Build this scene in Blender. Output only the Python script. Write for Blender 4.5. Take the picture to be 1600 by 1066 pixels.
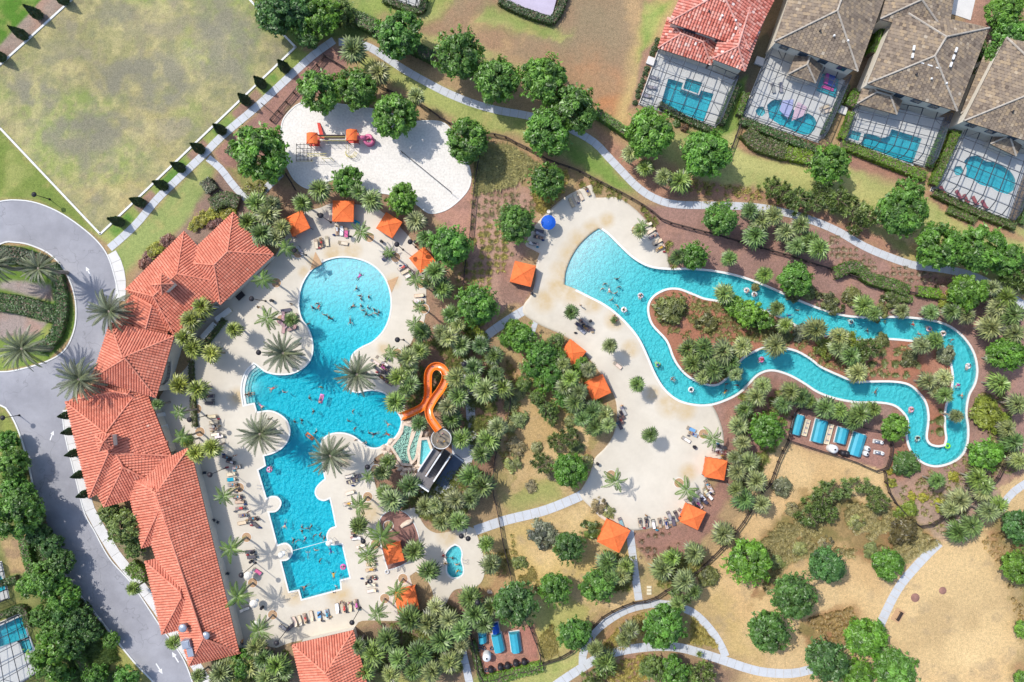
import bpy, bmesh, math, random
import numpy as np
from mathutils import Vector, Matrix
from mathutils.geometry import tessellate_polygon
R = math.radians
rnd = random.Random(7)
npr = np.random.default_rng(7)
for o in list(bpy.data.objects): bpy.data.objects.remove(o)
scene = bpy.context.scene
col = scene.collection

# ------------------------------------------------------------------ camera, sky, sun, exposure
CAM_H = 133.33                      # flying height in metres; 8 photo pixels are one metre on the ground
cam_d = bpy.data.cameras.new('camera'); cam = bpy.data.objects.new('camera', cam_d); col.objects.link(cam)
cam.location = (0, 0, CAM_H); cam.rotation_euler = (0, 0, 0)
cam_d.sensor_width = 36; cam_d.lens = 36*CAM_H/200.0
cam_d.clip_start = 1; cam_d.clip_end = 3000
scene.camera = cam
SUN_EL = R(52); SDX, SDY = 0.79, -0.613         # horizontal direction in which shadows fall
wd = bpy.data.worlds.new('World'); scene.world = wd; wd.use_nodes = True
nt = wd.node_tree; bg = nt.nodes['Background']
sky = nt.nodes.new('ShaderNodeTexSky'); sky.sky_type = 'NISHITA'; sky.sun_disc = False
sky.sun_elevation = SUN_EL; sky.sun_rotation = math.atan2(-SDX, -SDY)
sky.air_density = 1.0; sky.dust_density = 1.5; sky.ozone_density = 1.0
nt.links.new(sky.outputs[0], bg.inputs[0]); bg.inputs[1].default_value = 0.15
sun_d = bpy.data.lights.new('sun', 'SUN'); sun_d.energy = 2.7; sun_d.angle = R(0.6); sun_d.color = (1.0, 0.95, 0.88)
sun = bpy.data.objects.new('sun', sun_d); col.objects.link(sun)
ce = math.cos(SUN_EL)
sun.rotation_euler = Vector((SDX*ce, SDY*ce, -math.sin(SUN_EL))).to_track_quat('-Z', 'Y').to_euler()
sun.location = (-80, 60, 120)
scene.view_settings.view_transform = 'Standard'; scene.view_settings.look = 'None'
scene.view_settings.gamma = 1; scene.view_settings.use_curve_mapping = False
scene.view_settings.exposure = 0.70
scene.cycles.transparent_max_bounces = 16; scene.cycles.max_bounces = 7
scene.cycles.use_denoising = True

# ------------------------------------------------------------------ helpers
def W(px, py, h=0.0):
    """point of the place that the photograph shows at pixel (px, py), standing h metres above the ground"""
    k = (CAM_H-h)/CAM_H
    return Vector(((px-800)/8*k, (533-py)/8*k, h))
def W2(px, py): return ((px-800)/8, (533-py)/8)
def lin(c): c /= 255; return c/12.92 if c <= .04045 else ((c+.055)/1.055)**2.4
def alb(r, g, b, k=1.35): return tuple(min(.85, lin(x)/k) for x in (r, g, b))

def link(o, parent=None):
    col.objects.link(o)
    if parent is not None: o.parent = parent
    return o
def tag(o, label=None, cat=None, group=None, kind=None):
    if label: o['label'] = label
    if cat: o['category'] = cat
    if group: o['group'] = group
    if kind: o['kind'] = kind
    return o
def empty(name, loc=(0,0,0), rz=0.0, parent=None, s=1.0):
    o = bpy.data.objects.new(name, None); o.location = loc; o.rotation_euler = (0,0,rz); o.scale = (s,s,s)
    o.empty_display_size = .2
    return link(o, parent)
def meshobj(name, me, parent=None, loc=(0,0,0), rz=0.0, s=1.0, color=None):
    o = bpy.data.objects.new(name, me); o.location = loc; o.rotation_euler = (0,0,rz); o.scale = (s,s,s)
    if color is not None: o.color = (*color, 1)
    return link(o, parent)

class MB:
    """collects faces, then makes one mesh"""
    def __init__(s): s.v=[]; s.f=[]; s.m=[]; s.t=[]
    def face(s, pts, m=0, tone=.5):
        n=len(s.v); s.v += [tuple(p) for p in pts]; s.f.append(list(range(n, n+len(pts)))); s.m.append(m); s.t.append(tone)
    def polys(s, pts, faces, m=0, tone=.5):
        n=len(s.v); s.v += [tuple(p) for p in pts]
        for f in faces: s.f.append([i+n for i in f]); s.m.append(m); s.t.append(tone)
    def box(s, c, size, rz=0., m=0, tilt=None, tone=.5):
        hx,hy,hz=[x/2 for x in size]
        P=[Vector((x,y,z)) for z in(-hz,hz) for y in(-hy,hy) for x in(-hx,hx)]
        M=Matrix.Rotation(rz,3,'Z')
        if tilt: M=M@Matrix.Rotation(tilt,3,'Y')
        P=[M@p+Vector(c) for p in P]
        s.polys(P,[(0,2,3,1),(4,5,7,6),(0,1,5,4),(2,6,7,3),(0,4,6,2),(1,3,7,5)],m,tone)
    def prism(s, poly, z0, z1, m=0, holes=(), bottom=False, mside=None, tone=.5):
        """upright prism over a 2-D outline, with holes"""
        loops=[[Vector((x,y,0)) for x,y in L] for L in (poly,*holes)]
        flat=[p for L in loops for p in L]
        tris=tessellate_polygon(loops); n=len(s.v)
        s.v += [(p.x,p.y,z1) for p in flat]
        for t in tris:
            a,b,c=[flat[i] for i in t]
            if (b.x-a.x)*(c.y-a.y)-(b.y-a.y)*(c.x-a.x)<0: t=(t[0],t[2],t[1])
            s.f.append([i+n for i in t]); s.m.append(m); s.t.append(tone)
        if z0 is not None:
            for L in loops:
                k=len(s.v); q=len(L)
                s.v += [(p.x,p.y,z0) for p in L]+[(p.x,p.y,z1) for p in L]
                for i in range(q):
                    j=(i+1)%q; s.f.append([k+i,k+j,k+q+j,k+q+i]); s.m.append(m if mside is None else mside); s.t.append(tone)
            if bottom:
                n=len(s.v); s.v += [(p.x,p.y,z0) for p in flat]
                for t in tris: s.f.append([t[2]+n,t[1]+n,t[0]+n]); s.m.append(m); s.t.append(tone)
    def tube(s, pts, r, n=6, m=0, cap=True, tone=.5):
        pts=[Vector(p) for p in pts]; rs=r if isinstance(r,(list,tuple)) else [r]*len(pts)
        k=len(s.v); up=Vector((0,0,1))
        for i,p in enumerate(pts):
            d=(pts[min(i+1,len(pts)-1)]-pts[max(i-1,0)]).normalized()
            a=d.cross(up if abs(d.z)<.95 else Vector((1,0,0))).normalized(); b=d.cross(a)
            for j in range(n):
                t=2*math.pi*j/n; s.v.append(tuple(p+(a*math.cos(t)+b*math.sin(t))*rs[i]))
        for i in range(len(pts)-1):
            for j in range(n):
                q=(j+1)%n; s.f.append([k+i*n+j,k+i*n+q,k+(i+1)*n+q,k+(i+1)*n+j]); s.m.append(m); s.t.append(tone)
        if cap:
            s.f.append([k+j for j in range(n)][::-1]); s.f.append([k+(len(pts)-1)*n+j for j in range(n)]); s.m+=[m,m]; s.t+=[tone,tone]
    def lathe(s, prof, n=16, c=(0,0,0), m=0, closed=False):
        k=len(s.v)
        for r,z in prof:
            for j in range(n):
                t=2*math.pi*j/n; s.v.append((c[0]+r*math.cos(t),c[1]+r*math.sin(t),c[2]+z))
        L=len(prof)
        for i in range(L if closed else L-1):
            i2=(i+1)%L
            for j in range(n):
                q=(j+1)%n; s.f.append([k+i*n+j,k+i*n+q,k+i2*n+q,k+i2*n+j]); s.m.append(m); s.t.append(.5)
    def mesh(s, name, mats, smooth=False):
        me=bpy.data.meshes.new(name); me.from_pydata(s.v,[],s.f)
        for m in mats: me.materials.append(m)
        if len(mats)>1: me.polygons.foreach_set('material_index', s.m)
        if smooth: me.polygons.foreach_set('use_smooth',[True]*len(s.f))
        a=me.attributes.new('tone','FLOAT','FACE'); a.data.foreach_set('value', s.t)
        me.update(); return me
    def obj(s, name, mats, parent=None, smooth=False, **k):
        return meshobj(name, s.mesh(name, mats if isinstance(mats,(list,tuple)) else [mats], smooth), parent, **k)

def np_mesh(name, V, F, tone, mats):
    """mesh from arrays: F is (n,3) or (n,4), tone one value a face"""
    me=bpy.data.meshes.new(name); n,k=F.shape
    me.vertices.add(len(V)); me.vertices.foreach_set('co', np.asarray(V,np.float32).ravel())
    me.loops.add(n*k); me.loops.foreach_set('vertex_index', np.asarray(F,np.int32).ravel())
    me.polygons.add(n); me.polygons.foreach_set('loop_start', np.arange(0,n*k,k,dtype=np.int32))
    for m in mats: me.materials.append(m)
    me.update(calc_edges=True)
    a=me.attributes.new('tone','FLOAT','FACE'); a.data.foreach_set('value', np.asarray(tone,np.float32))
    return me

def resample(P, step):
    """even points along a smooth open line"""
    P=[np.array(p,float) for p in P]; Q=[]
    E=[2*P[0]-P[1]]+P+[2*P[-1]-P[-2]]
    for i in range(1,len(E)-2):
        a,b,c,d=E[i-1],E[i],E[i+1],E[i+2]
        for t in np.linspace(0,1,13)[:-1]:
            Q.append(.5*((2*b)+(-a+c)*t+(2*a-5*b+4*c-d)*t*t+(-a+3*b-3*c+d)*t**3))
    Q.append(P[-1]); Q=np.array(Q)
    L=np.r_[0,np.cumsum(np.hypot(*(Q[1:]-Q[:-1]).T[:2]))]
    n=max(2,int(round(L[-1]/step))+1); s=np.linspace(0,L[-1],n)
    return np.stack([np.interp(s,L,Q[:,k]) for k in range(Q.shape[1])],1)
def smooth_loop(P, sub=4, corner=52):
    """closed outline, rounded between its corners"""
    n=len(P); P=[np.array(p,float) for p in P]
    def turn(i):
        a=P[i]-P[i-1]; b=P[(i+1)%n]-P[i]
        return abs(math.degrees(math.atan2(a[0]*b[1]-a[1]*b[0], a@b)))
    c=[turn(i)>corner for i in range(n)]; out=[]
    for i in range(n):
        j=(i+1)%n; b,d=P[i],P[j]
        a=P[i-1] if not c[i] else 2*b-d
        e=P[(j+1)%n] if not c[j] else 2*d-b
        for t in np.linspace(0,1,sub+1)[:-1]:
            out.append(.5*((2*b)+(-a+d)*t+(2*a-5*b+4*d-e)*t*t+(-a+3*b-3*d+e)*t**3))
    return [tuple(p) for p in out]
def area2(P): return sum(P[i-1][0]*P[i][1]-P[i][0]*P[i-1][1] for i in range(len(P)))
def wloop(P, sub=4, corner=52):
    """photo pixels -> ground outline, anticlockwise"""
    Q=smooth_loop([W2(*p) for p in P], sub, corner)
    return Q if area2(Q)>0 else Q[::-1]
def offset(P, d):
    """outline moved outwards by d (anticlockwise outline)"""
    n=len(P); out=[]
    for i in range(n):
        a=Vector(P[i-1]); b=Vector(P[i]); c=Vector(P[(i+1)%n])
        u=(b-a); v=(c-b)
        if u.length<1e-6: u=v.copy()
        if v.length<1e-6: v=u.copy()
        u.normalize(); v.normalize()
        n1=Vector((u.y,-u.x)); n2=Vector((v.y,-v.x)); m=(n1+n2)
        if m.length<.2: m=n1
        m.normalize(); k=max(.55,m.dot(n1)); p=b+m*(d/k); out.append((p.x,p.y))
    return out
def inside(P, X, Y):
    """bool array: which points lie in outline P"""
    P=np.asarray(P,float); r=np.zeros(X.shape,bool); j=len(P)-1
    for i in range(len(P)):
        xi,yi=P[i]; xj,yj=P[j]
        if yi!=yj:
            c=((yi>Y)!=(yj>Y))&(X<(xj-xi)*(Y-yi)/(yj-yi)+xi); r^=c
        j=i
    return r
def nearest(P, X, Y):
    """distance to an outline and the closest points"""
    P=np.asarray(P,float); best=np.full(X.shape,1e9); bx=np.zeros(X.shape); by=np.zeros(X.shape)
    for i in range(len(P)):
        a=P[i-1]; b=P[i]; d=b-a; L=d@d
        if L<1e-9: continue
        t=np.clip(((X-a[0])*d[0]+(Y-a[1])*d[1])/L,0,1); qx=a[0]+t*d[0]; qy=a[1]+t*d[1]
        q=np.hypot(X-qx,Y-qy); m=q<best
        best[m]=q[m]; bx[m]=qx[m]; by[m]=qy[m]
    return best,bx,by
def vnoise(X, Y, scale, seed):
    """smooth value noise 0..1"""
    g=np.random.default_rng(seed).random((257,257)); x=X/scale+1000.3; y=Y/scale+1000.7
    xi=np.floor(x).astype(int); yi=np.floor(y).astype(int); fx=x-xi; fy=y-yi
    fx=fx*fx*(3-2*fx); fy=fy*fy*(3-2*fy); h=lambda a,b:g[a%257,b%257]
    return (h(xi,yi)*(1-fx)+h(xi+1,yi)*fx)*(1-fy)+(h(xi,yi+1)*(1-fx)+h(xi+1,yi+1)*fx)*fy
def fbm(X, Y, scale, seed, o=4):
    s=0; a=.5; t=0
    for k in range(o): s=s+a*vnoise(X,Y,scale/2**k,seed+k); t+=a; a*=.55
    return s/t

# ------------------------------------------------------------------ materials
def nodes(name):
    m=bpy.data.materials.new(name); m.use_nodes=True; t=m.node_tree
    return m,t,t.nodes['Principled BSDF'],t.nodes['Material Output']
def N(t, kind, **kw):
    n=t.nodes.new(kind)
    for k,v in kw.items(): setattr(n,k,v)
    return n
def noise(t, scale, detail=4, rough=.6, obj=False):
    c=N(t,'ShaderNodeTexCoord') if obj else N(t,'ShaderNodeNewGeometry')
    n=N(t,'ShaderNodeTexNoise'); n.inputs['Scale'].default_value=scale; n.inputs['Detail'].default_value=detail; n.inputs['Roughness'].default_value=rough
    t.links.new(c.outputs['Object' if obj else 'Position'], n.inputs['Vector']); return n.outputs['Fac']
def ramp(t, fac, stops):
    r=N(t,'ShaderNodeValToRGB'); e=r.color_ramp.elements
    while len(e)>len(stops): e.remove(e[-1])
    while len(e)<len(stops): e.new(.5)
    for el,(p,c) in zip(e,stops): el.position=p; el.color=(*c,1) if len(c)==3 else c
    t.links.new(fac,r.inputs[0]); return r.outputs[0]
def mix(t, fac, a, b, mode='MIX'):
    m=N(t,'ShaderNodeMix',data_type='RGBA',blend_type=mode)
    for s,v in ((0,fac),(6,a),(7,b)):
        if isinstance(v,(int,float)): m.inputs[s].default_value=v
        elif isinstance(v,tuple): m.inputs[s].default_value=(*v,1)
        else: t.links.new(v,m.inputs[s])
    return m.outputs[2]
def math_(t, op, a, b=None):
    m=N(t,'ShaderNodeMath',operation=op)
    for i,v in enumerate((a,b)):
        if v is None: continue
        if isinstance(v,(int,float)): m.inputs[i].default_value=v
        else: t.links.new(v,m.inputs[i])
    return m.outputs[0]
def bump(t, p, h, strength=.3, dist=.05):
    b=N(t,'ShaderNodeBump'); b.inputs['Strength'].default_value=strength; b.inputs['Distance'].default_value=dist
    t.links.new(h,b.inputs['Height']); t.links.new(b.outputs[0],p.inputs['Normal']); return b
def mat(name, c, var=.25, scale=3., rough=.8, bumpy=0., fine=None, metal=0., spec=.3):
    """plain surface whose colour wanders a little"""
    m,t,p,o=nodes(name)
    f=noise(t,scale); k=ramp(t,f,[(.25,tuple(x*(1-var) for x in c)),(.75,tuple(min(.9,x*(1+var)) for x in c))])
    if fine:
        g=noise(t,fine,2); k=mix(t,.5,k,ramp(t,g,[(.3,(.72,.72,.72)),(.7,(1.2,1.2,1.2))]),'MULTIPLY')
        if bumpy: bump(t,p,g,bumpy)
    elif bumpy: bump(t,p,f,bumpy)
    t.links.new(k,p.inputs['Base Color']); p.inputs['Roughness'].default_value=rough; p.inputs['Metallic'].default_value=metal
    p.inputs['Specular IOR Level'].default_value=spec
    return m
def leafmat(name, trans=.28, lo=.42, hi=1.6):
    """foliage: the object's own colour, lighter and darker clump by clump"""
    m,t,p,o=nodes(name); t.nodes.remove(p)
    a=N(t,'ShaderNodeAttribute',attribute_name='tone'); oi=N(t,'ShaderNodeObjectInfo')
    k=ramp(t,a.outputs['Fac'],[(0,(lo,)*3),(1,(hi,hi*.97,hi*.8))])
    c=mix(t,1.,oi.outputs['Color'],k,'MULTIPLY')
    g=noise(t,1.3,2); c=mix(t,.6,c,ramp(t,g,[(.35,(.75,.8,.75)),(.65,(1.2,1.15,1.1))]),'MULTIPLY')
    d=N(t,'ShaderNodeBsdfDiffuse'); tr=N(t,'ShaderNodeBsdfTranslucent'); gl=N(t,'ShaderNodeBsdfGlossy'); gl.inputs['Roughness'].default_value=.45
    t.links.new(c,d.inputs[0]); t.links.new(mix(t,1.,c,(1.1,1.15,.6),'MULTIPLY'),tr.inputs[0])
    x=N(t,'ShaderNodeMixShader'); x.inputs[0].default_value=trans; t.links.new(d.outputs[0],x.inputs[1]); t.links.new(tr.outputs[0],x.inputs[2])
    y=N(t,'ShaderNodeMixShader'); y.inputs[0].default_value=.045; t.links.new(x.outputs[0],y.inputs[1]); t.links.new(gl.outputs[0],y.inputs[2])
    t.links.new(y.outputs[0],o.inputs['Surface']); return m
def objmat(name, rough=.6, var=.12, scale=4., spec=.3):
    """takes the object's own colour (cloth, plastic)"""
    m,t,p,o=nodes(name); oi=N(t,'ShaderNodeObjectInfo'); f=noise(t,scale,3)
    t.links.new(mix(t,1.,oi.outputs['Color'],ramp(t,f,[(.3,(1-var,)*3),(.7,(1+var,)*3)]),'MULTIPLY'),p.inputs['Base Color'])
    p.inputs['Roughness'].default_value=rough; p.inputs['Specular IOR Level'].default_value=spec; return m
def tilemat(name, stops, rough=.75, blot=None):
    """roof tiles: each tile has its own shade"""
    m,t,p,o=nodes(name); a=N(t,'ShaderNodeAttribute',attribute_name='tone')
    c=ramp(t,a.outputs['Fac'],stops); f=noise(t,.6,5)
    c=mix(t,.55,c,ramp(t,f,[(.3,(.72,.72,.73)),(.7,(1.15,1.15,1.15))]),'MULTIPLY')
    g=noise(t,9,2); c=mix(t,.3,c,ramp(t,g,[(.3,(.7,.7,.7)),(.7,(1.2,1.2,1.2))]),'MULTIPLY')
    t.links.new(c,p.inputs['Base Color']); p.inputs['Roughness'].default_value=rough; p.inputs['Specular IOR Level'].default_value=.25; return m
def seethrough(name, c, clear):
    m,t,p,o=nodes(name); t.nodes.remove(p); d=N(t,'ShaderNodeBsdfDiffuse'); d.inputs[0].default_value=(*c,1)
    tr=N(t,'ShaderNodeBsdfTransparent'); x=N(t,'ShaderNodeMixShader'); x.inputs[0].default_value=1-clear
    t.links.new(tr.outputs[0],x.inputs[1]); t.links.new(d.outputs[0],x.inputs[2]); t.links.new(x.outputs[0],o.inputs['Surface']); return m
def watermat(name, sig, dens, wave=1.4, scatter=.10, tint=(.25,.75,.8)):
    """clear water: light is absorbed on its way through, ripples glint on top"""
    m,t,p,o=nodes(name); t.nodes.remove(p)
    a=noise(t,wave,1,.5); b=noise(t,wave*2.3,1,.5); h=math_(t,'ADD',a,math_(t,'MULTIPLY',b,.45))
    bp=N(t,'ShaderNodeBump'); bp.inputs['Strength'].default_value=1.0; bp.inputs['Distance'].default_value=1.9; t.links.new(h,bp.inputs['Height'])
    tr=N(t,'ShaderNodeBsdfTransparent'); tr.inputs[0].default_value=(.98,.99,1,1)
    df=N(t,'ShaderNodeBsdfDiffuse'); df.inputs[0].default_value=(*tint,1); t.links.new(bp.outputs[0],df.inputs['Normal'])
    gl=N(t,'ShaderNodeBsdfGlossy'); gl.inputs['Roughness'].default_value=.26; t.links.new(bp.outputs[0],gl.inputs['Normal'])
    fr=N(t,'ShaderNodeFresnel'); fr.inputs[0].default_value=1.33
    x=N(t,'ShaderNodeMixShader'); x.inputs[0].default_value=scatter; t.links.new(tr.outputs[0],x.inputs[1]); t.links.new(df.outputs[0],x.inputs[2])
    y=N(t,'ShaderNodeMixShader'); t.links.new(fr.outputs[0],y.inputs[0]); t.links.new(x.outputs[0],y.inputs[1]); t.links.new(gl.outputs[0],y.inputs[2])
    t.links.new(y.outputs[0],o.inputs['Surface'])
    v=N(t,'ShaderNodeVolumeAbsorption'); v.inputs['Color'].default_value=(*sig,1); v.inputs['Density'].default_value=dens
    t.links.new(v.outputs[0],o.inputs['Volume']); return m

M={}
M['concrete']=mat('walk_concrete',alb(226,224,220),.08,.5,.85,.15,14.)
M['walk']=mat('path_concrete',alb(206,209,212),.08,.7,.85,.15,12.)
M['kerb']=mat('kerb_concrete',alb(232,232,228),.08,1.,.85)
M['coping']=mat('coping_stone',alb(236,236,230),.06,2.,.6)
M['sand']=mat('white_sand',alb(236,231,222),.05,.6,.95,1.,2.6)
M['asphalt']=None
M['leaf']=leafmat('leaf_green'); M['palm']=leafmat('palm_leaf',.15,.2,1.45); M['grassy']=leafmat('grass_blade',.25,.55,1.4)
M['bark']=mat('bark',(.16,.12,.09),.3,6,.9,.4); M['palmtrunk']=mat('palm_trunk',(.26,.22,.18),.25,8,.9,.4)
M['tile']=tilemat('clay_tile',[(0,alb(206,114,90)),(.5,alb(236,146,119)),(.85,alb(246,166,138)),(1,alb(252,194,170))])
M['tileflat']=mat('clay_underlay',alb(150,76,60),.2,2,.9)
M['tilered']=tilemat('weathered_red_tile',[(0,alb(184,96,80)),(.4,alb(228,140,122)),(.75,alb(242,182,164)),(1,alb(250,228,218))])
M['tilegrey']=tilemat('brown_grey_tile',[(0,alb(112,98,86)),(.45,alb(152,136,118)),(.8,alb(176,154,124)),(1,alb(192,178,158))])
M['capgrey']=tilemat('pale_ridge_tile',[(0,alb(170,160,146)),(1,alb(206,196,182))])
M['capred']=tilemat('pale_red_ridge_tile',[(0,alb(214,140,124)),(1,alb(240,190,176))])
M['tilegreyflat']=mat('grey_underlay',alb(104,94,86),.2,2,.9)
M['stucco']=mat('cream_stucco',alb(232,224,208),.06,.8,.9,.1,10.)
M['white']=mat('white_paint',alb(240,240,238),.04,2,.5)
M['cream']=mat('cream_paint',alb(236,226,196),.06,2,.7)
M['slate']=mat('slate_blue_paint',alb(96,112,136),.12,1,.7)
M['glass']=mat('window_glass',(.03,.05,.07),.2,1,.12,spec=.6)
M['dark']=mat('black_metal',(.022,.02,.024),.2,3,.45)
M['bronze']=mat('bronze_frame',(.05,.058,.072),.15,3,.4)
M['steel']=mat('steel_grey',alb(178,186,198),.1,3,.35,metal=.4)
M['fence']=mat('dark_brown_timber',(.045,.032,.028),.3,4,.85)
M['rock']=mat('pale_rock',alb(226,206,186),.25,1.2,.9,.5,6.)
M['cloth']=objmat('cloth',.9,.08,2.); M['plastic']=objmat('plastic',.35,.05,3.,.5)
M['skin']=objmat('skin',.55,.06,6.); M['hair']=objmat('hair',.6,.2,20.)
M['canvas']=mat('orange_canvas',alb(252,128,70),.10,.5,.9,.35,2.2)
M['screen']=seethrough('insect_screen',(.07,.09,.13),.79)
M['mulch']=mat('bark_mulch',alb(158,118,106),.22,1.2,.95,.6,9.)
M['brickmulch']=mat('brick_mulch',alb(178,128,114),.25,1.,.95,.6,8.)
M['poolwall']=mat('pool_wall',alb(170,222,228),.05,1,.5)
M['floor']=mat('pool_plaster',(.56,.78,.81),.06,.7,.6)
M['floorpale']=mat('pale_plaster',(.66,.79,.80),.06,.7,.6)
M['water']=watermat('pool_water',(.02,.90,.95),1.1,1.4,.3,(.06,.58,.65))
M['riverwater']=watermat('river_water',(.05,.88,.91),.8,1.4,.3,(.09,.58,.62))
M['greenwater']=watermat('cascade_water',(.5,.95,.88),.5,2.2,.75,(.42,.76,.62))
M['homewater']=watermat('home_pool_water',(.06,.88,.94),.85,1.6,.2,(.03,.58,.66))
M['terracotta']=mat('tan_paver',alb(206,168,128),.15,3,.85,.2,16.)
M['slide']=mat('orange_fibreglass',alb(252,128,30),.08,.8,.25,spec=.5)
M['teal']=mat('teal_cover',alb(64,172,196),.1,1.,.5)
M['blue']=mat('blue_canvas',alb(24,96,206),.08,1,.7)
M['yellow']=mat('yellow_paint',alb(222,208,120),.1,2,.5)
M['pink']=mat('pink_plastic',alb(222,120,158),.06,2,.3)
M['redpaint']=mat('red_paint',alb(214,74,62),.1,2,.5)
M['lavender']=mat('lavender_roof',alb(196,186,204),.08,1,.9)
def road_material():
    m,t,p,o=nodes('asphalt'); f=noise(t,.12,5); c=ramp(t,f,[(.3,alb(148,148,154)),(.7,alb(174,174,180))])
    g=noise(t,.5,6,.7); c=mix(t,.5,c,ramp(t,g,[(.35,(.86,.86,.86)),(.65,(1.08,1.08,1.08))]),'MULTIPLY')
    q=noise(t,18,2); c=mix(t,.4,c,ramp(t,q,[(.3,(.8,.8,.8)),(.7,(1.15,1.15,1.15))]),'MULTIPLY')
    v=N(t,'ShaderNodeTexVoronoi',feature='DISTANCE_TO_EDGE'); v.inputs['Scale'].default_value=.075
    ge=N(t,'ShaderNodeNewGeometry'); w=N(t,'ShaderNodeVectorMath',operation='ADD'); sc=N(t,'ShaderNodeVectorMath',operation='SCALE'); nz=N(t,'ShaderNodeTexNoise'); nz.inputs['Scale'].default_value=.35
    t.links.new(ge.outputs['Position'],nz.inputs['Vector']); t.links.new(nz.outputs['Color'],sc.inputs[0]); sc.inputs['Scale'].default_value=6
    t.links.new(ge.outputs['Position'],w.inputs[0]); t.links.new(sc.outputs[0],w.inputs[1]); t.links.new(w.outputs[0],v.inputs['Vector'])
    c=mix(t,1.,c,ramp(t,v.outputs['Distance'],[(0,(.72,.72,.72)),(.006,(1,1,1))]),'MULTIPLY')
    t.links.new(c,p.inputs['Base Color']); p.inputs['Roughness'].default_value=.9; bump(t,p,q,.2); return m
M['asphalt']=road_material()
STAINS=[(893,398,26),(880,425,26),(906,376,24),(926,358,20),(872,450,26),(895,462,24),(925,475,20),(948,344,16),(520,396,22),(550,392,20),(490,408,14),(614,440,16),(475,425,12),(1046,632,26),(1070,640,22),(1020,615,16),(1075,738,18),(850,470,24),(372,620,20),(460,925,26),(530,930,26),(575,800,30),(700,838,22),(540,720,14),(960,500,20),(985,545,18),(600,545,14)]
def deck_material():
    """cream pool deck with worn tan patches near the beach entries"""
    m,t,p,o=nodes('deck_concrete'); f=noise(t,.09,5); c=ramp(t,f,[(.3,alb(208,199,182)),(.7,alb(230,221,203))])
    g=noise(t,.7,5,.7); c=mix(t,.35,c,ramp(t,g,[(.3,(.86,.85,.84)),(.7,(1.08,1.08,1.08))]),'MULTIPLY')
    q=noise(t,14,2); c=mix(t,.15,c,ramp(t,q,[(.3,(.85,.85,.85)),(.7,(1.12,1.12,1.12))]),'MULTIPLY')
    ge=N(t,'ShaderNodeNewGeometry'); worn=None
    for px,py,r in STAINS:
        d=N(t,'ShaderNodeVectorMath',operation='DISTANCE'); t.links.new(ge.outputs['Position'],d.inputs[0]); x,y=W2(px,py); d.inputs[1].default_value=(x,y,.06)
        u=ramp(t,math_(t,'DIVIDE',d.outputs['Value'],r/8),[(.35,(1,1,1)),(1,(0,0,0))])
        worn=u if worn is None else math_(t,'MAXIMUM',worn,u)
    s=noise(t,.5,5,.65)
    k=math_(t,'MULTIPLY',worn,ramp(t,s,[(.3,(.35,)*3),(.65,(1,)*3)]))
    c=mix(t,k,c,alb(206,182,140)); t.links.new(c,p.inputs['Base Color']); p.inputs['Roughness'].default_value=.85; bump(t,p,q,.1); return m
M['deck']=deck_material()
def ground_material():
    m,t,p,o=nodes('ground_cover'); a=N(t,'ShaderNodeVertexColor',layer_name='soil'); c=a.outputs['Color']
    g=noise(t,1.6,6,.75); c=mix(t,.75,c,ramp(t,g,[(.3,(.66,.70,.66)),(.5,(1,1,1)),(.72,(1.32,1.28,1.24))]),'MULTIPLY')
    q=noise(t,4.5,4,.75); c=mix(t,.7,c,ramp(t,q,[(.32,(.6,.62,.6)),(.5,(1,1,1)),(.66,(1.36,1.34,1.3))]),'MULTIPLY')
    t.links.new(c,p.inputs['Base Color']); p.inputs['Roughness'].default_value=.95; p.inputs['Specular IOR Level'].default_value=.1
    bump(t,p,q,.9,.12); return m
M['ground']=ground_material()
# ------------------------------------------------------------------ outlines of pools, decks, road (photo pixels)
P_MAIN=[(472,497),(468,478),(470,455),(477,437),(489,421),(505,410),(523,404),(541,403),(560,406),(578,413),(592,424),(603,440),(609,460),(610,480),(606,500),(597,518),(582,533),(566,541),(553,550),(547,562),(545,580),(543,600),(548,611),(560,614),(575,611),(592,612),(604,618),(610,630),(620,645),(626,655),(625,667),(618,681),(605,692),(590,699),(577,698),(565,690),(553,681),(538,676),(522,676),(509,681),(502,690),(500,705),(503,725),(507,748),(499,755),(493,763),(492,772),(497,780),(506,783),(515,780),(519,797),(524,822),(515,826),(510,836),(512,846),(519,852),(534,851),(546,902),(531,906),(532,920),(472,936),(468,921),(452,924),(440,877),(450,875),(457,866),(456,855),(447,848),(434,851),(421,801),(431,800),(438,793),(440,784),(434,776),(424,775),(417,778),(404,735),(416,728),(413,713),(427,709),(441,701),(451,688),(454,672),(449,657),(438,647),(422,641),(402,643),(398,629),(381,633),(378,612),(380,595),(386,580),(397,569),(408,577),(415,582),(432,586),(455,585),(474,576),(486,562),(490,545),(488,528),(482,512)]
P_RIVER=[(936,357),(950,367),(970,387),(990,405),(1015,418),(1045,422),(1080,422),(1120,426),(1160,435),(1200,450),(1240,468),(1280,484),(1320,495),(1360,498),(1400,497),(1440,500),(1475,508),(1500,524),(1518,548),(1525,575),(1522,598),(1512,618),(1508,645),(1511,670),(1509,695),(1500,712),(1482,723),(1460,727),(1440,720),(1424,703),(1418,680),(1420,657),(1410,641),(1395,631),(1370,627),(1340,627),(1310,622),(1280,612),(1255,596),(1230,583),(1205,577),(1185,583),(1170,597),(1155,612),(1135,623),(1110,631),(1085,631),(1060,624),(1040,608),(1025,585),(1012,555),(1000,530),(985,510),(965,490),(945,475),(920,462),(900,452),(882,445),(884,425),(893,402),(907,381),(924,365)]
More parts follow.
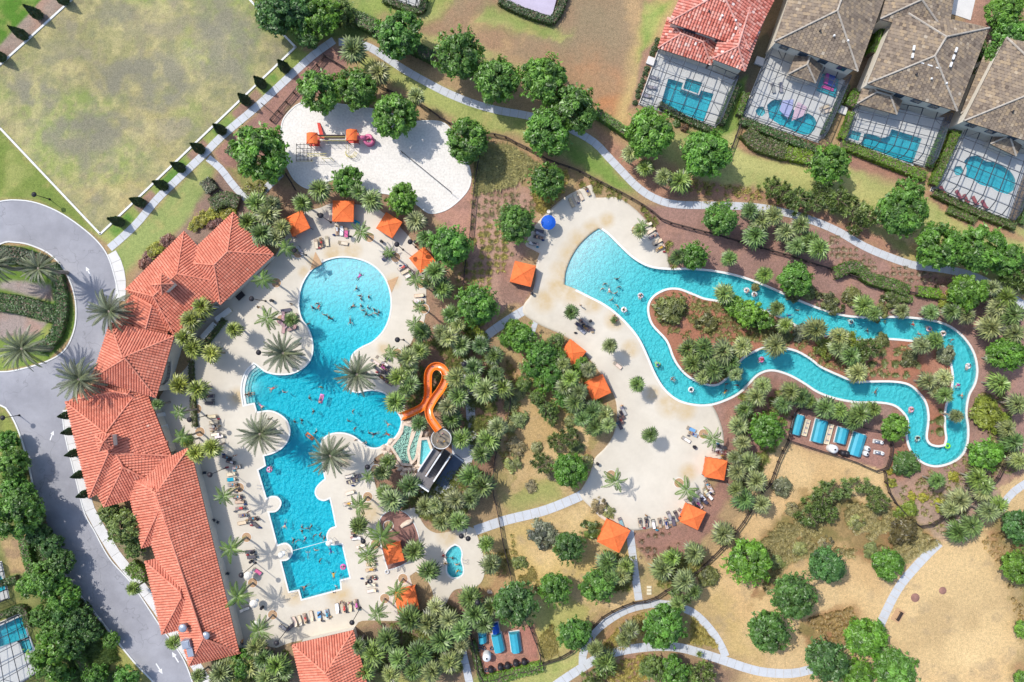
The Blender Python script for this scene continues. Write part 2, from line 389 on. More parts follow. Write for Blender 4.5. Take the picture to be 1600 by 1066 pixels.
P_ISLE=[(1011,480),(1020,462),(1040,451),(1060,450),(1080,457),(1100,465),(1117,468),(1150,475),(1180,480),(1205,488),(1232,500),(1255,513),(1283,522),(1330,530),(1385,528),(1425,531),(1455,532),(1472,540),(1484,560),(1490,585),(1488,610),(1479,638),(1478,668),(1480,685),(1477,697),(1465,699),(1452,695),(1446,683),(1449,655),(1446,633),(1437,618),(1420,603),(1395,598),(1360,598),(1335,598),(1310,588),(1282,575),(1262,560),(1237,548),(1200,544),(1175,553),(1160,563),(1145,583),(1130,598),(1115,604),(1095,600),(1075,590),(1060,575),(1050,558),(1040,533),(1017,507)]
P_SPA=[(703,857),(711,852),(718,856),(721,865),(720,876),(723,888),(722,897),(714,902),(705,901),(699,893),(699,880),(696,868)]
D_MAIN=[(300,560),(300,480),(345,470),(390,440),(425,408),(445,372),(470,335),(500,325),(520,318),(560,320),(592,328),(628,358),(645,378),(658,402),(664,430),(666,455),(665,490),(660,508),(648,524),(640,540),(622,560),(632,600),(632,650),(630,700),(600,707),(585,716),(584,745),(592,775),(600,790),(625,797),(648,793),(664,822),(682,833),(702,830),(725,822),(742,826),(750,850),(755,868),(757,895),(750,912),(735,919),(716,920),(706,926),(698,942),(694,955),(678,953),(677,930),(668,908),(650,893),(640,900),(655,950),(640,960),(622,970),(566,970),(545,984),(455,1004),(430,1012),(405,1004),(385,1025),(365,1020),(350,960),(300,830),(250,690),(250,620)]
D_LAG=[(925,288),(931,309),(942,309),(965,309),(990,325),(1010,345),(1030,370),(1042,395),(1047,419),(1050,430),(1080,600),(1112,632),(1127,665),(1131,690),(1128,715),(1107,740),(1100,770),(1090,790),(1060,815),(1000,828),(980,828),(965,825),(940,810),(925,795),(910,780),(905,770),(920,745),(925,730),(930,715),(945,700),(958,680),(964,650),(960,620),(942,590),(920,560),(898,536),(875,522),(850,511),(830,500),(818,490),(818,477),(830,460),(836,440),(838,412),(843,396),(820,384),(832,358),(853,334),(880,310),(905,296)]
ROAD=[(-60,330),(0,315),(30,313),(60,318),(95,333),(130,357),(155,380),(170,403),(180,435),(186,465),(180,520),(150,575),(110,625),(98,650),(103,685),(118,745),(132,800),(148,830),(172,873),(207,913),(250,977),(288,1032),(312,1100),(262,1100),(240,1066),(215,1040),(190,1010),(150,960),(110,910),(85,870),(70,830),(58,790),(48,740),(38,700),(28,670),(15,645),(0,633),(-60,620)]
CIRCLE=[(-60,420),(0,383),(25,380),(50,385),(80,400),(103,428),(116,463),(118,498),(112,525),(99,548),(75,563),(40,574),(0,580),(-60,570)]
PLANTER=[(594,820),(598,806),(612,798),(628,799),(642,810),(652,832),(655,850),(650,866),(640,875),(625,884),(607,890),(598,860)]
HOMEPOOLS=dict(
 a=[(1044,123),(1068,130),(1072,122),(1097,129),(1093,141),(1115,147),(1099,191),(1032,164)],
 b=[(1198,165),(1207,157),(1221,156),(1230,166),(1240,172),(1252,180),(1262,177),(1271,183),(1276,192),(1272,204),(1262,211),(1250,209),(1236,203),(1220,196),(1202,185)],
 bs=[(1180,174),(1185,167),(1193,168),(1196,176),(1191,182),(1184,181)],
 c=[(1393,202),(1440,217),(1425,257),(1345,227),(1350,209),(1364,211),(1378,216),(1388,213)],
 cs=[(1328,203),(1346,208),(1341,221),(1324,215)],
 d=[(1506,252),(1513,245),(1527,244),(1540,252),(1553,254),(1566,260),(1578,268),(1586,282),(1584,297),(1574,304),(1558,299),(1548,293),(1532,289),(1520,281),(1508,277),(1510,265)],
 ds=[(1489,267),(1493,260),(1501,260),(1505,267),(1501,274),(1493,274)],
 e=[(-14,985),(35,962),(44,996),(-6,1013)], es=[(30,1003),(46,997),(53,1015),(37,1021)],
 f=[(-20,885),(2,900),(9,922),(-14,930)])
MAINP=wloop(P_MAIN); RIVP=wloop(P_RIVER); ISLE=wloop(P_ISLE); SPA=wloop(P_SPA)
HOME={k:wloop(v,3,40) for k,v in HOMEPOOLS.items()}
ROADW=wloop(ROAD); CIRCW=wloop(CIRCLE); PLANTW=wloop(PLANTER)

# ------------------------------------------------------------------ ground: one sheet, coloured by what grows or lies there
Z=[]   # (outline px, colour, feather m, object name)
def zone(name, P, rgb, feather=1.2, warp=1.): Z.append((name,P,alb(*rgb),feather,warp))
MUL=(160,118,104); TAN=(218,184,134); LAWN=(146,166,92); DRYL=(178,178,112); GRN=(104,142,66)
zone('lawn',[(-160,-160),(92,0),(-10,92),(-160,200)],(88,128,48),.4,.1)
zone('mulch_bed',[(75,-10),(108,-10),(102,8),(0,103),(-20,120),(-20,92)],(162,144,130),.4,.1)
zone('field',[(0,102),(112,0),(112,-160),(420,-160),(395,0),(462,74),(157,366),(0,200),(-160,60),(-160,250)],(160,156,110),.5,.2)
zone('lawn',[(-160,60),(0,201),(157,367),(165,380),(95,332),(60,316),(30,311),(-160,320)],(126,142,72),.8,.4)
zone('lawn',[(395,-60),(560,-60),(600,60),(520,62),(462,75),(400,10)],(122,140,78),1.,.6)
zone('lawn',[(157,367),(462,75),(490,85),(172,385),(168,378)],(146,158,88),.5,.2)
for a,b in ((232,214),(205,232),(292,262),(330,312),(425,395)):
    zone('mulch_bed',[(a,574-a-60+8 if 0 else 0)]*3,MUL) if 0 else None
for t0,t1,c in ((.03,.13,GRN),(.16,.25,(150,128,112)),(.27,.36,GRN),(.43,.52,(152,128,112)),(.56,.64,GRN),(.66,.74,(148,122,108)),(.80,.88,GRN),(.33,.41,GRN),(.74,.79,(160,132,112))):
    L=lambda t,o:(157+305*t+o*.7,367-292*t+o*.72)
    zone('lawn' if c==GRN else 'mulch_bed',[L(t0,3),L(t1,3),L(t1,19),L(t0,19)],c,.35,.1)
zone('lawn',[(172,395),(320,250),(335,262),(318,330),(240,390),(200,425),(190,440)],(152,164,100),1.,.4)
zone('mulch_bed',[(225,420),(300,335),(320,300),(345,262),(400,318),(372,345),(290,400),(205,450),(192,470)],(150,126,112),.9,.8)
zone('mulch_bed',[(335,235),(400,178),(470,105),(522,72),(545,95),(520,140),(450,170),(440,230),(430,280),(405,300),(350,260)],(164,126,114),.7,.5)
zone('lawn',[(355,262),(400,262),(430,275),(400,310),(372,285)],(150,140,92),.8,.6)
zone('dirt_lot',[(545,-60),(1050,-60),(1020,60),(1000,165),(960,195),(930,180),(820,95),(700,70),(610,45)],(164,134,106),1.5,1.5)
zone('dirt_lot',[(860,90),(930,100),(985,160),(965,195),(925,175),(880,130)],(196,140,98),5.,2.)
zone('dirt_lot',[(905,0),(1000,0),(985,70),(930,90),(880,60)],(152,136,108),5.,2.)
zone('lawn',[(595,-20),(720,-20),(690,25),(640,40),(560,20)],(146,160,88),2.5,1.5)
zone('lawn',[(760,10),(890,45),(880,60),(800,50),(740,40)],(142,158,88),2.,1.2)
zone('dirt_lot',[(1000,40),(1030,-10),(1048,0),(985,170),(975,190),(960,190)],(204,178,122),2.,1.)
zone('lawn',[(1010,0),(1046,0),(1030,42),(1000,90)],(138,160,86),1.2,.8)
zone('mulch_bed',[(1005,80),(1030,60),(1000,165),(985,170)],(160,130,112),.6,.4)
zone('lawn',[(545,75),(640,115),(740,160),(870,190),(925,225),(985,292),(960,290),(880,240),(800,205),(740,200),(660,160),(560,110)],(166,172,104),1.,.8)
zone('lawn',[(560,60),(700,60),(790,95),(850,140),(960,190),(1060,260),(1200,320),(1340,370),(1480,420),(1600,460),(1760,520),(1760,330),(1600,360),(1450,310),(1300,250),(1150,200),(1000,205),(930,190),(820,110),(720,80)],(170,172,108),1.2,1.)
zone('lawn',[(880,215),(960,262),(990,300),(960,295),(900,258)],(128,152,76),1.5,.8)
zone('lawn',[(1140,200),(1200,240),(1300,270),(1410,310),(1380,330),(1290,290),(1140,262),(1110,240)],(186,184,118),1.8,1.)
zone('mulch_bed',[(935,205),(985,240),(1040,270),(1200,300),(1330,335),(1400,390),(1370,392),(1200,322),(1060,317),(1005,298),(960,250)],(176,134,110),1.4,1.5)
zone('dry_ground',[(1360,340),(1425,395),(1480,418),(1530,432),(1520,400),(1440,370)],(208,170,112),1.5,1.)
zone('mulch_bed',[(1040,320),(1190,330),(1300,362),(1400,410),(1510,436),(1600,485),(1760,560),(1760,780),(1600,775),(1570,790),(1440,822),(1390,735),(1230,690),(1205,720),(1130,700),(1110,630),(1180,575),(1300,500),(1050,425),(1000,330)],(164,130,118),.9,.8)
zone('mulch_bed',P_ISLE,(176,122,98),.5,.1)
zone('mulch_bed',[(1130,625),(1200,585),(1250,602),(1225,640),(1205,700),(1150,760),(1110,830),(1000,880),(1000,832),(1070,820),(1100,790),(1130,720)],(160,122,108),.9,.6)
zone('mulch_bed',[(1290,618),(1415,645),(1420,700),(1460,735),(1520,705),(1515,640),(1540,600),(1560,660),(1540,770),(1440,822),(1392,760),(1388,690)],(166,136,124),1.,.8)
zone('mulch_bed',[(1400,640),(1425,690),(1415,760),(1392,745),(1388,690)],(178,128,104),1.,.5)
zone('dry_bed',[(700,375),(735,215),(800,222),(905,268),(935,288),(880,305),(850,335),(820,385),(798,408),(800,440),(835,445),(815,480),(760,520),(700,560),(690,470)],(180,146,112),1.2,1.)
zone('mulch_bed',[(428,285),(470,298),(600,296),(665,335),(705,390),(695,470),(720,520),(640,545),(668,480),(640,375),(560,318),(470,335),(440,360),(400,300)],(168,138,112),.8,.7)
zone('mulch_bed',[(738,300),(780,288),(860,285),(835,335),(815,400),(795,480),(755,520),(715,520),(728,400)],(182,148,130),1.6,1.6)
zone('mulch_bed',[(668,330),(735,270),(742,300),(735,370),(700,360)],(182,140,124),.8,.6)
zone('mulch_bed',[(780,405),(800,408),(800,440),(836,446),(815,476),(780,470)],(158,126,112),.8,.6)
zone('mulch_bed',[(620,560),(700,520),(760,530),(800,600),(780,740),(700,830),(600,800),(585,716),(640,700),(632,620)],(158,126,104),1.,1.)
zone('dry_bed',[(770,560),(830,515),(900,540),(960,640),(930,715),(905,775),(790,808),(770,745),(795,640)],(186,160,116),1.4,1.)
zone('dry_ground',[(815,590),(870,600),(925,690),(905,745),(880,775),(800,800),(805,700)],(196,166,116),3.,1.5)
zone('lawn',[(790,770),(880,745),(880,780),(800,805)],(164,164,100),2.,1.)
zone('dry_bed',[(700,830),(790,820),(815,870),(800,980),(740,950),(755,900)],(184,160,112),1.2,.8)
zone('dry_ground',[(790,815),(910,785),(985,830),(995,935),(905,985),(860,1035),(840,1030),(830,960),(800,900)],(204,178,118),1.5,1.2)
zone('lawn',[(830,960),(880,930),(930,960),(880,1020),(850,1010)],(176,172,104),2.,1.)
zone('lawn',[(735,1060),(840,1036),(905,1020),(910,1040),(870,1066),(800,1140),(720,1140)],(178,178,108),1.5,.8)
zone('lawn',[(940,780),(990,830),(1000,935),(1050,918),(1115,860),(1105,840),(1050,880),(1020,860),(960,830)],(184,160,116),1.4,1.)
zone('mulch_bed',[(985,832),(1060,822),(1100,800),(1130,815),(1080,860),(1010,875)],(160,122,108),.9,.7)
zone('dry_ground',[(1205,700),(1232,688),(1378,736),(1395,790),(1440,830),(1560,760),(1620,740),(1760,740),(1760,1160),(1090,1160),(1170,1045),(1130,990),(1075,945),(1050,930),(1120,865),(1165,815)],TAN,1.5,1.)
zone('dry_grass',[(1180,845),(1260,770),(1390,790),(1445,825),(1480,850),(1415,880),(1350,876),(1290,860),(1230,880),(1200,930),(1180,930)],(158,134,92),2.2,2.5)
zone('dry_grass',[(1255,965),(1330,945),(1345,985),(1310,1010),(1265,1010)],(170,136,98),2.,1.5)
zone('mulch_bed',[(1395,760),(1445,740),(1550,755),(1570,770),(1500,860),(1465,850),(1440,822)],(176,152,134),1.5,1.)
zone('dry_grass',[(1530,840),(1600,800),(1760,800),(1760,1160),(1600,1140),(1580,1000),(1570,900)],(168,146,104),2.5,2.)
zone('dry_ground',[(1470,850),(1540,850),(1575,920),(1580,1010),(1500,1080),(1400,1010),(1375,985)],(220,190,140),4.,1.5)
zone('dry_bed',[(925,1000),(975,962),(1025,945),(1075,955),(1120,1000),(1128,1015),(1060,1005),(1000,1005),(940,1022)],(166,146,100),1.,.8)
zone('mulch_bed',[(935,1032),(1010,1017),(1110,1032),(1150,1050),(1130,1140),(900,1140),(910,1050)],(162,134,106),1.2,1.)
zone('dry_ground',[(1075,955),(1120,905),(1170,985),(1200,1045),(1140,1030)],(206,178,122),2.5,1.)
zone('mulch_bed',[(1230,690),(1246,638),(1389,682),(1378,735)],(168,128,116),.4,.1)
zone('mulch_bed',[(742,995),(835,975),(845,1035),(755,1058)],(180,126,110),.5,.2)
zone('mulch_bed',[(540,985),(640,962),(700,930),(740,920),(760,960),(740,1066),(640,1080),(560,1050)],(140,122,96),1.,.8)
zone('lawn',[(590,1058),(660,1055),(700,1090),(600,1140)],(158,156,92),1.,.8)
zone('mulch_bed',[(320,1040),(380,1010),(450,1005),(470,1066),(460,1140),(310,1140)],(142,128,108),1.,.8)
zone('lawn',[(0,634),(40,690),(75,850),(160,985),(255,1100),(100,1160),(-160,1160),(-160,630)],(120,124,74),1.,1.)
zone('lawn',[(160,985),(195,1012),(245,1066),(180,1066),(160,1020)],(166,162,92),1.2,.5)
zone('lawn',[(5,640),(30,690),(35,740),(0,745)],(150,158,84),1.,.5)
zone('mulch_bed',[(0,845),(40,838),(50,895),(18,898)],(188,160,116),.8,.4)
zone('lawn',[(-60,420),(0,383),(50,385),(103,428),(118,490),(112,525),(75,563),(0,580),(-60,570)],(112,140,62),.3,.1)
zone('mulch_bed',[(0,440),(40,440),(80,445),(84,470),(40,462),(0,450)],(172,158,150),.5,.3)
zone('mulch_bed',[(-40,485),(0,486),(40,494),(75,506),(60,525),(0,530)],(170,154,146),.5,.3)
zone('mulch_bed',[(88,428),(98,422),(112,450),(112,458),(95,450)],(186,140,108),.5,.3)
zone('mulch_bed',[(150,830),(205,790),(235,860),(232,920),(200,880)],(150,138,110),.8,.5)
zone('mulch_bed',[(1135,100),(1215,40),(1200,130),(1160,200),(1120,200)],(124,116,92),.6,.4)
zone('lawn',[(1120,150),(1165,120),(1155,200),(1118,215)],(120,150,70),.6,.4)
zone('mulch_bed',[(1160,200),(1280,225),(1305,235),(1290,265),(1190,245),(1150,225)],(178,142,110),.8,.6)
zone('mulch_bed',[(1310,235),(1450,270),(1430,285),(1330,262)],(172,130,110),.8,.5)
zone('mulch_bed',[(1440,300),(1480,300),(1590,365),(1600,380),(1500,350)],(186,150,114),1.,.8)
zone('mulch_bed',[(1500,40),(1540,-20),(1600,-20),(1600,60),(1540,120)],(166,130,112),.8,.6)
zone('mulch_bed',[(1320,170),(1360,40),(1400,0),(1380,80),(1340,150)],(120,108,88),.6,.4)

gx=np.arange(-112,112.01,.4); gy=np.arange(-78,78.01,.4)
nx,ny=len(gx),len(gy); GX,GY=np.meshgrid(gx,gy,indexing='ij'); X=GX.ravel(); Y=GY.ravel()
wx=(fbm(X,Y,6,11)-.5)*3+(fbm(X,Y,1.6,12,2)-.5)*1.2; wy=(fbm(X,Y,6,13)-.5)*3+(fbm(X,Y,1.6,14,2)-.5)*1.2
C=np.tile(np.array(alb(174,148,112)),(len(X),1)); ZN=['ground']; zid=np.zeros(len(X),int)
for name,P,c,fe,wp in Z:
    Q=wloop(P,2,30); qa=np.array(Q); lo=qa.min(0)-6; hi=qa.max(0)+6
    m=np.nonzero((X>lo[0])&(X<hi[0])&(Y>lo[1])&(Y<hi[1]))[0]
    xx=X[m]+wx[m]*wp; yy=Y[m]+wy[m]*wp
    d,_,_=nearest(Q,xx,yy); d=np.where(inside(Q,xx,yy),d,-d)
    w=np.clip(d/fe*.5+.5,0,1); w=(w*w*(3-2*w))[:,None]
    C[m]=C[m]*(1-w)+np.array(c)*w
    if name not in ZN: ZN.append(name)
    zid[m[d>0]]=ZN.index(name)
# patches of dry, grey and green grass
def patches(name, size, seed, rgb, lo, hi, k):
    m=zid==ZN.index(name); f=fbm(X,Y,size,seed,5); w=(np.clip((f-lo)/(hi-lo),0,1)*k*m)[:,None]
    C[:]=C*(1-w)+np.array(alb(*rgb))*w
patches('field',14,31,(192,172,122),.5,.66,.6); patches('field',11,41,(140,158,88),.48,.64,.75); patches('field',4,51,(200,186,138),.52,.72,.5); patches('field',3,53,(148,144,116),.52,.7,.6); patches('field',1.6,55,(196,184,132),.54,.72,.6); patches('field',2.2,56,(132,134,104),.56,.74,.6); patches('field',1.,57,(150,140,112),.56,.74,.6); patches('field',5,58,(152,144,124),.55,.7,.6)
for px,py,a,b,k in ((235,130,72,40,.9),(190,115,40,25,.8),(350,70,55,60,.8),(330,20,30,40,.5),(60,150,36,26,.8),(45,135,26,20,.6),(130,215,60,28,.8),(160,200,40,25,.7),(185,20,30,18,.6),(95,75,40,22,.4),(370,130,26,40,.5),(150,245,40,22,.5)):
    x,y=W2(px,py); d=np.hypot((X+wx*1.4-x)/(a/8),(Y+wy*1.4-y)/(b/8)); f=fbm(X,Y,2.2,61,4)
    w=(np.clip((1.15-d)/.4,0,1)*np.clip((f-.25)/.3,0,1)*k*(zid==ZN.index('field')))[:,None]; C[:]=C*(1-w)+np.array(alb(142,138,118))*w
patches('dry_ground',7,71,(192,164,120),.5,.7,.6); patches('dry_ground',2.2,75,(178,156,122),.6,.75,.6); patches('dry_ground',9,77,(228,198,148),.5,.7,.6)
patches('lawn',6,81,(196,190,124),.5,.72,.4); patches('lawn',3,85,(104,134,62),.55,.75,.35); patches('lawn',2,86,(200,176,120),.6,.8,.35)
patches('dry_bed',4,91,(150,142,86),.5,.68,.6); patches('dry_bed',2,95,(206,180,132),.55,.7,.5); patches('dry_bed',6,97,(176,126,100),.55,.7,.5)
patches('dry_grass',3,101,(132,126,76),.48,.66,.7); patches('dry_grass',2,105,(190,160,112),.55,.7,.5); patches('dry_grass',5,107,(176,128,98),.56,.7,.5)
patches('mulch_bed',4,111,(184,140,118),.5,.7,.45); patches('mulch_bed',2,115,(134,108,96),.55,.72,.45)
patches('dirt_lot',8,121,(158,138,110),.48,.66,.6); patches('dirt_lot',5,125,(198,166,122),.55,.7,.55); patches('dirt_lot',12,127,(150,142,92),.6,.76,.25)
C*=(.86+.28*fbm(X,Y,9,131,3))[:,None]
# cells under pools are left out; the cut edge is pulled to just outside the pool
HOLES=[MAINP,RIVP,SPA]+list(HOME.values())
cut=np.zeros(len(X),bool)
for i,Pp in enumerate(HOLES):
    q=inside(offset(Pp,.12),X,Y)
    if i==1: q&=~inside(offset(ISLE,-.12),X,Y)
    cut|=q
ix=np.arange(nx*ny).reshape(nx,ny)
F=np.stack([ix[:-1,:-1],ix[1:,:-1],ix[1:,1:],ix[:-1,1:]],-1).reshape(-1,4)
F=F[~cut[F].any(1)]
for i,Pp in enumerate(HOLES+[ISLE]):
    if i==len(HOLES): ring=offset(Pp,-.16)
    else: ring=offset(Pp,.16)
    qa=np.array(ring); lo=qa.min(0)-1.5; hi=qa.max(0)+1.5
    m=np.nonzero((X>lo[0])&(X<hi[0])&(Y>lo[1])&(Y<hi[1])&~cut)[0]
    # vertices next to a removed one
    gi,gj=m//ny,m%ny; near_=np.zeros(len(m),bool)
    for a in(-1,0,1):
        for b in(-1,0,1):
            near_|=cut[np.clip(gi+a,0,nx-1)*ny+np.clip(gj+b,0,ny-1)]
    m=m[near_]
    if len(m):
        d,bx,by=nearest(ring,X[m],Y[m]); k=d<.62; X[m[k]]=bx[k]; Y[m[k]]=by[k]
V=np.stack([X,Y,np.zeros(len(X))],1)
fz=zid[F[:,0]]
def ground_part(name, F):
    used,inv=np.unique(F,return_inverse=True); me=np_mesh(name,V[used],inv.reshape(F.shape),np.full(len(F),.5),[M['ground']])
    ca=me.color_attributes.new('soil','FLOAT_COLOR','POINT'); ca.data.foreach_set('color',np.c_[C[used],np.ones(len(used))].astype(np.float32).ravel())
    return tag(meshobj(name,me),kind='structure')
for i,nm in enumerate(ZN):
    if (fz==i).any(): ground_part(nm,F[fz==i])
b=MB(); c=[112,78]; far=1500
b.polys([(-far,-far,-.02),(far,-far,-.02),(far,far,-.02),(-far,far,-.02),(-111.9,-77.9,-.02),(111.9,-77.9,-.02),(111.9,77.9,-.02),(-111.9,77.9,-.02)],[(0,1,5,4),(1,2,6,5),(2,3,7,6),(3,0,4,7)])
me=b.mesh('far_ground',[M['ground']]); ca=me.color_attributes.new('soil','FLOAT_COLOR','POINT'); ca.data.foreach_set('color',np.tile(np.array([*alb(160,150,104),1],np.float32),len(me.vertices)))
tag(meshobj('far_ground',me),kind='structure')

# ------------------------------------------------------------------ road, kerbs, paths
b=MB(); b.prism(ROADW,None,.02,holes=[CIRCW]); road=tag(b.obj('road',M['asphalt']),kind='structure')
def strip(name, P, w, z0, z1, material, closed=False, parent=None, kind='structure'):
    """a kerb or coping: even width, standing from z0 to z1; P is its inner edge when closed"""
    b=MB()
    if closed: b.prism(offset(P,w),z0,z1,holes=[P])
    else:
        P=np.asarray(P); d=np.gradient(P,axis=0); d/=np.hypot(*d.T)[:,None]; nn=np.stack([-d[:,1],d[:,0]],1)*w/2
        b.prism([tuple(p) for p in P+nn]+[tuple(p) for p in (P-nn)[::-1]],z0,z1)
    o=b.obj(name,material,parent); 
    return tag(o,kind=kind) if parent is None else o
def pxline(P, step=1.): return resample([W2(*p) for p in P],step)
strip('kerb',pxline([(-60,330),(0,315),(30,313),(60,318),(95,333),(130,357),(155,380),(170,403),(180,435),(186,462)]),.22,0,.13,M['kerb'])
strip('kerb',pxline([(98,650),(103,685),(118,745),(132,800),(148,830),(172,873),(207,913),(250,977),(288,1032),(312,1100)]),.22,0,.13,M['kerb'])
strip('kerb',pxline([(-60,620),(0,633),(15,645),(28,670),(38,700),(48,740),(58,790),(70,830),(85,870),(110,910),(150,960),(190,1010),(215,1040),(240,1066),(262,1100)]),.3,0,.13,M['kerb'])
strip('kerb',CIRCW,.26,0,.13,M['kerb'],closed=True)
for P in ([(-60,160),(0,102),(112,0),(170,-56)],[(-60,138),(0,200),(157,366)],[(157,366),(462,74)],[(462,74),(400,10),(360,-32)]):
    Q=np.array([W2(*p) for p in P]); 
    b=MB()
    for p,q in zip(Q[:-1],Q[1:]):
        d=(q-p)/np.hypot(*(q-p)); b.box((*(p+q)/2,.06),(np.hypot(*(q-p))+.2,.38,.16),math.atan2(d[1],d[0]))
    tag(b.obj('kerb',M['kerb']),kind='structure')
def arrow(px,py,deg,s=1.,curve=0):
    x,y=W2(px,py); b=MB(); a=R(deg)
    f=lambda u,v:(x+(u*math.cos(a)-v*math.sin(a))*s,y+(u*math.sin(a)+v*math.cos(a))*s,.026)
    b.face([f(-1.6,-.16),f(.3,-.16+curve),f(.3,.16+curve),f(-1.6,.16)]); b.face([f(.3,-.6+curve),f(1.6,curve*1.5),f(.3,.6+curve)])
    b.obj('arrow_marking',M['white'],road)
arrow(138,424,118,.62); arrow(82,681,62,.62,.25); arrow(249,1045,-58,.75); arrow(274,1027,122,.75)


def slabs(name, P, w, step=1.6, z=.05, material=None, label=None, gap=.05, parent=None):
    """a concrete path cast in separate slabs"""
    root=parent or tag(empty(name),kind='structure'); L=resample([W2(*p) for p in P],step)
    d=np.gradient(L,axis=0); d/=np.hypot(*d.T)[:,None]; n=np.stack([-d[:,1],d[:,0]],1)*w/16
    for i in range(len(L)-1):
        g=gap/2; a,c=L[i]+d[i]*g,L[i+1]-d[i+1]*g; na,nc=n[i],n[i+1]; b=MB(); h=z+rnd.uniform(-.006,.006)
        q=[a-na,c-nc,c+nc,a+na]; b.polys([(*p,-.05) for p in q]+[(*p,h) for p in q],[(4,5,6,7),(0,1,5,4),(1,2,6,5),(2,3,7,6),(3,0,4,7)])
        b.obj('slab',material or M['walk'],root)
    return root
slabs('path',[(171,388),(190,372),(215,348),(245,312),(280,278),(320,240),(350,210),(400,168),(450,122),(490,86),(522,63)],12)
slabs('path',[(529,66),(545,66),(575,73),(600,88),(630,108),(665,128),(700,146),(740,162),(780,173),(820,180),(860,190),(900,206),(930,224),(950,245),(970,266),(990,287),(1010,303),(1035,315),(1060,320),(1100,321),(1150,322),(1190,325),(1230,333),(1270,345),(1310,362),(1350,385),(1390,402),(1430,415),(1470,420),(1510,428),(1540,440),(1570,458),(1610,482),(1660,500)],12)
slabs('path',[(325,247),(345,264),(365,290),(386,312)],11); slabs('path',[(388,322),(408,303),(425,285),(440,271)],11)
slabs('path',[(174,395),(183,412),(188,432),(189,452),(187,470)],16,1.9,.07,M['concrete'])
slabs('path',[(106,640),(109,672),(116,705),(126,748),(140,795),(158,828),(182,868),(216,910),(256,965),(282,1005),(310,1045),(335,1085)],16,3.4,.07,M['concrete'])
slabs('path',[(742,829),(790,813),(850,798),(900,778),(915,770)],15); slabs('path',[(984,829),(990,880),(998,938)],12)
slabs('path',[(850,1085),(875,1066),(907,1045),(937,1027),(975,1016),(1025,1010),(1062,1012),(1100,1022),(1137,1034),(1170,1045),(1200,1051),(1240,1052),(1275,1044)],14)
slabs('path',[(910,1038),(912,1018),(927,990),(950,970),(975,955),(1000,947),(1025,943),(1050,946),(1075,953),(1095,967),(1115,990),(1127,1010),(1134,1026)],12)
slabs('path',[(1365,1000),(1387,950),(1405,917),(1425,892),(1450,865),(1468,848)],14); slabs('path',[(1568,788),(1580,772),(1600,757),(1640,735)],12)
slabs('path',[(716,985),(722,1015),(730,1050),(738,1090)],12); slabs('path',[(824,482),(795,500),(770,517),(750,533)],14,1.8)
slabs('path',[(722,566),(730,590),(733,615),(736,658),(737,695),(727,728),(712,752),(697,768)],14,1.8); slabs('path',[(838,500),(834,512),(830,526)],8)

# ------------------------------------------------------------------ decks, pools, water
def isle_ring(P): return P[::-1]
# the deck stops where a planting bed is left open in it
BEDS=[PLANTW]
b=MB(); b.prism(wloop(D_MAIN),0,.06,holes=[MAINP,SPA]+BEDS); deck=tag(b.obj('pool_deck',M['deck']),kind='structure')
def clip_lagoon():
    """lagoon deck: its outline runs inside the river, so the pool is cut out by corner marching over a fine grid instead"""
    D=wloop(D_LAG); b=MB(); step=.25
    qa=np.array(D); lo=qa.min(0); hi=qa.max(0); xs=np.arange(lo[0]-step,hi[0]+step,step); ys=np.arange(lo[1]-step,hi[1]+step,step)
    A,B=np.meshgrid(xs,ys,indexing='ij'); a=A.ravel().copy(); c=B.ravel().copy()
    ok=inside(D,a,c)&~inside(RIVP,a,c); n2=len(ys); n1=len(xs); ok2=ok.reshape(n1,n2)
    # pull the outermost kept points onto the true edges
    nb=np.zeros_like(ok2); 
    for s,t in((1,0),(-1,0),(0,1),(0,-1),(1,1),(1,-1),(-1,1),(-1,-1)): nb|=~np.roll(np.roll(ok2,s,0),t,1)
    m=np.nonzero((ok2&nb).ravel())[0]
    for Q in (D,RIVP):
        d,bx,by=nearest(Q,a[m],c[m]); k=d<step*1.45; a[m[k]]=bx[k]; c[m[k]]=by[k]
    ix=np.arange(n1*n2).reshape(n1,n2); F=np.stack([ix[:-1,:-1],ix[1:,:-1],ix[1:,1:],ix[:-1,1:]],-1).reshape(-1,4); F=F[ok[F].all(1)]
    used,inv=np.unique(F,return_inverse=True); inv=inv.reshape(F.shape); n=len(used)
    Vt=np.c_[a[used],c[used],np.full(n,.06)]
    e=np.concatenate([inv[:,[0,1]],inv[:,[1,2]],inv[:,[2,3]],inv[:,[3,0]]]); key=np.sort(e,1); _,i,cnt=np.unique(key,axis=0,return_index=True,return_counts=True)
    e=e[i[cnt==1]]; Vb=Vt.copy(); Vb[:,2]=-.6; Fs=np.c_[e[:,1],e[:,0],e[:,0]+n,e[:,1]+n]
    me=np_mesh('lagoon_deck',np.r_[Vt,Vb],np.r_[inv,Fs],np.full(len(inv)+len(Fs),.5),[M['deck']])
    return tag(meshobj('lagoon_deck',me),kind='structure')
clip_lagoon()
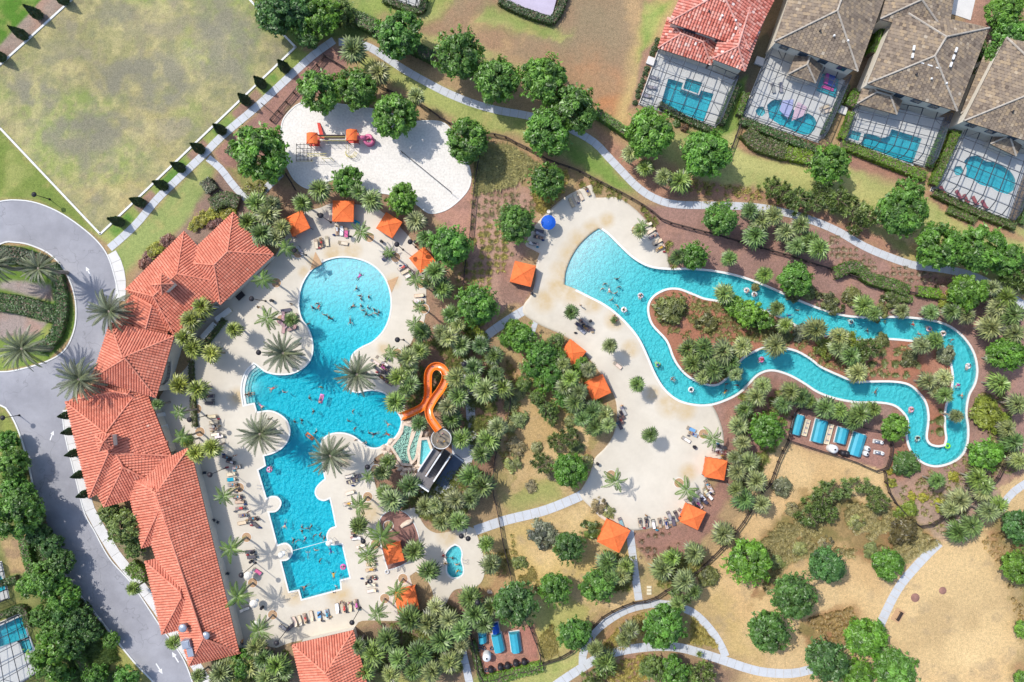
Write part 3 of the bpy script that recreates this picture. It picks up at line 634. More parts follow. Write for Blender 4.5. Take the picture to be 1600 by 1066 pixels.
def pool(name, P, depth, material, floor, holes=(), level=-.12, wallh=2.2, step=.6, rim=None, rimz=(.0,.1), walls=M['poolwall'], kind='structure', parent=None, skip=None):
    """basin: walls, a sloping floor, a body of water, a coping"""
    T=lambda o: tag(o,kind=kind) if parent is None else o
    b=MB(); 
    for L,s in [(P,1)]+[(h,-1) for h in holes]:
        L=L if s>0 else L[::-1]
        for i in range(len(L)):
            p,q=L[i-1],L[i]; b.face([(q[0],q[1],-wallh),(p[0],p[1],-wallh),(p[0],p[1],.05),(q[0],q[1],.05)])
    T(b.obj(name+'_wall',walls,parent))
    qa=np.array(P); lo=qa.min(0)-step; hi=qa.max(0)+step; xs=np.arange(lo[0],hi[0]+step,step); ys=np.arange(lo[1],hi[1]+step,step)
    A,B=np.meshgrid(xs,ys,indexing='ij'); a=A.ravel(); c=B.ravel(); z=level-depth(a,c); n2=len(ys); n1=len(xs)
    keep=inside(offset(P,step*1.5),a,c); ix=np.arange(n1*n2).reshape(n1,n2)
    F=np.stack([ix[:-1,:-1],ix[1:,:-1],ix[1:,1:],ix[:-1,1:]],-1).reshape(-1,4); F=F[keep[F].any(1)]
    used,inv=np.unique(F,return_inverse=True)
    T(meshobj(name+'_floor',np_mesh(name+'_floor',np.c_[a[used],c[used],z[used]],inv.reshape(F.shape),np.full(len(F),.5),[floor]),parent))
    b=MB(); b.prism(offset(P,.04),-wallh-.3,level,holes=[offset(h,-.04) for h in holes],bottom=True); T(b.obj(name+'_water',material,parent))
    if rim:
        O=offset(P,rim); b=MB(); n=len(P)
        for i in range(n):
            if skip and skip((P[i-1][0]+P[i][0])/2,(P[i-1][1]+P[i][1])/2): continue
            q=[P[i-1],O[i-1],O[i],P[i]]; z0,z1=rimz
            b.polys([(*p,z0) for p in q]+[(*p,z1) for p in q],[(4,5,6,7),(1,2,6,5),(3,0,4,7)])
        T(b.obj(name+'_coping',M['coping'],parent))
        for h in holes: b=MB(); b.prism(h,rimz[0],rimz[1],holes=[offset(h,-rim)]); T(b.obj(name+'_coping',M['coping'],parent))
def deep_main(x,y):
    cx,cy=W2(540,415); t=np.clip((cy-y)/16.5,0,1); d=.08+1.0*t**1.5
    ex,ey=W2(395,605); e=np.hypot(x-ex,y-ey); return np.clip(np.minimum(d+.6*np.clip((cy-y-14)/10,0,1),.25+e*.35),.1,1.7)
pool('pool',MAINP,deep_main,M['water'],M['floor'],rim=.3,rimz=(.03,.085))
def deep_river(x,y):
    bx,by=W2(895,400); t=np.clip(((x-bx)*.75-(y-by)*.66)/16,0,1); return .05+1.2*t**1.1
pool('river',RIVP,deep_river,M['riverwater'],M['floorpale'],holes=[ISLE],rim=.42,rimz=(-.02,.085),skip=lambda x,y: x<W2(938,0)[0] and y>W2(0,452)[1])
pool('spa',SPA,lambda x,y:.75+0*x,M['riverwater'],M['floor'],rim=.3,rimz=(.03,.1))

for P in ([(484.5,423),(493,393.5),(504,413)],[(605,439.6),(623,432),(612,457.5)]):
    q=[W2(*p) for p in P]; q=q if area2(q)>0 else q[::-1]; b=MB(); b.prism(q,.02,.1); tag(b.obj('paving',M['terracotta']),kind='structure')
# ------------------------------------------------------------------ roofs and buildings
TV=.12
def roof_face(P, tiles, caps, base, pitch=.5, course=.55, kind='barrel', seed=0):
    """P: 3-D corners of one roof plane. Lays tiles in columns down the slope, clipped to the plane's outline."""
    P=np.array([tuple(p) for p in P]); c=P.mean(0); A=np.c_[P[:,:2],np.ones(len(P))]; k,*_=np.linalg.lstsq(A,P[:,2],rcond=None)
    P[:,2]=A@k; n=np.array([-k[0],-k[1],1.]); n/=np.linalg.norm(n)
    down=np.array([k[0],k[1],0.]); down=-down/max(1e-9,np.linalg.norm(down)); down=down-n*(down@n); down/=np.linalg.norm(down)
    side=np.cross(n,down); U=(P-P[0])@side; Vv=(P-P[0])@down
    base.face([tuple(p) for p in (P if area2(P[:,:2])>0 else P[::-1])])
    base.face([tuple(p-np.array([0,0,.22])) for p in (P if area2(P[:,:2])<0 else P[::-1])])
    for i in range(len(P)):
        a,b=P[i-1],P[i]; base.face([a,b,b-np.array([0,0,.22]),a-np.array([0,0,.22])])
    r=random.Random(seed+int(abs(c[0]*10)))
    def span(u):
        h=[]
        for i in range(len(U)):
            u0,u1,v0,v1=U[i-1],U[i],Vv[i-1],Vv[i]
            if (u0<=u)!=(u1<=u): h.append(v0+(v1-v0)*(u-u0)/(u1-u0))
        h.sort(); return [(h[i],h[i+1]) for i in range(0,len(h)-1,2)]
    half=pitch*.5; ncol=int((U.max()-U.min())/pitch); off=U.min()+((U.max()-U.min())-ncol*pitch)/2
    up=n
    if kind=='barrel':
        prof=[(-half*.92,0.),(-half*.62,.13),(0,.2),(half*.62,.13),(half*.92,0.)]
    else: prof=[(-half*.96,.03),(half*.96,.03)]
    for ci in range(ncol):
        u=off+(ci+.5)*pitch; s0,s1=span(u-half*.5),span(u+half*.5); sm=span(u)
        if not sm: continue
        for (a,bv) in sm:
            if s0: a=max(a,min(q[0] for q in s0)) if len(sm)==1 else a
            if s1: a=max(a,min(q[0] for q in s1)) if len(sm)==1 else a
            if s0 and len(sm)==1: bv=min(bv,max(q[1] for q in s0))
            if s1 and len(sm)==1: bv=min(bv,max(q[1] for q in s1))
            if bv-a<.15: continue
            v=bv; streak=r.uniform(-.08,.08); sh=0 if kind=='barrel' else (ci%2)*course*.5
            first=True
            while v>a+.05:
                ln=course if not(first and sh) else course*.5; first=False
                t=max(a,v-ln); tone=min(1,max(0,r.gauss(.46,TV)+streak))
                def pt(x,h,vv): return P[0]+side*(u+x-0)+down*vv+up*h
                lift=.075 if kind=='barrel' else .07
                lo=[pt(x,h+lift,v) for x,h in prof]; hi=[pt(x*.94,h*.9+.01,t) for x,h in prof]; m=len(prof)
                tiles.polys(lo+hi,[(i,i+1,m+i+1,m+i) for i in range(m-1)],0,tone)
                ft=[pt(x,0.0,v) for x,h in (prof[0],prof[-1])]
                if kind=='barrel': tiles.face(lo[::-1],0,tone*.6)
                else: tiles.face([lo[1],lo[0],ft[0],ft[1]],0,tone*.6)
                v=t
    return P
def caps_line(caps, a, b, r=.2):
    a=Vector(a);b=Vector(b); n=max(1,int((b-a).length/.7))
    for i in range(n):
        p=a.lerp(b,i/n); q=a.lerp(b,(i+1.06)/n); caps.tube([p+Vector((0,0,.1)),q+Vector((0,0,.15))],[r,r*.86],6,0,True,rnd.uniform(.3,.75))
def hip(C, Rg, eave, ridge, tiles, caps, base, **k):
    """hip roof over corners C (photo pixels); the ridge runs from Rg[0] (by side C0-C1) to Rg[1] (by side C2-C3)"""
    c=[W(*p,eave) for p in C]; r=[W(*p,ridge) for p in Rg]
    for f in ([c[0],c[1],r[0]],[c[1],c[2],r[1],r[0]],[c[2],c[3],r[1]],[c[3],c[0],r[0],r[1]]): roof_face(f,tiles,caps,base,**k)
    for a,b in ((c[0],r[0]),(c[1],r[0]),(c[2],r[1]),(c[3],r[1])): caps_line(caps,a,b)
    if (r[0]-r[1]).length>.5: caps_line(caps,r[0],r[1])
    return c,r
def wallbox(b, C, h, inset=.8, z0=0):
    P=[W(*p,h) for p in C]; P=[(p.x,p.y) for p in P]
    if area2(P)<0: P=P[::-1]
    b.prism(offset(P,-inset),z0,h-.12,bottom=True); return offset(P,-inset)

club=tag(empty('clubhouse',W(230,700)),'long curving clubhouse with coral clay tile roofs beside the pool deck','building')
T,K,B_,WL=MB(),MB(),MB(),MB()
VOL=[([(365,332),(428,398),(345,476),(282,410)],[(356,393),(335,414)],4.2,6.6),
 ([(288,362),(366,445),(275,526),(197,452)],[(277,428),(240,463)],4.2,6.45),
 ([(206,460),(268,500),(258,532),(178,506)],[(238,478),(228,515)],4.0,5.9),
 ([(172.5,504),(272,525.6),(244,621),(144.4,591)],[(192,559),(196,560)],6.2,9.2),
 ([(110,626),(150,598),(228,575),(222,628)],[(180,612),(200,616)],4.1,5.7),
 ([(103,628),(225,600),(268,712),(140,778)],[(165,677),(170,708)],4.2,6.9),
 ([(128,725),(262,690),(262,765),(163,792)],[(177,700),(193,730)],4.0,6.5),
 ([(205,745),(296,699),(375.5,1020),(296,1040)],[(244,771),(318,997)],4.2,7.5),
 ([(196,745),(262,730),(272,842),(222,856)],[(240,765),(249,797)],4.1,7.0),
 ([(227,877),(292,861),(320,974),(253.6,990.5)],[(282,925),(284,933)],4.1,7.05)]
for C,Rg,e,r in VOL: hip(C,Rg,e,r,T,K,B_); wallbox(WL,C,e)
for C,ap,e,r in (([(253,427),(271.6,443.6),(254,460),(237,445)],(252,444),8.6,9.7),([(150,681),(174,677),(177,700),(155.7,705)],(162,691),8.6,9.7)):
    hip(C,[ap,ap],e,r,T,K,B_); wallbox(WL,C,e,.35,5.2)
tag(T.obj('roof_tile',M['tile'],club),kind='stuff'); tag(K.obj('ridge_cap',M['tile'],club),kind='stuff'); B_.obj('roof',M['tileflat'],club); WL.obj('wall',M['stucco'],club)
def column_row(P, n, h, w, parent, material):
    a,c=W(*P[0],0),W(*P[1],0)
    for i in range(n):
        p=a.lerp(c,i/(n-1)); b=MB(); b.box((0,0,h/2),(w,w,h)); b.box((0,0,h-.1),(w*1.3,w*1.3,.2)); b.box((0,0,.12),(w*1.25,w*1.25,.24))
        b.obj('column',material,parent,loc=p-parent.location,rz=.25)
column_row([(251,628),(268,705)],5,3.2,.7,club,M['white'])
column_row([(300,712),(377,1018)],11,3.2,.5,club,M['white'])
# loggia, balcony rail and door openings on the pool side
def panel_on(P0,P1,f0,f1,z0,z1,material,parent,name,depth=.12,sub=None):
    """upright panel on the line P0-P1 (photo pixels), between fractions f0 and f1"""
    a,c=W(*P0,0),W(*P1,0); p,q=a.lerp(c,f0),a.lerp(c,f1); d=(q-p); b=MB()
    b.box((0,0,0),(d.length,depth,z1-z0)); o=b.obj(name,material,parent,loc=(p+q)/2+Vector((0,0,(z0+z1)/2))-parent.location,rz=math.atan2(d.y,d.x))
    if sub:
        b=MB(); b.box((0,0,0),(d.length-.24,depth+.05,z1-z0-.24)); b.obj(sub,M['glass'],o)
    return o
for f in (.06,.29,.52,.75): panel_on((247,632),(264,700),f,f+.17,.1,2.9,M['white'],club,'door',.14,'pane')
for f in np.arange(.03,.95,.105): panel_on((292,720),(369,1016),f,f+.06,.2,2.7,M['white'],club,'window',.14,'pane')
for P0,P1,n in (((356,470),(424,402),5),((276,528),(345,478),4),((262,545),(242,612),3)):
    for i in range(n): panel_on(P0,P1,(i+.15)/n,(i+.85)/n,.2,2.8,M['white'],club,'window',.3,'pane')
b=MB(); L=[W(*p,0) for p in ((268,542),(276,552),(279,570),(277,590),(268,600),(257,604))]
L=resample([(p.x,p.y,3.3) for p in L],.7)
for z in (3.3,3.75,4.2): b.tube([(x,y,z) for x,y,_ in L],.04,5)
for x,y,_ in L: b.tube([(x,y,3.2),(x,y,4.25)],.03,4)
o=b.obj('balcony_rail',M['dark'],club); o.location=-club.location
b=MB(); b.prism([tuple(W(*p,0).xy) for p in ((268,540),(279,552),(281,572),(278,592),(268,602),(250,606),(262,540))][::-1],2.9,3.2,bottom=True); o=b.obj('balcony',M['stucco'],club); o.location=-club.location
for px,py in ((288.6,979),(324,991)):
    b=MB(); b.lathe([(.5,-1.),(.5,.5),(.75,.55),(.8,.8),(.55,1.0),(.05,1.05)],14); p=W(px,py,6.6); v=b.obj('roof_vent',M['steel'],club,True,loc=p-club.location)
b=MB(); p=W(295,1008,5.8); b.box((0,.5,.2),(1.5,1.5,1.5)); b.box((0.2,-1.1,.0),(1.1,1.9,1.0)); b.box((0,.5,1.0),(1.1,1.1,.12)); b.obj('air_handler',M['steel'],club,loc=p-club.location,rz=R(12))
for c in club.children:
    if c.name.split('.')[0] in ('roof_tile','ridge_cap','roof','wall'): c.location=-club.location

ann=tag(empty('pool_house',W(520,1060)),'square pool house with coral clay tile roof below the row of sunbeds','building')
T,K,B_,WL=MB(),MB(),MB(),MB(); C=[(457,1007),(552,985),(592,1140),(494,1166)]
hip(C,[(509,1052),(536,1100)],4.2,7.2,T,K,B_); wallbox(WL,C,4.2)
for b,n,m in ((T,'roof_tile',M['tile']),(K,'ridge_cap',M['tile']),(B_,'roof',M['tileflat']),(WL,'wall',M['stucco'])):
    o=b.obj(n,m,ann); o.location=-ann.location
    if n in('roof_tile','ridge_cap'): o['kind']='stuff'

def house(label, vols, tile, flat, wall, front, windows, center, kind='flat'):
    global TV; TV=.2
    h=tag(empty('house',W(*center)),label,'house','houses with screened pools'); T,K,B_,WL=MB(),MB(),MB(),MB()
    for C,Rg,e,r in vols: hip(C,Rg,e,r,T,K,B_,kind=kind,pitch=.56 if kind=='barrel' else .62,course=.6); wallbox(WL,C,e,.5)
    for b,n,m in ((T,'roof_tile',tile),(K,'ridge_cap',M['capred'] if kind=='barrel' else M['capgrey']),(B_,'roof',flat),(WL,'wall',wall)):
        o=b.obj(n,m,h); o.location=-h.location
        if n in('roof_tile','ridge_cap'): o['kind']='stuff'
    for (P0,P1,z0,z1,fs) in windows:
        C,Rg,e,r=vols[0]; A=W(*C[0],e); B=W(*C[1],e); d=(B-A).normalized(); n=Vector((d.y,-d.x,0))
        if n.dot(W(*Rg[0],0)-A)>0: n=-n
        for f0,f1 in fs:
            p,q=A.lerp(B,f0)-n*.47,A.lerp(B,f1)-n*.47; b=MB(); b.box((0,0,0),((q-p).length,.14,z1-z0)); m=(p+q)/2; m.z=(z0+z1)/2
            o=b.obj('window',M['slate'],h,loc=m-h.location,rz=math.atan2(d.y,d.x)); b=MB(); b.box((0,0,0),((q-p).length-.2,.2,z1-z0-.2)); b.obj('pane',M['glass'],o)
    for f in range(3):
        C,Rg,e,r=vols[0]; p=W((C[0][0]*(2-f)+C[1][0]*(f+1))/3*.5+Rg[0][0]*.5,(C[0][1]*(2-f)+C[1][1]*(f+1))/3*.5+Rg[0][1]*.5,(e+r)/2+.1)
        b=MB(); b.lathe([(.12,-.3),(.12,.35),(.2,.4),(.02,.5)],8); b.obj('vent_pipe',M['white'] if f else M['dark'],h,loc=p-h.location)
    return h
fs4=[(.1,.2),(.33,.43),(.57,.67),(.8,.9)]
h1=house('house with weathered pink and red barrel tile roof, widest of the row',[([(1045,35),(1170,78),(1240,-60),(1110,-110)],[(1128,-12),(1170,-80)],6.2,8.8),
 ([(1113,92),(1163.5,111.5),(1207,-5),(1150,-25)],[(1153,73),(1172,10)],5.4,7.1),([(1043,28),(1028,75),(1111,102),(1128,55)],[(1064,53),(1098,66)],3.1,4.8)],
 M['tilered'],mat('red_underlay',alb(150,80,66),.2,2,.9),M['stucco'],None,[((1049,37),(1120,61),4.2,5.4,[(.2,.35),(.6,.75)])],(1130,20),'barrel')
h2=house('brown-grey tiled house with a coloured float on its screened deck',[([(1210,65),(1340,112),(1395,-40),(1262,-90)],[(1308,17),(1330,-45)],6.3,9.2),
 ([(1232,116),(1274,130),(1295,80),(1250,66)],[(1261,101),(1270,75)],3.2,4.7)],M['tilegrey'],M['tilegreyflat'],M['stucco'],None,[((1212,68),(1336,112),3.9,5.2,fs4)],(1300,20))
h3=house('brown-grey tiled house with pale ridge vents and an angular screened pool',[([(1355,131),(1495,174),(1545,44),(1404,12)],[(1460,88),(1478,58)],6.3,9.0),
 ([(1375,30),(1480,58),(1500,-60),(1405,-80)],[(1440,0),(1455,-50)],6.0,8.3),([(1355,118),(1339,162),(1401,179),(1418,135)],[(1370,144),(1391,150)],3.2,4.6)],
 M['tilegrey'],M['tilegreyflat'],M['stucco'],None,[((1358,133),(1491,173),3.9,5.2,[(.35,.45),(.55,.65),(.75,.85)])],(1450,80))
h4=house('brown-grey tiled house with red lounge chairs behind its pool',[([(1506,189),(1640,232),(1700,90),(1572,59)],[(1612,146),(1632,115)],6.3,9.0),
 ([(1547,225),(1587,244),(1612,200),(1572,183)],[(1577,212),(1586,195)],3.2,4.6),([(1500,178),(1524,184),(1566,70),(1546,64)],[(1518,165),(1550,90)],3.2,3.7)],M['tilegrey'],M['tilegreyflat'],M['stucco'],None,[((1509,191),(1630,230),3.9,5.2,fs4)],(1590,140))
# ridge vents of the third house: white pieces let into the roof
for (a,c,n) in (((1428,75),(1426,87),2),((1440,98),(1466,106),3),((1494,78),(1486,101),3)):
    for i in range(n):
        t=i/max(1,n-1); p=W(a[0]+(c[0]-a[0])*t,a[1]+(c[1]-a[1])*t,8.4); b=MB(); b.box((0,0,0),(.9,.35,.25)); b.obj('ridge_vent',M['white'],h3,loc=p-h3.location,rz=-math.atan2(c[1]-a[1],c[0]-a[0]))
for t in (0,1,2):
    p=W(1330-t*3.2,20+t*7,7.7); b=MB(); b.box((0,0,0),(.9,.4,.25)); b.obj('ridge_vent',M['white'],h2,loc=p-h2.location,rz=1.1)

def enclosure(label, TL, TR, BR, BL, nu, nv, pools, h=2.9, deckpts=None, mansard=1.2):
    """aluminium screen room: deck, posts, roof beams, screen panels; its pool is part of it"""
    e=tag(empty('screen_enclosure',W((TL[0]+BR[0])/2,(TL[1]+BR[1])/2)),label,'pool enclosure','screened pool enclosures'); o0=e.location
    c=[W(*p,0) for p in (TL,TR,BR,BL)]
    def at(u,v,z): # u along the house, v away from it
        p=c[0].lerp(c[1],u).lerp(c[3].lerp(c[2],u),v); return Vector((p.x,p.y,z))-o0
    ctr=at(.5,.5,0)
    dk=wloop([TL,TR,BR,BL],1,10); b=MB(); b.prism(offset(dk,.15),-.02,.07,holes=[HOME[k] for k in pools]); d=b.obj('deck',M['coping'],e); d.location=-o0
    for k in pools:
        pool('basin',HOME[k],(lambda x,y:1.25+0*x) if len(k)==1 else (lambda x,y:.6+0*x),M['homewater'],M['floor'],rim=.28,rimz=(.05,.1),level=-.06,step=.5,kind=None,parent=e)
    for ch in e.children:
        if ch.name.startswith('basin'): ch.location=-o0
    H=lambda v: h+ (0 if .12<v<.93 else -.0)
    def beam(p,q,w=.12,name='beam'):
        b=MB(); d=q-p; L=d.length; b.box((0,0,0),(L,w,w*1.4)); o=b.obj(name,M['bronze'],e,loc=(p+q)/2); o.rotation_mode='QUATERNION'; o.rotation_quaternion=d.to_track_quat('X','Z'); return o
    top=[at(i/nu,.0,h) for i in range(nu+1)]
    for i in range(nu+1):
        beam(at(i/nu,0,h),at(i/nu,1-mansard/12,h+.35)); beam(at(i/nu,1-mansard/12,h+.35),at(i/nu,1,h-.7)); beam(at(i/nu,1,h-.7),at(i/nu,1,0),.1,'post')
    for j in range(nv+1):
        v=j/nv*(1-mansard/12); z=h+.35*j/nv; beam(at(0,v,z),at(1,v,z),.08)
        for u in (0,1):
            if j: beam(at(u,v,z),at(u,v,0),.09,'post')
    for z in (h-.7,1.0,.1): beam(at(0,1,z),at(1,1,z),.07,'rail'); beam(at(0,0,z),at(0,1,z),.07,'rail'); beam(at(1,0,z),at(1,1,z),.07,'rail')
    v1=1-mansard/12
    for (u0,va,u1,vb) in ((0,0,1/nu,v1/nv),(1,0,1-1/nu,v1/nv),(0,v1,1/nu,v1*(1-1/nv)),(1,v1,1-1/nu,v1*(1-1/nv)),(1-1/nu,v1/nv,1,v1*2/nv),(1/nu,v1/nv,0,v1*2/nv)):
        beam(at(u0,va,h+.35*va),at(u1,vb,h+.35*vb),.06,'brace')
    me=None
    for i in range(nu):
        for j in range(nv):
            va,vb=v1*j/nv,v1*(j+1)/nv; b=MB(); b.face([at(i/nu,va,h+.35*va+.02),at(i/nu,vb,h+.35*vb+.02),at((i+1)/nu,vb,h+.35*vb+.02),at((i+1)/nu,va,h+.35*va+.02)]); b.obj('screen_panel',M['screen'],e)
        b=MB(); b.face([at(i/nu,v1,h+.36),at(i/nu,1,h-.7),at((i+1)/nu,1,h-.7),at((i+1)/nu,v1,h+.36)]); b.obj('screen_panel',M['screen'],e)
        b=MB(); b.face([at(i/nu,1,h-.7),at(i/nu,1,0),at((i+1)/nu,1,0),at((i+1)/nu,1,h-.7)]); b.obj('screen_panel',M['screen'],e)
    for u in (0,1):
        b=MB(); b.face([at(u,0,0),at(u,0,h),at(u,v1,h+.35),at(u,1,h-.7),at(u,1,0)]); b.obj('screen_panel',M['screen'],e)
    return e
enclosure('screened pool with square spa beside the pink tiled house',(1029,79),(1147,127),(1118,199),(999,163),6,4,['a'])
enclosure('screened pool with round end and pastel floats beside the brown-grey house',(1202,77),(1319,127),(1278,222),(1159,184),6,5,['b','bs'])
enclosure('screened angular pool with separate square spa',(1338,160),(1474,185),(1446,261),(1314,223),6,5,['c','cs'])
enclosure('screened curving pool with a row of red loungers',(1505,190),(1612,232),(1573,347),(1454,298),6,6,['d','ds'])
enclosure('screened turquoise pool in the bottom corner beside the bushy trees',(-40,1110),(-40,990),(35,958),(60,1050),5,4,['e','es'])
enclosure('screened pool corner showing at the picture edge above a hedge',(-60,960),(-60,890),(2,878),(14,934),4,3,['f'])
b=MB(); q=[(1072,123),(1097,130),(1090,147),(1067,139)]
b.prism(offset(wloop(q,1,10),.3),-1.2,.25,holes=[wloop(q,1,10)]); o=b.obj('spa_wall',M['coping']); sp=tag(empty('spa',W(1081,135)),'raised square spa at the corner of the pink house pool','spa'); o.parent=sp; o.location=-sp.location
b=MB(); b.prism(wloop(q,1,10),-1.,.12,bottom=True); o=b.obj('spa_water',M['homewater'],sp); o.location=-sp.location
b=MB(); b.prism(wloop(q,1,10),-1.1,-.5,bottom=True); o=b.obj('spa_floor',M['floor'],sp); o.location=-sp.location
# top-edge roofs and pads that reach into the frame
b=MB(); b.prism([tuple(W(*p,0).xy) for p in ((783,-40),(783,2),(862,28),(880,-40))],0,.5,bottom=True); tag(b.obj('paved_pad',M['lavender']),'lavender paved pad edged by dark hedge above the dirt lot','paving')
enclosure('screened enclosure corner above the green lawn at the top',(600,-40),(676,-40),(652,16),(608,-2),3,2,[])
b=MB(); b.prism([tuple(W(*p,0).xy) for p in ((1492,-30),(1530,-30),(1516,32),(1486,22))],0,.12,bottom=True); tag(b.obj('driveway',M['concrete']),kind='structure')
for px,py in ((1017,97),(1186,97),(1315,173),(1492,197),(1147,142)):
    b=MB(); b.box((0,0,.25),(1.7,1.5,.5)); tag(b.obj('equipment_pad',M['concrete'],loc=W(px,py),rz=R(-20)),f'pale concrete pad beside the {dict(((1017,"wall left of the pink tiled house"),(1186,"dark gap between the first two houses"),(1315,"hedge by the angular pool"),(1492,"hedge by the red loungers"),(1147,"hedge by the square spa")))[px]}'.replace('left of','outside'),'pad')
# ------------------------------------------------------------------ plants
REG=[]      # things that get their label at the end: (object, look, category, group, px, py)
def reg(o, look, cat, group, px, py): o['category']=cat; o['group']=group; REG.append((o,look,px,py)); return o

def unit(v): return v/np.maximum(1e-9,np.linalg.norm(v,axis=-1,keepdims=True))
def leaf_quads(P, Nrm, size, rg, aspect=2.2):
    """one four-cornered leaf spray at each point, facing about Nrm"""
    n=len(P); t=unit(np.cross(Nrm,unit(rg.normal(size=(n,3))))); b=np.cross(Nrm,t); s=(size*rg.uniform(.6,1.35,n))[:,None]
    V=np.stack([P-t*s*.5*aspect,P-b*s*.42+Nrm*s*.12,P+t*s*.5*aspect,P+b*s*.42+Nrm*s*.12],1).reshape(-1,3)
    return V,np.arange(4*n).reshape(n,4)
def crown_mesh(name, seed, nclump, per, size, zc, rz, flat=.55, clump=.27, m='leaf', hole=.0):
    """crown of leaf sprays in clumps, radius about 1"""
    rg=np.random.default_rng(seed); P=[];Nn=[];T=[]
    lob=rg.normal(size=(11,3)); lob[:,2]=np.abs(lob[:,2])*.5; lob=unit(lob); la=rg.uniform(-.3,.26,11)
    for i in range(nclump):
        d=rg.normal(size=3); d[2]=d[2]*.8+.35; d/=np.linalg.norm(d)
        r=1+ (la*np.clip((lob@d-.55)/.45,0,1)).sum(); r*=rg.uniform(.78,.98) if rg.random()<.8 else rg.uniform(.35,.7)
        c=np.array([d[0]*r*.86,d[1]*r*.86,zc+d[2]*r*rz]); k=clump*rg.choice([.55,.75,1.,1.3])*rg.uniform(.85,1.1); tone=np.clip(rg.normal(.5,.26),.02,.98)
        q=rg.normal(size=(per,3)); q=unit(q)*(rg.random((per,1))**.45)*k; q[:,2]*=flat
        P.append(c+q); nn=unit(q/np.array([1,1,flat])*.8+d*.25*k+np.array([0,0,.55*k])+rg.normal(size=(per,3))*.5*k); Nn.append(nn)
        T.append(np.clip(tone+rg.normal(0,.13,per),0,1))
    for i in range(nclump//3):    # stray sprigs that break the outline
        d=rg.normal(size=3); d[2]=abs(d[2])*.5; d/=np.linalg.norm(d); r=rg.uniform(.86,1.12); c=np.array([d[0]*r*.9,d[1]*r*.9,zc+d[2]*r*rz*.9]); m_=max(6,per//7)
        q=rg.normal(size=(m_,3))*clump*.22+d*rg.uniform(-.12,.16,(m_,1)); P.append(c+q); Nn.append(unit(d+rg.normal(size=(m_,3))*.6+np.array([0,0,.6]))); T.append(np.clip(rg.normal(.62,.2,m_),0,1))
    P=np.concatenate(P);Nn=np.concatenate(Nn);T=np.concatenate(T); V,F=leaf_quads(P,Nn,size,rg); return np_mesh(name,V,F,T,[M[m]])
def trunk_mesh(name, seed, h, r, limbs=5, spread=.5, m='bark'):
    rg=random.Random(seed); b=MB(); b.tube([(0,0,-.05),(rg.uniform(-.03,.03),rg.uniform(-.03,.03),h*.5),(0,0,h)],[r*1.3,r,r*.8],7)
    for i in range(limbs):
        a=i*2*math.pi/limbs+rg.uniform(-.4,.4); l=rg.uniform(.6,1.)*spread
        b.tube([(0,0,h*.9),(math.cos(a)*l*.5,math.sin(a)*l*.5,h*1.25),(math.cos(a)*l,math.sin(a)*l,h*1.5)],[r*.6,r*.4,r*.18],5)
    return b.mesh(name,[M[m]])
OAK=[(crown_mesh('oak_crown',s,120,105,.074,1.32,.8,clump=.2),trunk_mesh('oak_trunk',s,.75,.06)) for s in range(6)]
LOOSE=[(crown_mesh('loose_crown',20+s,70,70,.08,1.15,.8,clump=.2),trunk_mesh('loose_trunk',s,.7,.05)) for s in range(3)]
BUSH=[crown_mesh('bush_leaf',40+s,26,80,.13,.45,.5,clump=.34) for s in range(4)]
def pine_crown(seed):
    rg=np.random.default_rng(seed); V=[];F=[];T=[];n=0
    for i in range(30):
        a=rg.uniform(0,6.28); r=rg.uniform(.1,1)**.7; c=np.array([math.cos(a)*r*.85,math.sin(a)*r*.85,1.+rg.uniform(-.5,.5)+(1-r)*.7]); tone=np.clip(rg.normal(.5,.22),0,1)
        d=unit(rg.normal(size=(46,3))+np.array([0,0,.35])); L=.24*rg.uniform(.6,1.25,(46,1)); s=unit(np.cross(d,rg.normal(size=(46,3))))*.032
        q=np.stack([c+d*.02-s,c+d*.02+s,c+d*L+s*.5,c+d*L-s*.5],1).reshape(-1,3); V.append(q); F.append(np.arange(46*4).reshape(46,4)+n); n+=46*4; T.append(np.clip(tone+rg.normal(0,.15,46),0,1))
    return np_mesh('pine_crown',np.concatenate(V),np.concatenate(F),np.concatenate(T),[M['leaf']])
PINE=[(pine_crown(60+s),trunk_mesh('pine_trunk',s,1.2,.045,7,.7)) for s in range(3)]
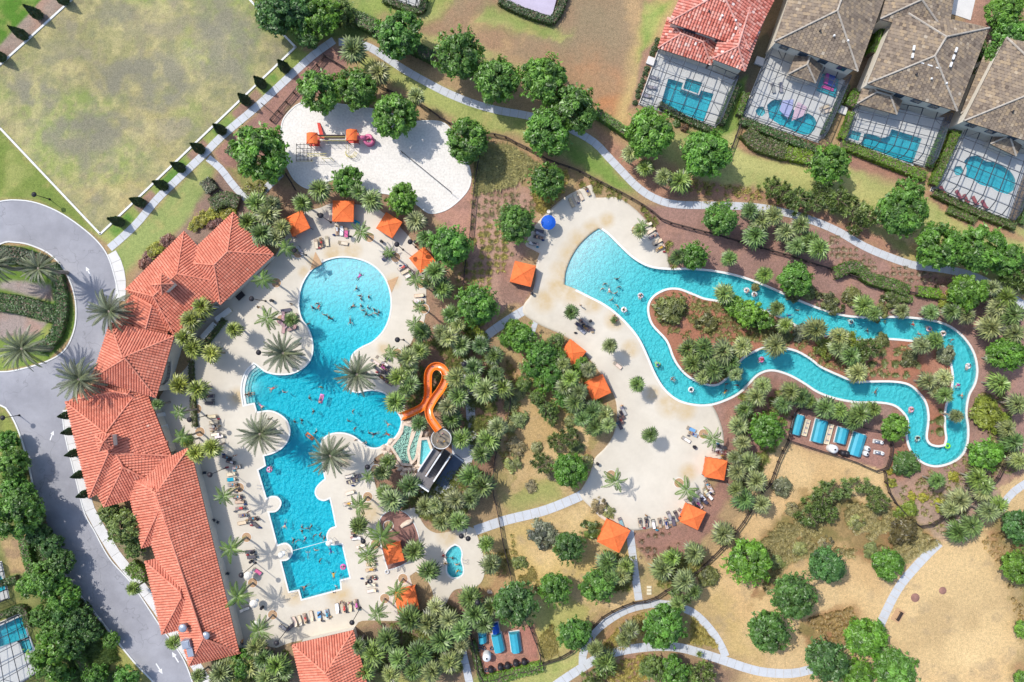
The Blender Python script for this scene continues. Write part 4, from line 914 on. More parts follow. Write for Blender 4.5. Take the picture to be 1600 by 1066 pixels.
def fan_crown(seed, nf=24):
    """fan palm: folded, fingered leaves on stalks in every direction, their tips drooping apart"""
    rg=np.random.default_rng(seed); V=[];F=[];T=[]
    def add(p,t):
        k=len(V); V.extend(p); F.append([k,k+1,k+2,k+3]); T.append(t)
    for i in range(nf):
        f=i/nf; a=i*2.39996+rg.uniform(-.3,.3); el=1.35-1.8*f**.8+rg.uniform(-.15,.15)
        d=np.array([math.cos(a)*math.cos(el),math.sin(a)*math.cos(el),math.sin(el)]); st=(.12+.34*f)*rg.uniform(.8,1.2)
        e=d*st; sd=np.cross(d,[0,0,1]); sd/=max(1e-6,np.linalg.norm(sd)); up=np.cross(sd,d); w=.02
        add([-sd*w,sd*w,e+sd*w,e-sd*w],.2)
        R_=rg.uniform(.5,.66); tone=np.clip(rg.normal(.58-.3*max(0,f-.6),.16),0,1); nseg=8; dead=f>.55 and rg.random()<.18
        for s in range(nseg):
            b=(s/(nseg-1)-.5)*2.9; q=d*math.cos(b)+sd*math.sin(b)-up*.2*abs(b); q/=np.linalg.norm(q); L=R_*(1-.22*abs(b)/1.45)*rg.uniform(.85,1.12)
            n_=np.cross(q,up); n_/=np.linalg.norm(n_); wd=.055
            m1=e+q*L*.55; tip=e+q*L-np.array([0,0,.3])*L*rg.uniform(.3,1.3)
            lift=up*.02*(1 if s%2 else -1); tt=np.clip(tone+(.22 if s%2 else -.22)+rg.normal(0,.1),0,1)
            add([e,m1-n_*wd+lift,tip,m1+n_*wd+lift],tt)
    for i in range(10):
        a=rg.uniform(0,6.28); d=np.array([math.cos(a),math.sin(a),-.9]); s=np.array([-math.sin(a),math.cos(a),0])*.1; add([d*.05-s*.3,d*.05+s*.3,d*.5+s,d*.5-s],0.02)
    return np_mesh('fan_palm_crown',np.array(V),np.array(F),T,[M['palm']])
FAN=[fan_crown(80+s,24+3*(s%3)) for s in range(6)]
def ringed_trunk(h, r): 
    b=MB(); n=9; b.tube([(0.04*math.sin(i*1.1)*(i/n),0.03*math.cos(i)*(i/n),h*i/n-.05) for i in range(n+1)],[r*(1.25 if i==0 else 1+(.08 if i%2 else 0)) for i in range(n+1)],8); return b.mesh('palm_trunk',[M['palmtrunk']])
PTRUNK=ringed_trunk(1.0,.04)
def frond_mesh(seed, L, droop, pairs, leaf, width, hang, m='palm', rise=.35):
    """feather leaf along +X from the origin, arching over, with leaflets down both sides"""
    rg=np.random.default_rng(seed); V=[];F=[];T=[]
    def add(p,t): k=len(V); V.extend(p); F.append([k,k+1,k+2,k+3]); T.append(t)
    def mid(t): return np.array([L*t*(1-.12*t*t),0,rise*L*t-droop*L*t*t])
    for i in range(8):
        a,c=mid(i/8),mid((i+1)/8); w=.05*L/4*(1-i/9); s=np.array([0,w,0]); add([a-s,a+s,c+s*.8,c-s*.8],.75)
    for i in range(pairs):
        t=.1+.9*(i/(pairs-1)); p=mid(t); g=mid(min(1,t+.03))-mid(t-.03); g/=np.linalg.norm(g); l=leaf*math.sin(math.pi*min(1,.22+t*.72))**.7*rg.uniform(.85,1.1)
        for s in(-1,1):
            d=np.array([.62,s*.78,0])*1.; d=g*.62+np.array([0,s,0])*.78+np.array([0,0,.22-hang*rg.uniform(.6,1.2)]); d/=np.linalg.norm(d); q=np.cross(d,[0,0,1]); q/=np.linalg.norm(q); q*=width
            tip=p+d*l-np.array([0,0,.22*l*hang*2]); mm=p+d*l*.45
            add([p,mm-q,tip,mm+q],np.clip(rg.normal(.5,.14)+.08*s,0,1))
    return np_mesh('frond',np.array(V),np.array(F),T,[M[m]])
DATEF=[frond_mesh(100+s,4.5,.36+.16*s,34,.40,.045,.25) for s in range(3)]
QUEENF=[frond_mesh(110+s,2.7,.75+.2*s,26,.62,.04,.55,rise=.55) for s in range(3)]
def cypress_mesh(seed):
    rg=np.random.default_rng(seed); n=900; z=rg.random(n)**.8; a=rg.uniform(0,6.28,n); r=.5*np.minimum(1,(1-z)*1.5)**.8*(.55+.45*np.minimum(1,z*8))*rg.uniform(.8,1.05,n)*1.
    P=np.stack([np.cos(a)*r*.34*2,np.sin(a)*r*.34*2,z],1); Nn=unit(np.stack([np.cos(a),np.sin(a),np.full(n,.5)],1)+rg.normal(size=(n,3))*.3)
    V,F=leaf_quads(P,Nn,.09,rg); return np_mesh('cypress_foliage',V,F,np.clip(rg.normal(.5,.2,n),0,1),[M['leaf']])
CYP=[cypress_mesh(130),cypress_mesh(131)]
def grass_clump(seed,n=26,h=1.,sp=.6):
    rg=np.random.default_rng(seed); V=[];F=[];T=[]
    for i in range(n):
        a=rg.uniform(0,6.28); o=np.array([math.cos(a),math.sin(a),0])*rg.uniform(0,.12); d=np.array([math.cos(a)*sp*rg.uniform(.5,1.2),math.sin(a)*sp*rg.uniform(.5,1.2),h*rg.uniform(.6,1.)]); s=np.array([-math.sin(a),math.cos(a),0])*.05
        V+= [o-s,o+s,o+d*.7+s*.7,o+d+np.array([0,0,-.1])]; F.append([4*i,4*i+1,4*i+2,4*i+3]); T.append(np.clip(rg.normal(.5,.2),0,1))
    return np.array(V),np.array(F),np.array(T)

GREENS={0:(.105,.235,.038),1:(.125,.265,.036),2:(.075,.175,.045),3:(.155,.225,.06)}
def jit(c, s=.14):
    k=1+rnd.uniform(-s,s); return (c[0]*k*rnd.uniform(.93,1.1),c[1]*k,c[2]*k*rnd.uniform(.85,1.15))
TONEWORD={0:'leafy green',1:'bright green',2:'dark green',3:'olive green'}
def oak(px,py,r,tone=0,kind='oak'):
    S=r/8; zc=(1.32 if kind=='oak' else 1.15)*S; p=W(px,py,zc); k=(CAM_H-zc)/CAM_H; S*=k*.96
    src=OAK if kind=='oak' else LOOSE; cm,tm=src[rnd.randrange(len(src))]; c=jit(GREENS[tone])
    root=empty('round_tree' if kind=='oak' else 'loose_tree',(p.x,p.y,0),rnd.uniform(0,6.28),s=S)
    meshobj('trunk',tm,root); meshobj('crown',cm,root,color=c)
    size='large' if r>=36 else 'small' if r<27 else 'medium'
    reg(root,f'{size} {TONEWORD[tone]} {"round" if kind=="oak" else "airy"} tree','tree','round leafy trees',px,py); return root
def pine(px,py,r,tone=3):
    S=r/8; p=W(px,py,1.1*S); cm,tm=PINE[rnd.randrange(3)]; root=empty('pine_tree',(p.x,p.y,0),rnd.uniform(0,6.28),s=S*1.05)
    meshobj('trunk',tm,root); meshobj('crown',cm,root,color=jit((.15,.22,.075) if tone==3 else GREENS[tone])); 
    reg(root,f'{"small" if r<19 else "bushy"} tufted pine tree','tree','tufted pine trees',px,py); return root
def bush(px,py,r,c=(.10,.19,.04),look='green',squash=.8):
    S=r/8; p=W(px,py,.4*S); o=meshobj('shrub',BUSH[rnd.randrange(4)],None,(p.x,p.y,0),rnd.uniform(0,6.28),S,jit(c)); o.scale=(S*1.05,S*1.05,S*squash)
    reg(o,f'{"low" if r<11 else "rounded"} {look} shrub','shrub','shrubs in the beds',px,py); return o
FANC=[(.185,.24,.10),(.135,.21,.065),(.225,.265,.12),(.155,.235,.06),(.11,.185,.06)]
def fan(px,py,r,h=5.,bright=0):
    p=W(px,py,h); S=r/8*(CAM_H-h)/CAM_H*.96; c=jit((.235,.29,.06) if bright else rnd.choice(FANC),.25); root=empty('fan_palm',(p.x,p.y,0),rnd.uniform(0,6.28))
    t=meshobj('trunk',PTRUNK,root); t.scale=(4.6,4.6,h); cr=meshobj('crown',FAN[rnd.randrange(6)],root,(0,0,h),rnd.uniform(0,6.28),S*rnd.uniform(.95,1.15),c); cr.rotation_euler=(rnd.uniform(-.22,.22),rnd.uniform(-.22,.22),rnd.uniform(0,6.28))
    reg(root,f'{"tall" if h>5.6 else "short" if h<3.6 else "shaggy"} {"yellow-green" if bright else "grey-green"} fan palm','palm','fan palms',px,py); return root
def date_palm(px,py,h=7.6,s=1.):
    p=W(px,py,h); root=empty('date_palm',(p.x,p.y,0),rnd.uniform(0,6.28)); t=meshobj('trunk',PTRUNK,root); t.scale=(9,9,h); c0=(.14,.17,.115)
    b=MB(); b.lathe([(.0,.5),(.35,.35),(.5,0),(.42,-.6),(.3,-1.)],10); b.obj('heart',M['palmtrunk'],root,loc=(0,0,h))
    n=54
    for i in range(n):
        el=1.15-1.5*(i/n); f=meshobj('frond',DATEF[rnd.randrange(3)],root,(0,0,h),0,s*rnd.uniform(.9,1.1),jit(c0,.38)); f.rotation_euler=(rnd.uniform(-.3,.3),-el+.25,i*2.39996+rnd.uniform(-.15,.15))
    reg(root,'big silvery feather-leaved date palm','palm','date palms',px,py); return root
def queen(px,py,h=7.2,n=13,s=1.,c0=(.13,.23,.04),grate=True):
    p=W(px,py,h); root=empty('feather_palm',(p.x,p.y,0),rnd.uniform(0,6.28)); t=meshobj('trunk',PTRUNK,root); t.scale=(4.4,4.4,h+.1)
    for i in range(n):
        f=meshobj('frond',QUEENF[rnd.randrange(3)],root,(0,0,h),0,s*rnd.uniform(.85,1.12),jit(c0,.18)); f.rotation_euler=(rnd.uniform(-.3,.3),-.55+1.0*(i/n),i*2.39996+rnd.uniform(-.2,.2))
    reg(root,'slender bright-green feather palm','palm','slender feather palms',px,py)
    if grate:
        b=MB(); b.lathe([(.25,.03),(.95,.03),(.95,.0)],18); o=b.obj('tree_grate',M['terracotta'],loc=(p.x,p.y,.065)); bx,by=800+p.x*8,533-p.y*8
        q=MB(); q.lathe([(.95,0),(.95,.05),(1.05,.05),(1.05,0)],18); q.obj('rim',M['coping'],o)
        for rr in (.45,.7): 
            q=MB(); q.lathe([(rr-.02,.032),(rr-.02,.045),(rr+.02,.045),(rr+.02,.032)],18); q.obj('ring',M['bronze'],o)
        reg(o,'round tan paved tree surround','paving','round tree surrounds',bx,by)
    return root
def cypress(px,py,h=4.4):
    p=W(px,py,0); root=empty('cypress_tree',(p.x,p.y,0),rnd.uniform(0,6)); o=meshobj('foliage',CYP[rnd.randrange(2)],root,(0,0,.1),0,1,(.03,.07,.03)); o.scale=(h*.62,h*.62,h)
    b=MB(); b.tube([(0,0,-.05),(0,0,h*.5)],[.09,.05],6); b.obj('trunk',M['bark'],root)
    reg(root,'dark pointed column cypress','tree','column cypresses',px,py)
def hedge(P, w, h, c=(.07,.14,.035), look='green', dens=34, closed=False, leaf=.2):
    """clipped hedge along a line: a woody core under a coat of leaves"""
    L=resample([W2(*p) for p in P],.4); rg=np.random.default_rng(int(P[0][0]*7+P[0][1])); n=len(L); d=np.gradient(L,axis=0); d/=np.hypot(*d.T)[:,None]; nn=np.stack([-d[:,1],d[:,0]],1)
    length=.4*n; per=2*h+w; N_=int(length*per*dens); i=rg.integers(0,n,N_); u=rg.uniform(-h-w/2,h+w/2,N_)
    off=np.clip(u,-w/2,w/2); z=np.where(np.abs(u)<=w/2,h,h-(np.abs(u)-w/2)); wob=rg.normal(0,.07,N_)
    base=L[i]+d[i]*rg.uniform(-.2,.2,(N_,1)); P3=np.c_[base+nn[i]*(off+wob)[:,None],np.maximum(.05,z+rg.normal(0,.07,N_))]
    sgn=np.sign(u)*(np.abs(u)>w/2); Nn=unit(np.c_[nn[i]*sgn[:,None]*1.2,np.where(sgn==0,1.,.35)]+rg.normal(size=(N_,3))*.35)
    V,F=leaf_quads(P3,Nn,leaf,rg); f=vnoise(P3[:,0],P3[:,1],.9,5); cx,cy=P[len(P)//2]
    root=tag(empty('hedge',W(cx,cy))); o=meshobj('foliage',np_mesh('hedge_foliage',V,F,np.clip(.25+f*.5+rg.normal(0,.13,N_),0,1),[M['leaf']]),root,color=jit(c)); o.location=-root.location
    b=MB(); q=np.concatenate([L+nn*(w/2-.12),(L-nn*(w/2-.12))[::-1]]); b.prism([tuple(x) for x in q],0,h-.15); k=b.obj('stems',M['bark'],root); k.location=-root.location
    reg(root,f'clipped {look} hedge','hedge','clipped hedges',cx,cy); return root
def tufts(name, polys, n, h, colr, sp=.6, seed=1, size=(.5,1.1), grid=None, avoid=()):
    """ornamental grass or ground cover in a bed: one object that nobody would count"""
    rg=np.random.default_rng(seed); CL=[grass_clump(seed*10+k,22,h,sp) for k in range(3)]; V=[];F=[];T=[];k=0
    for P in polys:
        Q=np.array(wloop(P,2,30)); lo,hi=Q.min(0),Q.max(0); m=int(n/len(polys))
        X_=rg.uniform(lo[0],hi[0],m*2); Y_=rg.uniform(lo[1],hi[1],m*2)
        if grid: X_=np.round(X_/grid)*grid+rg.normal(0,grid*.12,m*2); Y_=np.round(Y_/grid)*grid+rg.normal(0,grid*.12,m*2)
        ok=inside(Q,X_,Y_)&(fbm(X_,Y_,5,seed+3,3)>.38)
        for Pp in (MAINP,RIVP): ok&=~inside(offset(Pp,.5),X_,Y_)|(inside(offset(ISLE,-.7),X_,Y_))
        for a in avoid: ok&=~inside(a,X_,Y_)
        for x,y in zip(X_[ok],Y_[ok]):
            v,f,t=CL[rg.integers(3)]; s=rg.uniform(*size); a=rg.uniform(0,6.28); c_,s_=math.cos(a),math.sin(a)
            V.append(np.c_[v[:,0]*c_-v[:,1]*s_,v[:,0]*s_+v[:,1]*c_,v[:,2]]*s+np.array([x,y,0])); F.append(f+k); k+=len(v); T.append(np.clip(t+rg.normal(0,.15),0,1))
    if not V: return
    return tag(meshobj(name,np_mesh(name,np.concatenate(V),np.concatenate(F),np.concatenate(T),[M['grassy']]),color=colr),kind='stuff')

OAKS=[(430,16,36,2),(468,16,30,2),(505,26,31,1),(405,235,46,0),(620,55,38,0),(715,82,42,0),(775,125,38,0),(497,140,34,0),(558,140,33,0),(615,182,35,0),(730,218,34,0),(850,125,41,0),(896,166,38,0),(855,206,39,0),(1016,208,40,0),(1103,240,40,0),(1570,18,30,0),(1578,55,28,0),(1555,85,20,0),(1295,258,34,0),
(540,284,25,1),(627,313,25,1),(703,383,34,0),(745,475,34,0),(853,284,31,0),(805,350,32,0),(1128,340,28,0),(1085,398,24,0),(1412,332,37,0),(1470,388,37,0),(1532,388,38,0),(1575,405,28,0),(1243,436,28,0),(1510,458,30,1),(1572,552,28,1),(1540,710,27,1),(1400,667,22,1),(1200,670,30,1),(890,735,29,0),
(890,857,27,2),(868,922,28,0),(937,915,28,0),(898,991,28,0),(1040,978,35,0),(1168,880,38,1),(808,945,38,2),(1293,882,29,2),(1387,880,25,1),(1240,930,38,2),(1203,985,36,2),(1290,1032,36,2),(1352,1000,34,1),(1342,1055,26,1),(1400,1048,36,0),(1598,825,28,2),(1592,885,28,1),(1600,985,14,1),(1598,1062,14,1),
(12,690,18,0),(18,725,26,0),(20,760,22,0),(25,805,38,0),(35,775,24,0),(60,835,20,2)]
for x,y,r,t in OAKS: oak(x,y,r,t)
for x,y,r,t in [(535,15,22,3),(75,905,32,0),(48,915,22,0),(95,935,28,0),(62,965,20,0),(88,990,28,0),(110,1005,24,2),(75,1030,34,0),(95,1060,22,0),(100,955,24,2),(120,970,26,2),(140,985,22,2),(80,855,22,2),(95,880,22,2),(172,1002,15,0),(190,822,30,3),(170,805,20,3),(210,856,18,3),(450,8,22,2),(470,40,24,0),(480,60,20,2),(380,1040,26,0),(1420,298,24,0),(1055,1052,30,0),(1020,1045,24,3),(1170,490,24,1),(1150,480,18,1),(1190,500,20,0),(815,525,26,1),(845,552,26,0),(862,585,22,0),(832,575,20,0),(150,1055,20,0),(195,1060,22,0)]: oak(x,y,r,t,'loose')
for x,y,r,t in [(800,512,16,1),(790,530,14,0),(872,560,20,0),(850,602,18,1),(880,622,18,0),(820,600,14,3),(838,620,14,3),(905,570,16,1),(868,535,18,3),(860,640,14,3)]: oak(x,y,r,t,'loose')
for x,y,r in [(1205,292,18),(1222,300,18),(1245,312,22),(1268,318,20),(1308,312,24),(1330,330,22),(1355,338,20),(1284,300,18),(1340,355,14),(1585,428,24),(1600,440,20),(855,640,17),(860,655,13),(870,690,17),(888,685,18),(845,727,18),(1310,760,20),(1285,775,22),(1345,755,16),(1375,782,18),(1265,803,22),(1295,802,16),(1365,770,14),(1590,415,18),(945,1040,20),(925,1060,18),(1065,925,22),(540,30,16),(1355,545,20),(1340,560,16),(1095,1050,24),(1075,1060,22)]: pine(x,y,r)
FANS=[(552,78,25),(592,113,22),(650,150,18),(985,240,18),(1008,262,16),(472,317,20),(500,296,22),(580,312,22),(560,300,18),(650,345,22),(665,372,20),(680,425,22),(690,452,22),(672,440,16),(705,492,20),(660,520,18),(690,520,20),(715,508,18),
(400,318,24),(418,335,24),(388,348,24),(408,365,24),(430,372,22),(440,355,18),(425,318,18),(1063,282,26),(1038,276,18),(1190,345,24),(1172,330,20),(1180,368,22),(1140,404,18),(1060,402,18),(1132,460,22),(1195,430,18),(1215,482,18),(1275,516,22),(1312,526,20),(1228,508,16),(1462,532,18),
(1210,338,20),(1228,362,22),(1252,352,22),(1266,378,22),(1280,388,22),(1245,385,18),(1350,478,20),(1366,490,16),(1410,486,16),(1455,488,18),(1487,487,18),(1511,492,20),(1548,512,26),(1572,465,22),(1583,492,24),(1560,480,20),(1585,522,22),(1550,450,18),(1212,540,24),(1310,542,22),(1330,556,22),(1340,582,20),(1440,540,20),(1450,597,20),(1475,590,20),(1476,617,18),(1495,650,15),(1465,610,16),
(1562,600,24),(1590,632,22),(1582,690,24),(1575,670,18),(1592,720,20),(1558,560,18),(1236,612,22),(1252,622,20),(1224,632,20),(1290,637,22),(1312,642,20),(1345,647,26),(1335,658,22),(1265,628,16),(1365,640,18),(1465,752,18),(1528,748,22),(1500,782,24),(1485,795,18),(1540,760,20),(1518,822,26),(1498,832,22),(1545,800,24),(1560,790,20),(1535,770,18),
(950,880,24),(970,900,22),(955,905,18),(978,885,16),(1035,890,26),(1050,872,22),(1070,908,24),(1085,865,22),(1130,835,25),(1085,925,18),(985,985,18),(975,1000,16),(945,1035,22),(930,1015,16),(1060,945,18),
(892,592,20),(905,612,18),(882,605,18),(920,578,18),(898,630,22),(925,645,22),(945,648,22),(930,668,20),(910,655,18),(880,570,16),(950,665,16),(1075,545,22),(1100,545,24),(1130,550,24),(1082,568,20),(1115,578,24),(1143,566,20),(1160,542,18),(1098,590,16),(1150,585,16),(1182,620,20),(1163,640,20),(1155,665,20),(1160,692,20),(1170,722,22),(1152,738,20),(1182,752,22),(1163,780,22),(1190,788,20),(1192,602,20),(1148,715,16),(1150,765,16),
(638,560,24),(655,548,22),(622,590,22),(640,600,20),(618,628,22),(632,610,16),(720,540,24),(700,528,20),(740,575,22),(712,592,22),(716,620,22),(700,636,20),(706,655,24),(738,596,20),(758,610,24),(785,605,22),(720,686,20),(763,688,26),(778,668,20),(752,708,22),(752,760,26),(735,745,22),(712,782,24),(655,662,18),(606,722,18),(598,738,18),(640,760,22),(612,782,24),(665,792,20),(772,556,20),(750,540,18),(775,585,18),(640,575,18),(600,770,18),(735,780,20),(690,800,20),(680,790,18),
(690,817,22),(716,815,22),(670,893,22,),(768,882,22),(760,850,18),(605,1000,24),(640,968,26),(668,975,24),(582,1022,26),(622,1030,24),(656,1022,26),(690,1000,26),(702,1035,24),(645,1048,22),(570,1050,24),(610,1055,20),(742,960,24),(757,975,22),(735,935,22),(720,985,22),(675,1050,22),(700,970,22),(680,950,18),(560,1010,18),(768,950,20),(720,1010,18),
(400,1012,20),(390,1040,24),(432,1040,24),(360,1046,26),(345,1052,22),(415,1060,22),(445,1050,18),(410,1030,20)]
for f in FANS: fan(f[0],f[1],f[2]*.98,rnd.uniform(3.9,5.6))
for x,y,r,h in [(315,480,20,6.2),(298,500,22,6.2),(288,528,22,6.0),(300,545,22,6.0),(330,552,20,6),(365,515,18,4.5),(280,602,20,6),(308,608,20,6),(330,700,19,6),(306,708,18,6),(292,690,14,5)]: fan(x,y,r,h,1)
for x,y,r,h in [(208,920,15,4),(270,1005,15,4),(310,1057,15,4),(1016,680,17,5.6),(996,600,17,5.6),(893,488,17,5.2),(953,540,16,5.4),(1000,360,14,4.5),(560,822,18,5),(647,862,24,5.5),(455,500,14,5),(245,632,11,5),(960,500,8,1.2)]: fan(x,y,r,h)
for x,y in [(172,487),(36,545),(125,593),(62,420),(443,552),(407,678),(558,585),(517,712)]: date_palm(x,y,7.8 if x<200 else 7.,(1.05 if x<200 else 1.0) if (x,y)!=(62,420) else .85)
date_palm(-8,415,7.5,.9)
for x,y,s in [(447,388,.75),(565,362,.85),(411,437,.85),(419,498,.95),(650,438,.8),(648,507,.75),(362,857,1.05),(372,932,1.1),(280,645,.65),(285,683,.8),(350,775,.85),(562,790,.9),(596,838,1.2),(575,868,.9),(590,958,.85),(620,925,.85),(405,985,1.),(610,553,.7),(608,395,.5),(575,745,.6),(655,480,.6)]: queen(x,y,7.2,13,s)
for x,y,s in [(962,752,1.05),(1073,765,1.05),(1113,685,.9),(1003,352,.6)]: queen(x,y,6.,9,s)
for x,y in [(63,26),(40,58),(6,92),(104,4),(387,160),(349,206),(315,235),(285,264),(258,292),(223,318),(190,348),(411,134),(447,109),(110,648),(115,673),(121,707),(130,740),(138,770)]: cypress(x,y,4.4 if y<400 else 3.6)
H=hedge
H([(540,26),(590,48)],2.6,2.2,look='dark green'); H([(588,50),(640,75),(680,95)],2.2,1.8); H([(930,178),(985,215)],1.6,1.6,(.10,.2,.035),'bright green')
H([(120,560),(125,520),(118,470),(110,430)],.01,.01) if 0 else None
H([(1030,165),(1070,188),(1112,206)],1.2,1.,(.06,.11,.035)); H([(1124,196),(1150,135)],1.5,1.4,look='dark'); H([(1152,182),(1162,150)],1.2,1.4,(.13,.22,.04),'yellow-green')
H([(1155,190),(1210,212),(1272,236)],1.5,1.2); H([(1163,208),(1180,225),(1205,234),(1222,240)],3.,1.4,(.10,.15,.04),'olive green'); H([(1222,240),(1250,246),(1266,246)],2.6,1.2,(.16,.28,.03),'bright lime-green')
H([(1312,228),(1330,234),(1440,278)],1.7,1.4,(.15,.26,.035),'bright green'); H([(1312,218),(1326,180)],1.2,1.4,(.15,.26,.035),'bright green'); H([(1322,168),(1334,146)],1.6,1.6,(.12,.22,.035),'bright green'); H([(1447,262),(1472,205)],1.,1.4,(.1,.2,.035)); H([(1454,290),(1490,205)],1.5,1.5,(.14,.24,.035),'yellow-green')
H([(1360,92),(1376,55),(1388,22)],2.6,2.4,(.11,.22,.035),'bright green'); H([(1456,302),(1510,328),(1580,355)],1.4,1.2,(.09,.15,.035)); H([(1478,328),(1520,345)],1.4,.9,(.1,.16,.04),'low green')
H([(1520,55),(1530,110),(1515,120)],1.8,1.8); H([(1284,212),(1320,138)],.9,1.3,look='dark'); H([(1590,350),(1608,300)],1.,1.2)
H([(1300,428),(1330,418),(1355,436),(1395,448),(1412,455)],2.2,1.6,(.11,.2,.04),'sprawling green'); H([(1430,455),(1462,460)],1.8,1.4,(.15,.28,.035),'bright lime-green'); H([(1380,462),(1420,468)],1.4,1.,(.12,.19,.05))
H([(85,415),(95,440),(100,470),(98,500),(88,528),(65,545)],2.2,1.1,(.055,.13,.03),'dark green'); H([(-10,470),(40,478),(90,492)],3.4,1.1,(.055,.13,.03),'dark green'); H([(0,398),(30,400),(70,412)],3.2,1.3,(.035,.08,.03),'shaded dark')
H([(335,322),(355,312),(375,318)],2.6,1.4,(.08,.13,.04),'olive green'); H([(325,285),(335,300)],2.2,1.6,(.13,.16,.1),'silver-grey'); H([(375,262),(405,258),(425,268)],2.6,1.2,(.12,.17,.035),'mottled'); H([(385,292),(398,303),(412,290)],1.8,.9,(.24,.24,.05),'golden'); H([(365,245),(375,230)],2.4,1.6,look='dark green')
H([(422,282),(440,264)],1.6,1.2); H([(208,880),(222,895),(222,902)],2.6,1.5,(.14,.24,.03),'bright green'); H([(44,838),(50,870),(62,900)],1.6,1.6,(.10,.22,.035),'bright green'); H([(120,1005),(138,1035),(150,1070)],1.8,1.7,(.10,.21,.035),'bright green'); H([(0,912),(30,902)],1.2,1.2,look='dark green'); H([(5,960),(38,948),(50,975)],1.2,1.3,look='dark green'); H([(64,800),(75,850),(92,885)],1.6,2.,(.09,.13,.05))
H([(757,1062),(800,1050),(846,1038)],1.8,1.2,(.13,.26,.035),'bright green'); H([(738,1000),(748,1040),(756,1066)],1.1,1.,(.09,.17,.035)); H([(782,4),(800,14),(835,28),(862,36)],1.4,1.2,(.05,.10,.03),'dark'); H([(862,36),(874,18),(882,-5)],1.4,1.2,(.05,.10,.03),'dark'); H([(600,2),(655,20),(664,0)],1.2,1.2,look='dark green')
H([(318,548),(330,528),(352,500)],1.,.8,(.09,.14,.04)); H([(300,565),(302,610),(306,665)],.9,.8,(.09,.12,.04)) ; H([(1010,62),(1028,68)],.8,1.) if 0 else None
YEL=(.30,.30,.05); RED=(.20,.10,.09); OLV=(.14,.16,.06); GRY=(.16,.18,.13)
for x,y,r,c,l in [(310,345,9,YEL,'golden'),(318,340,9,YEL,'golden'),(330,335,9,YEL,'golden'),(340,332,8,YEL,'golden'),(352,334,8,YEL,'golden'),(362,330,7,YEL,'golden'),(304,352,8,YEL,'golden'),(328,350,7,RED,'reddish'),(340,345,7,RED,'reddish'),(225,413,8,RED,'reddish'),(232,402,8,RED,'reddish'),(238,394,9,YEL,'golden'),(247,386,9,YEL,'golden'),(256,380,8,RED,'reddish'),(264,375,8,RED,'reddish'),(1050,482,21,OLV,'olive'),(1104,506,14,OLV,'olive'),(1032,478,10,OLV,'olive'),(1415,728,19,(.08,.15,.04),'green'),(1545,645,22,(.19,.25,.035),'yellow-green'),(1560,660,16,(.19,.25,.035),'yellow-green'),(1535,632,14,(.19,.25,.035),'yellow-green'),(1392,755,7,YEL,'golden'),(1390,735,6,YEL,'golden'),(1425,775,6,YEL,'golden'),(1443,778,7,YEL,'golden'),(1420,797,12,(.2,.26,.04),'yellow-green'),(1408,805,10,(.2,.26,.04),'yellow-green'),(1490,745,8,YEL,'golden'),(1470,790,10,YEL,'golden'),(1220,762,14,GRY,'grey-green'),(1410,830,20,(.12,.11,.05),'twiggy brown'),(1105,900,15,(.15,.16,.06),'olive'),(848,835,18,GRY,'silver'),(860,838,12,GRY,'silver'),(922,828,13,(.13,.18,.05),'olive'),(1380,530,10,OLV,'olive'),(1375,490,12,OLV,'olive'),(1180,450,6,OLV,'olive'),(745,500,14,(.22,.28,.03),'yellow-green'),(735,515,12,(.22,.28,.03),'yellow-green'),(752,525,10,(.2,.26,.04),'yellow-green'),(1290,470,12,OLV,'olive'),(1305,478,12,OLV,'olive'),(1240,462,10,OLV,'olive'),(1330,465,14,OLV,'olive'),(1390,470,12,OLV,'olive'),(1265,455,12,OLV,'olive'),(1225,525,12,OLV,'olive'),(1250,520,12,GRY,'silver'),(1480,555,14,GRY,'silver'),(1290,545,14,(.18,.22,.04),'yellow-green'),(1330,535,14,(.2,.24,.04),'yellow-green'),(1420,560,12,OLV,'olive'),(1010,262,10,(.18,.22,.04),'yellow-green'),(1475,470,10,(.2,.24,.04),'yellow-green'),(1488,455,8,YEL,'golden'),(850,480,0,YEL,'')]+[(1033-4*i,60+16*i,5,(.05,.09,.03),'dark ball') for i in range(0)]+[(1027,64,5,(.06,.1,.03),'dark ball'),(1023,75,5,(.06,.1,.03),'dark ball'),(1019,84,4,(.06,.1,.03),'dark ball'),(1011,107,4,(.06,.1,.03),'dark ball'),(1008,116,4,(.06,.1,.03),'dark ball'),(1004,126,4,(.06,.1,.03),'dark ball'),(1001,135,4,(.06,.1,.03),'dark ball'),(998,143,4,(.06,.1,.03),'dark ball'),(996,150,4,(.06,.1,.03),'dark ball'),(992,160,4,(.06,.1,.03),'dark ball'),(1058,192,6,(.08,.15,.03),'green'),(1070,200,6,(.14,.08,.05),'rusty'),(1170,560,0,OLV,'')]:
    if r: bush(x,y,r*1.15,c,l)
for x,y,r in [(800,630,14),(812,655,14),(795,665,12),(806,700,16),(800,722,14),(816,612,12),(822,575,12),(890,660,10),(900,700,12),(840,700,10),(915,720,12),(935,790,12),(950,800,10),(865,745,10),(830,760,10),(812,880,12),(1240,795,12),(1160,850,10),(1290,850,12),(1250,860,12),(1360,860,12),(1340,815,12),(1215,880,12)]: bush(x,y,r,rnd.choice([(.24,.21,.12),(.25,.27,.11),(.18,.22,.08)]),'scrubby brown-green',.6)
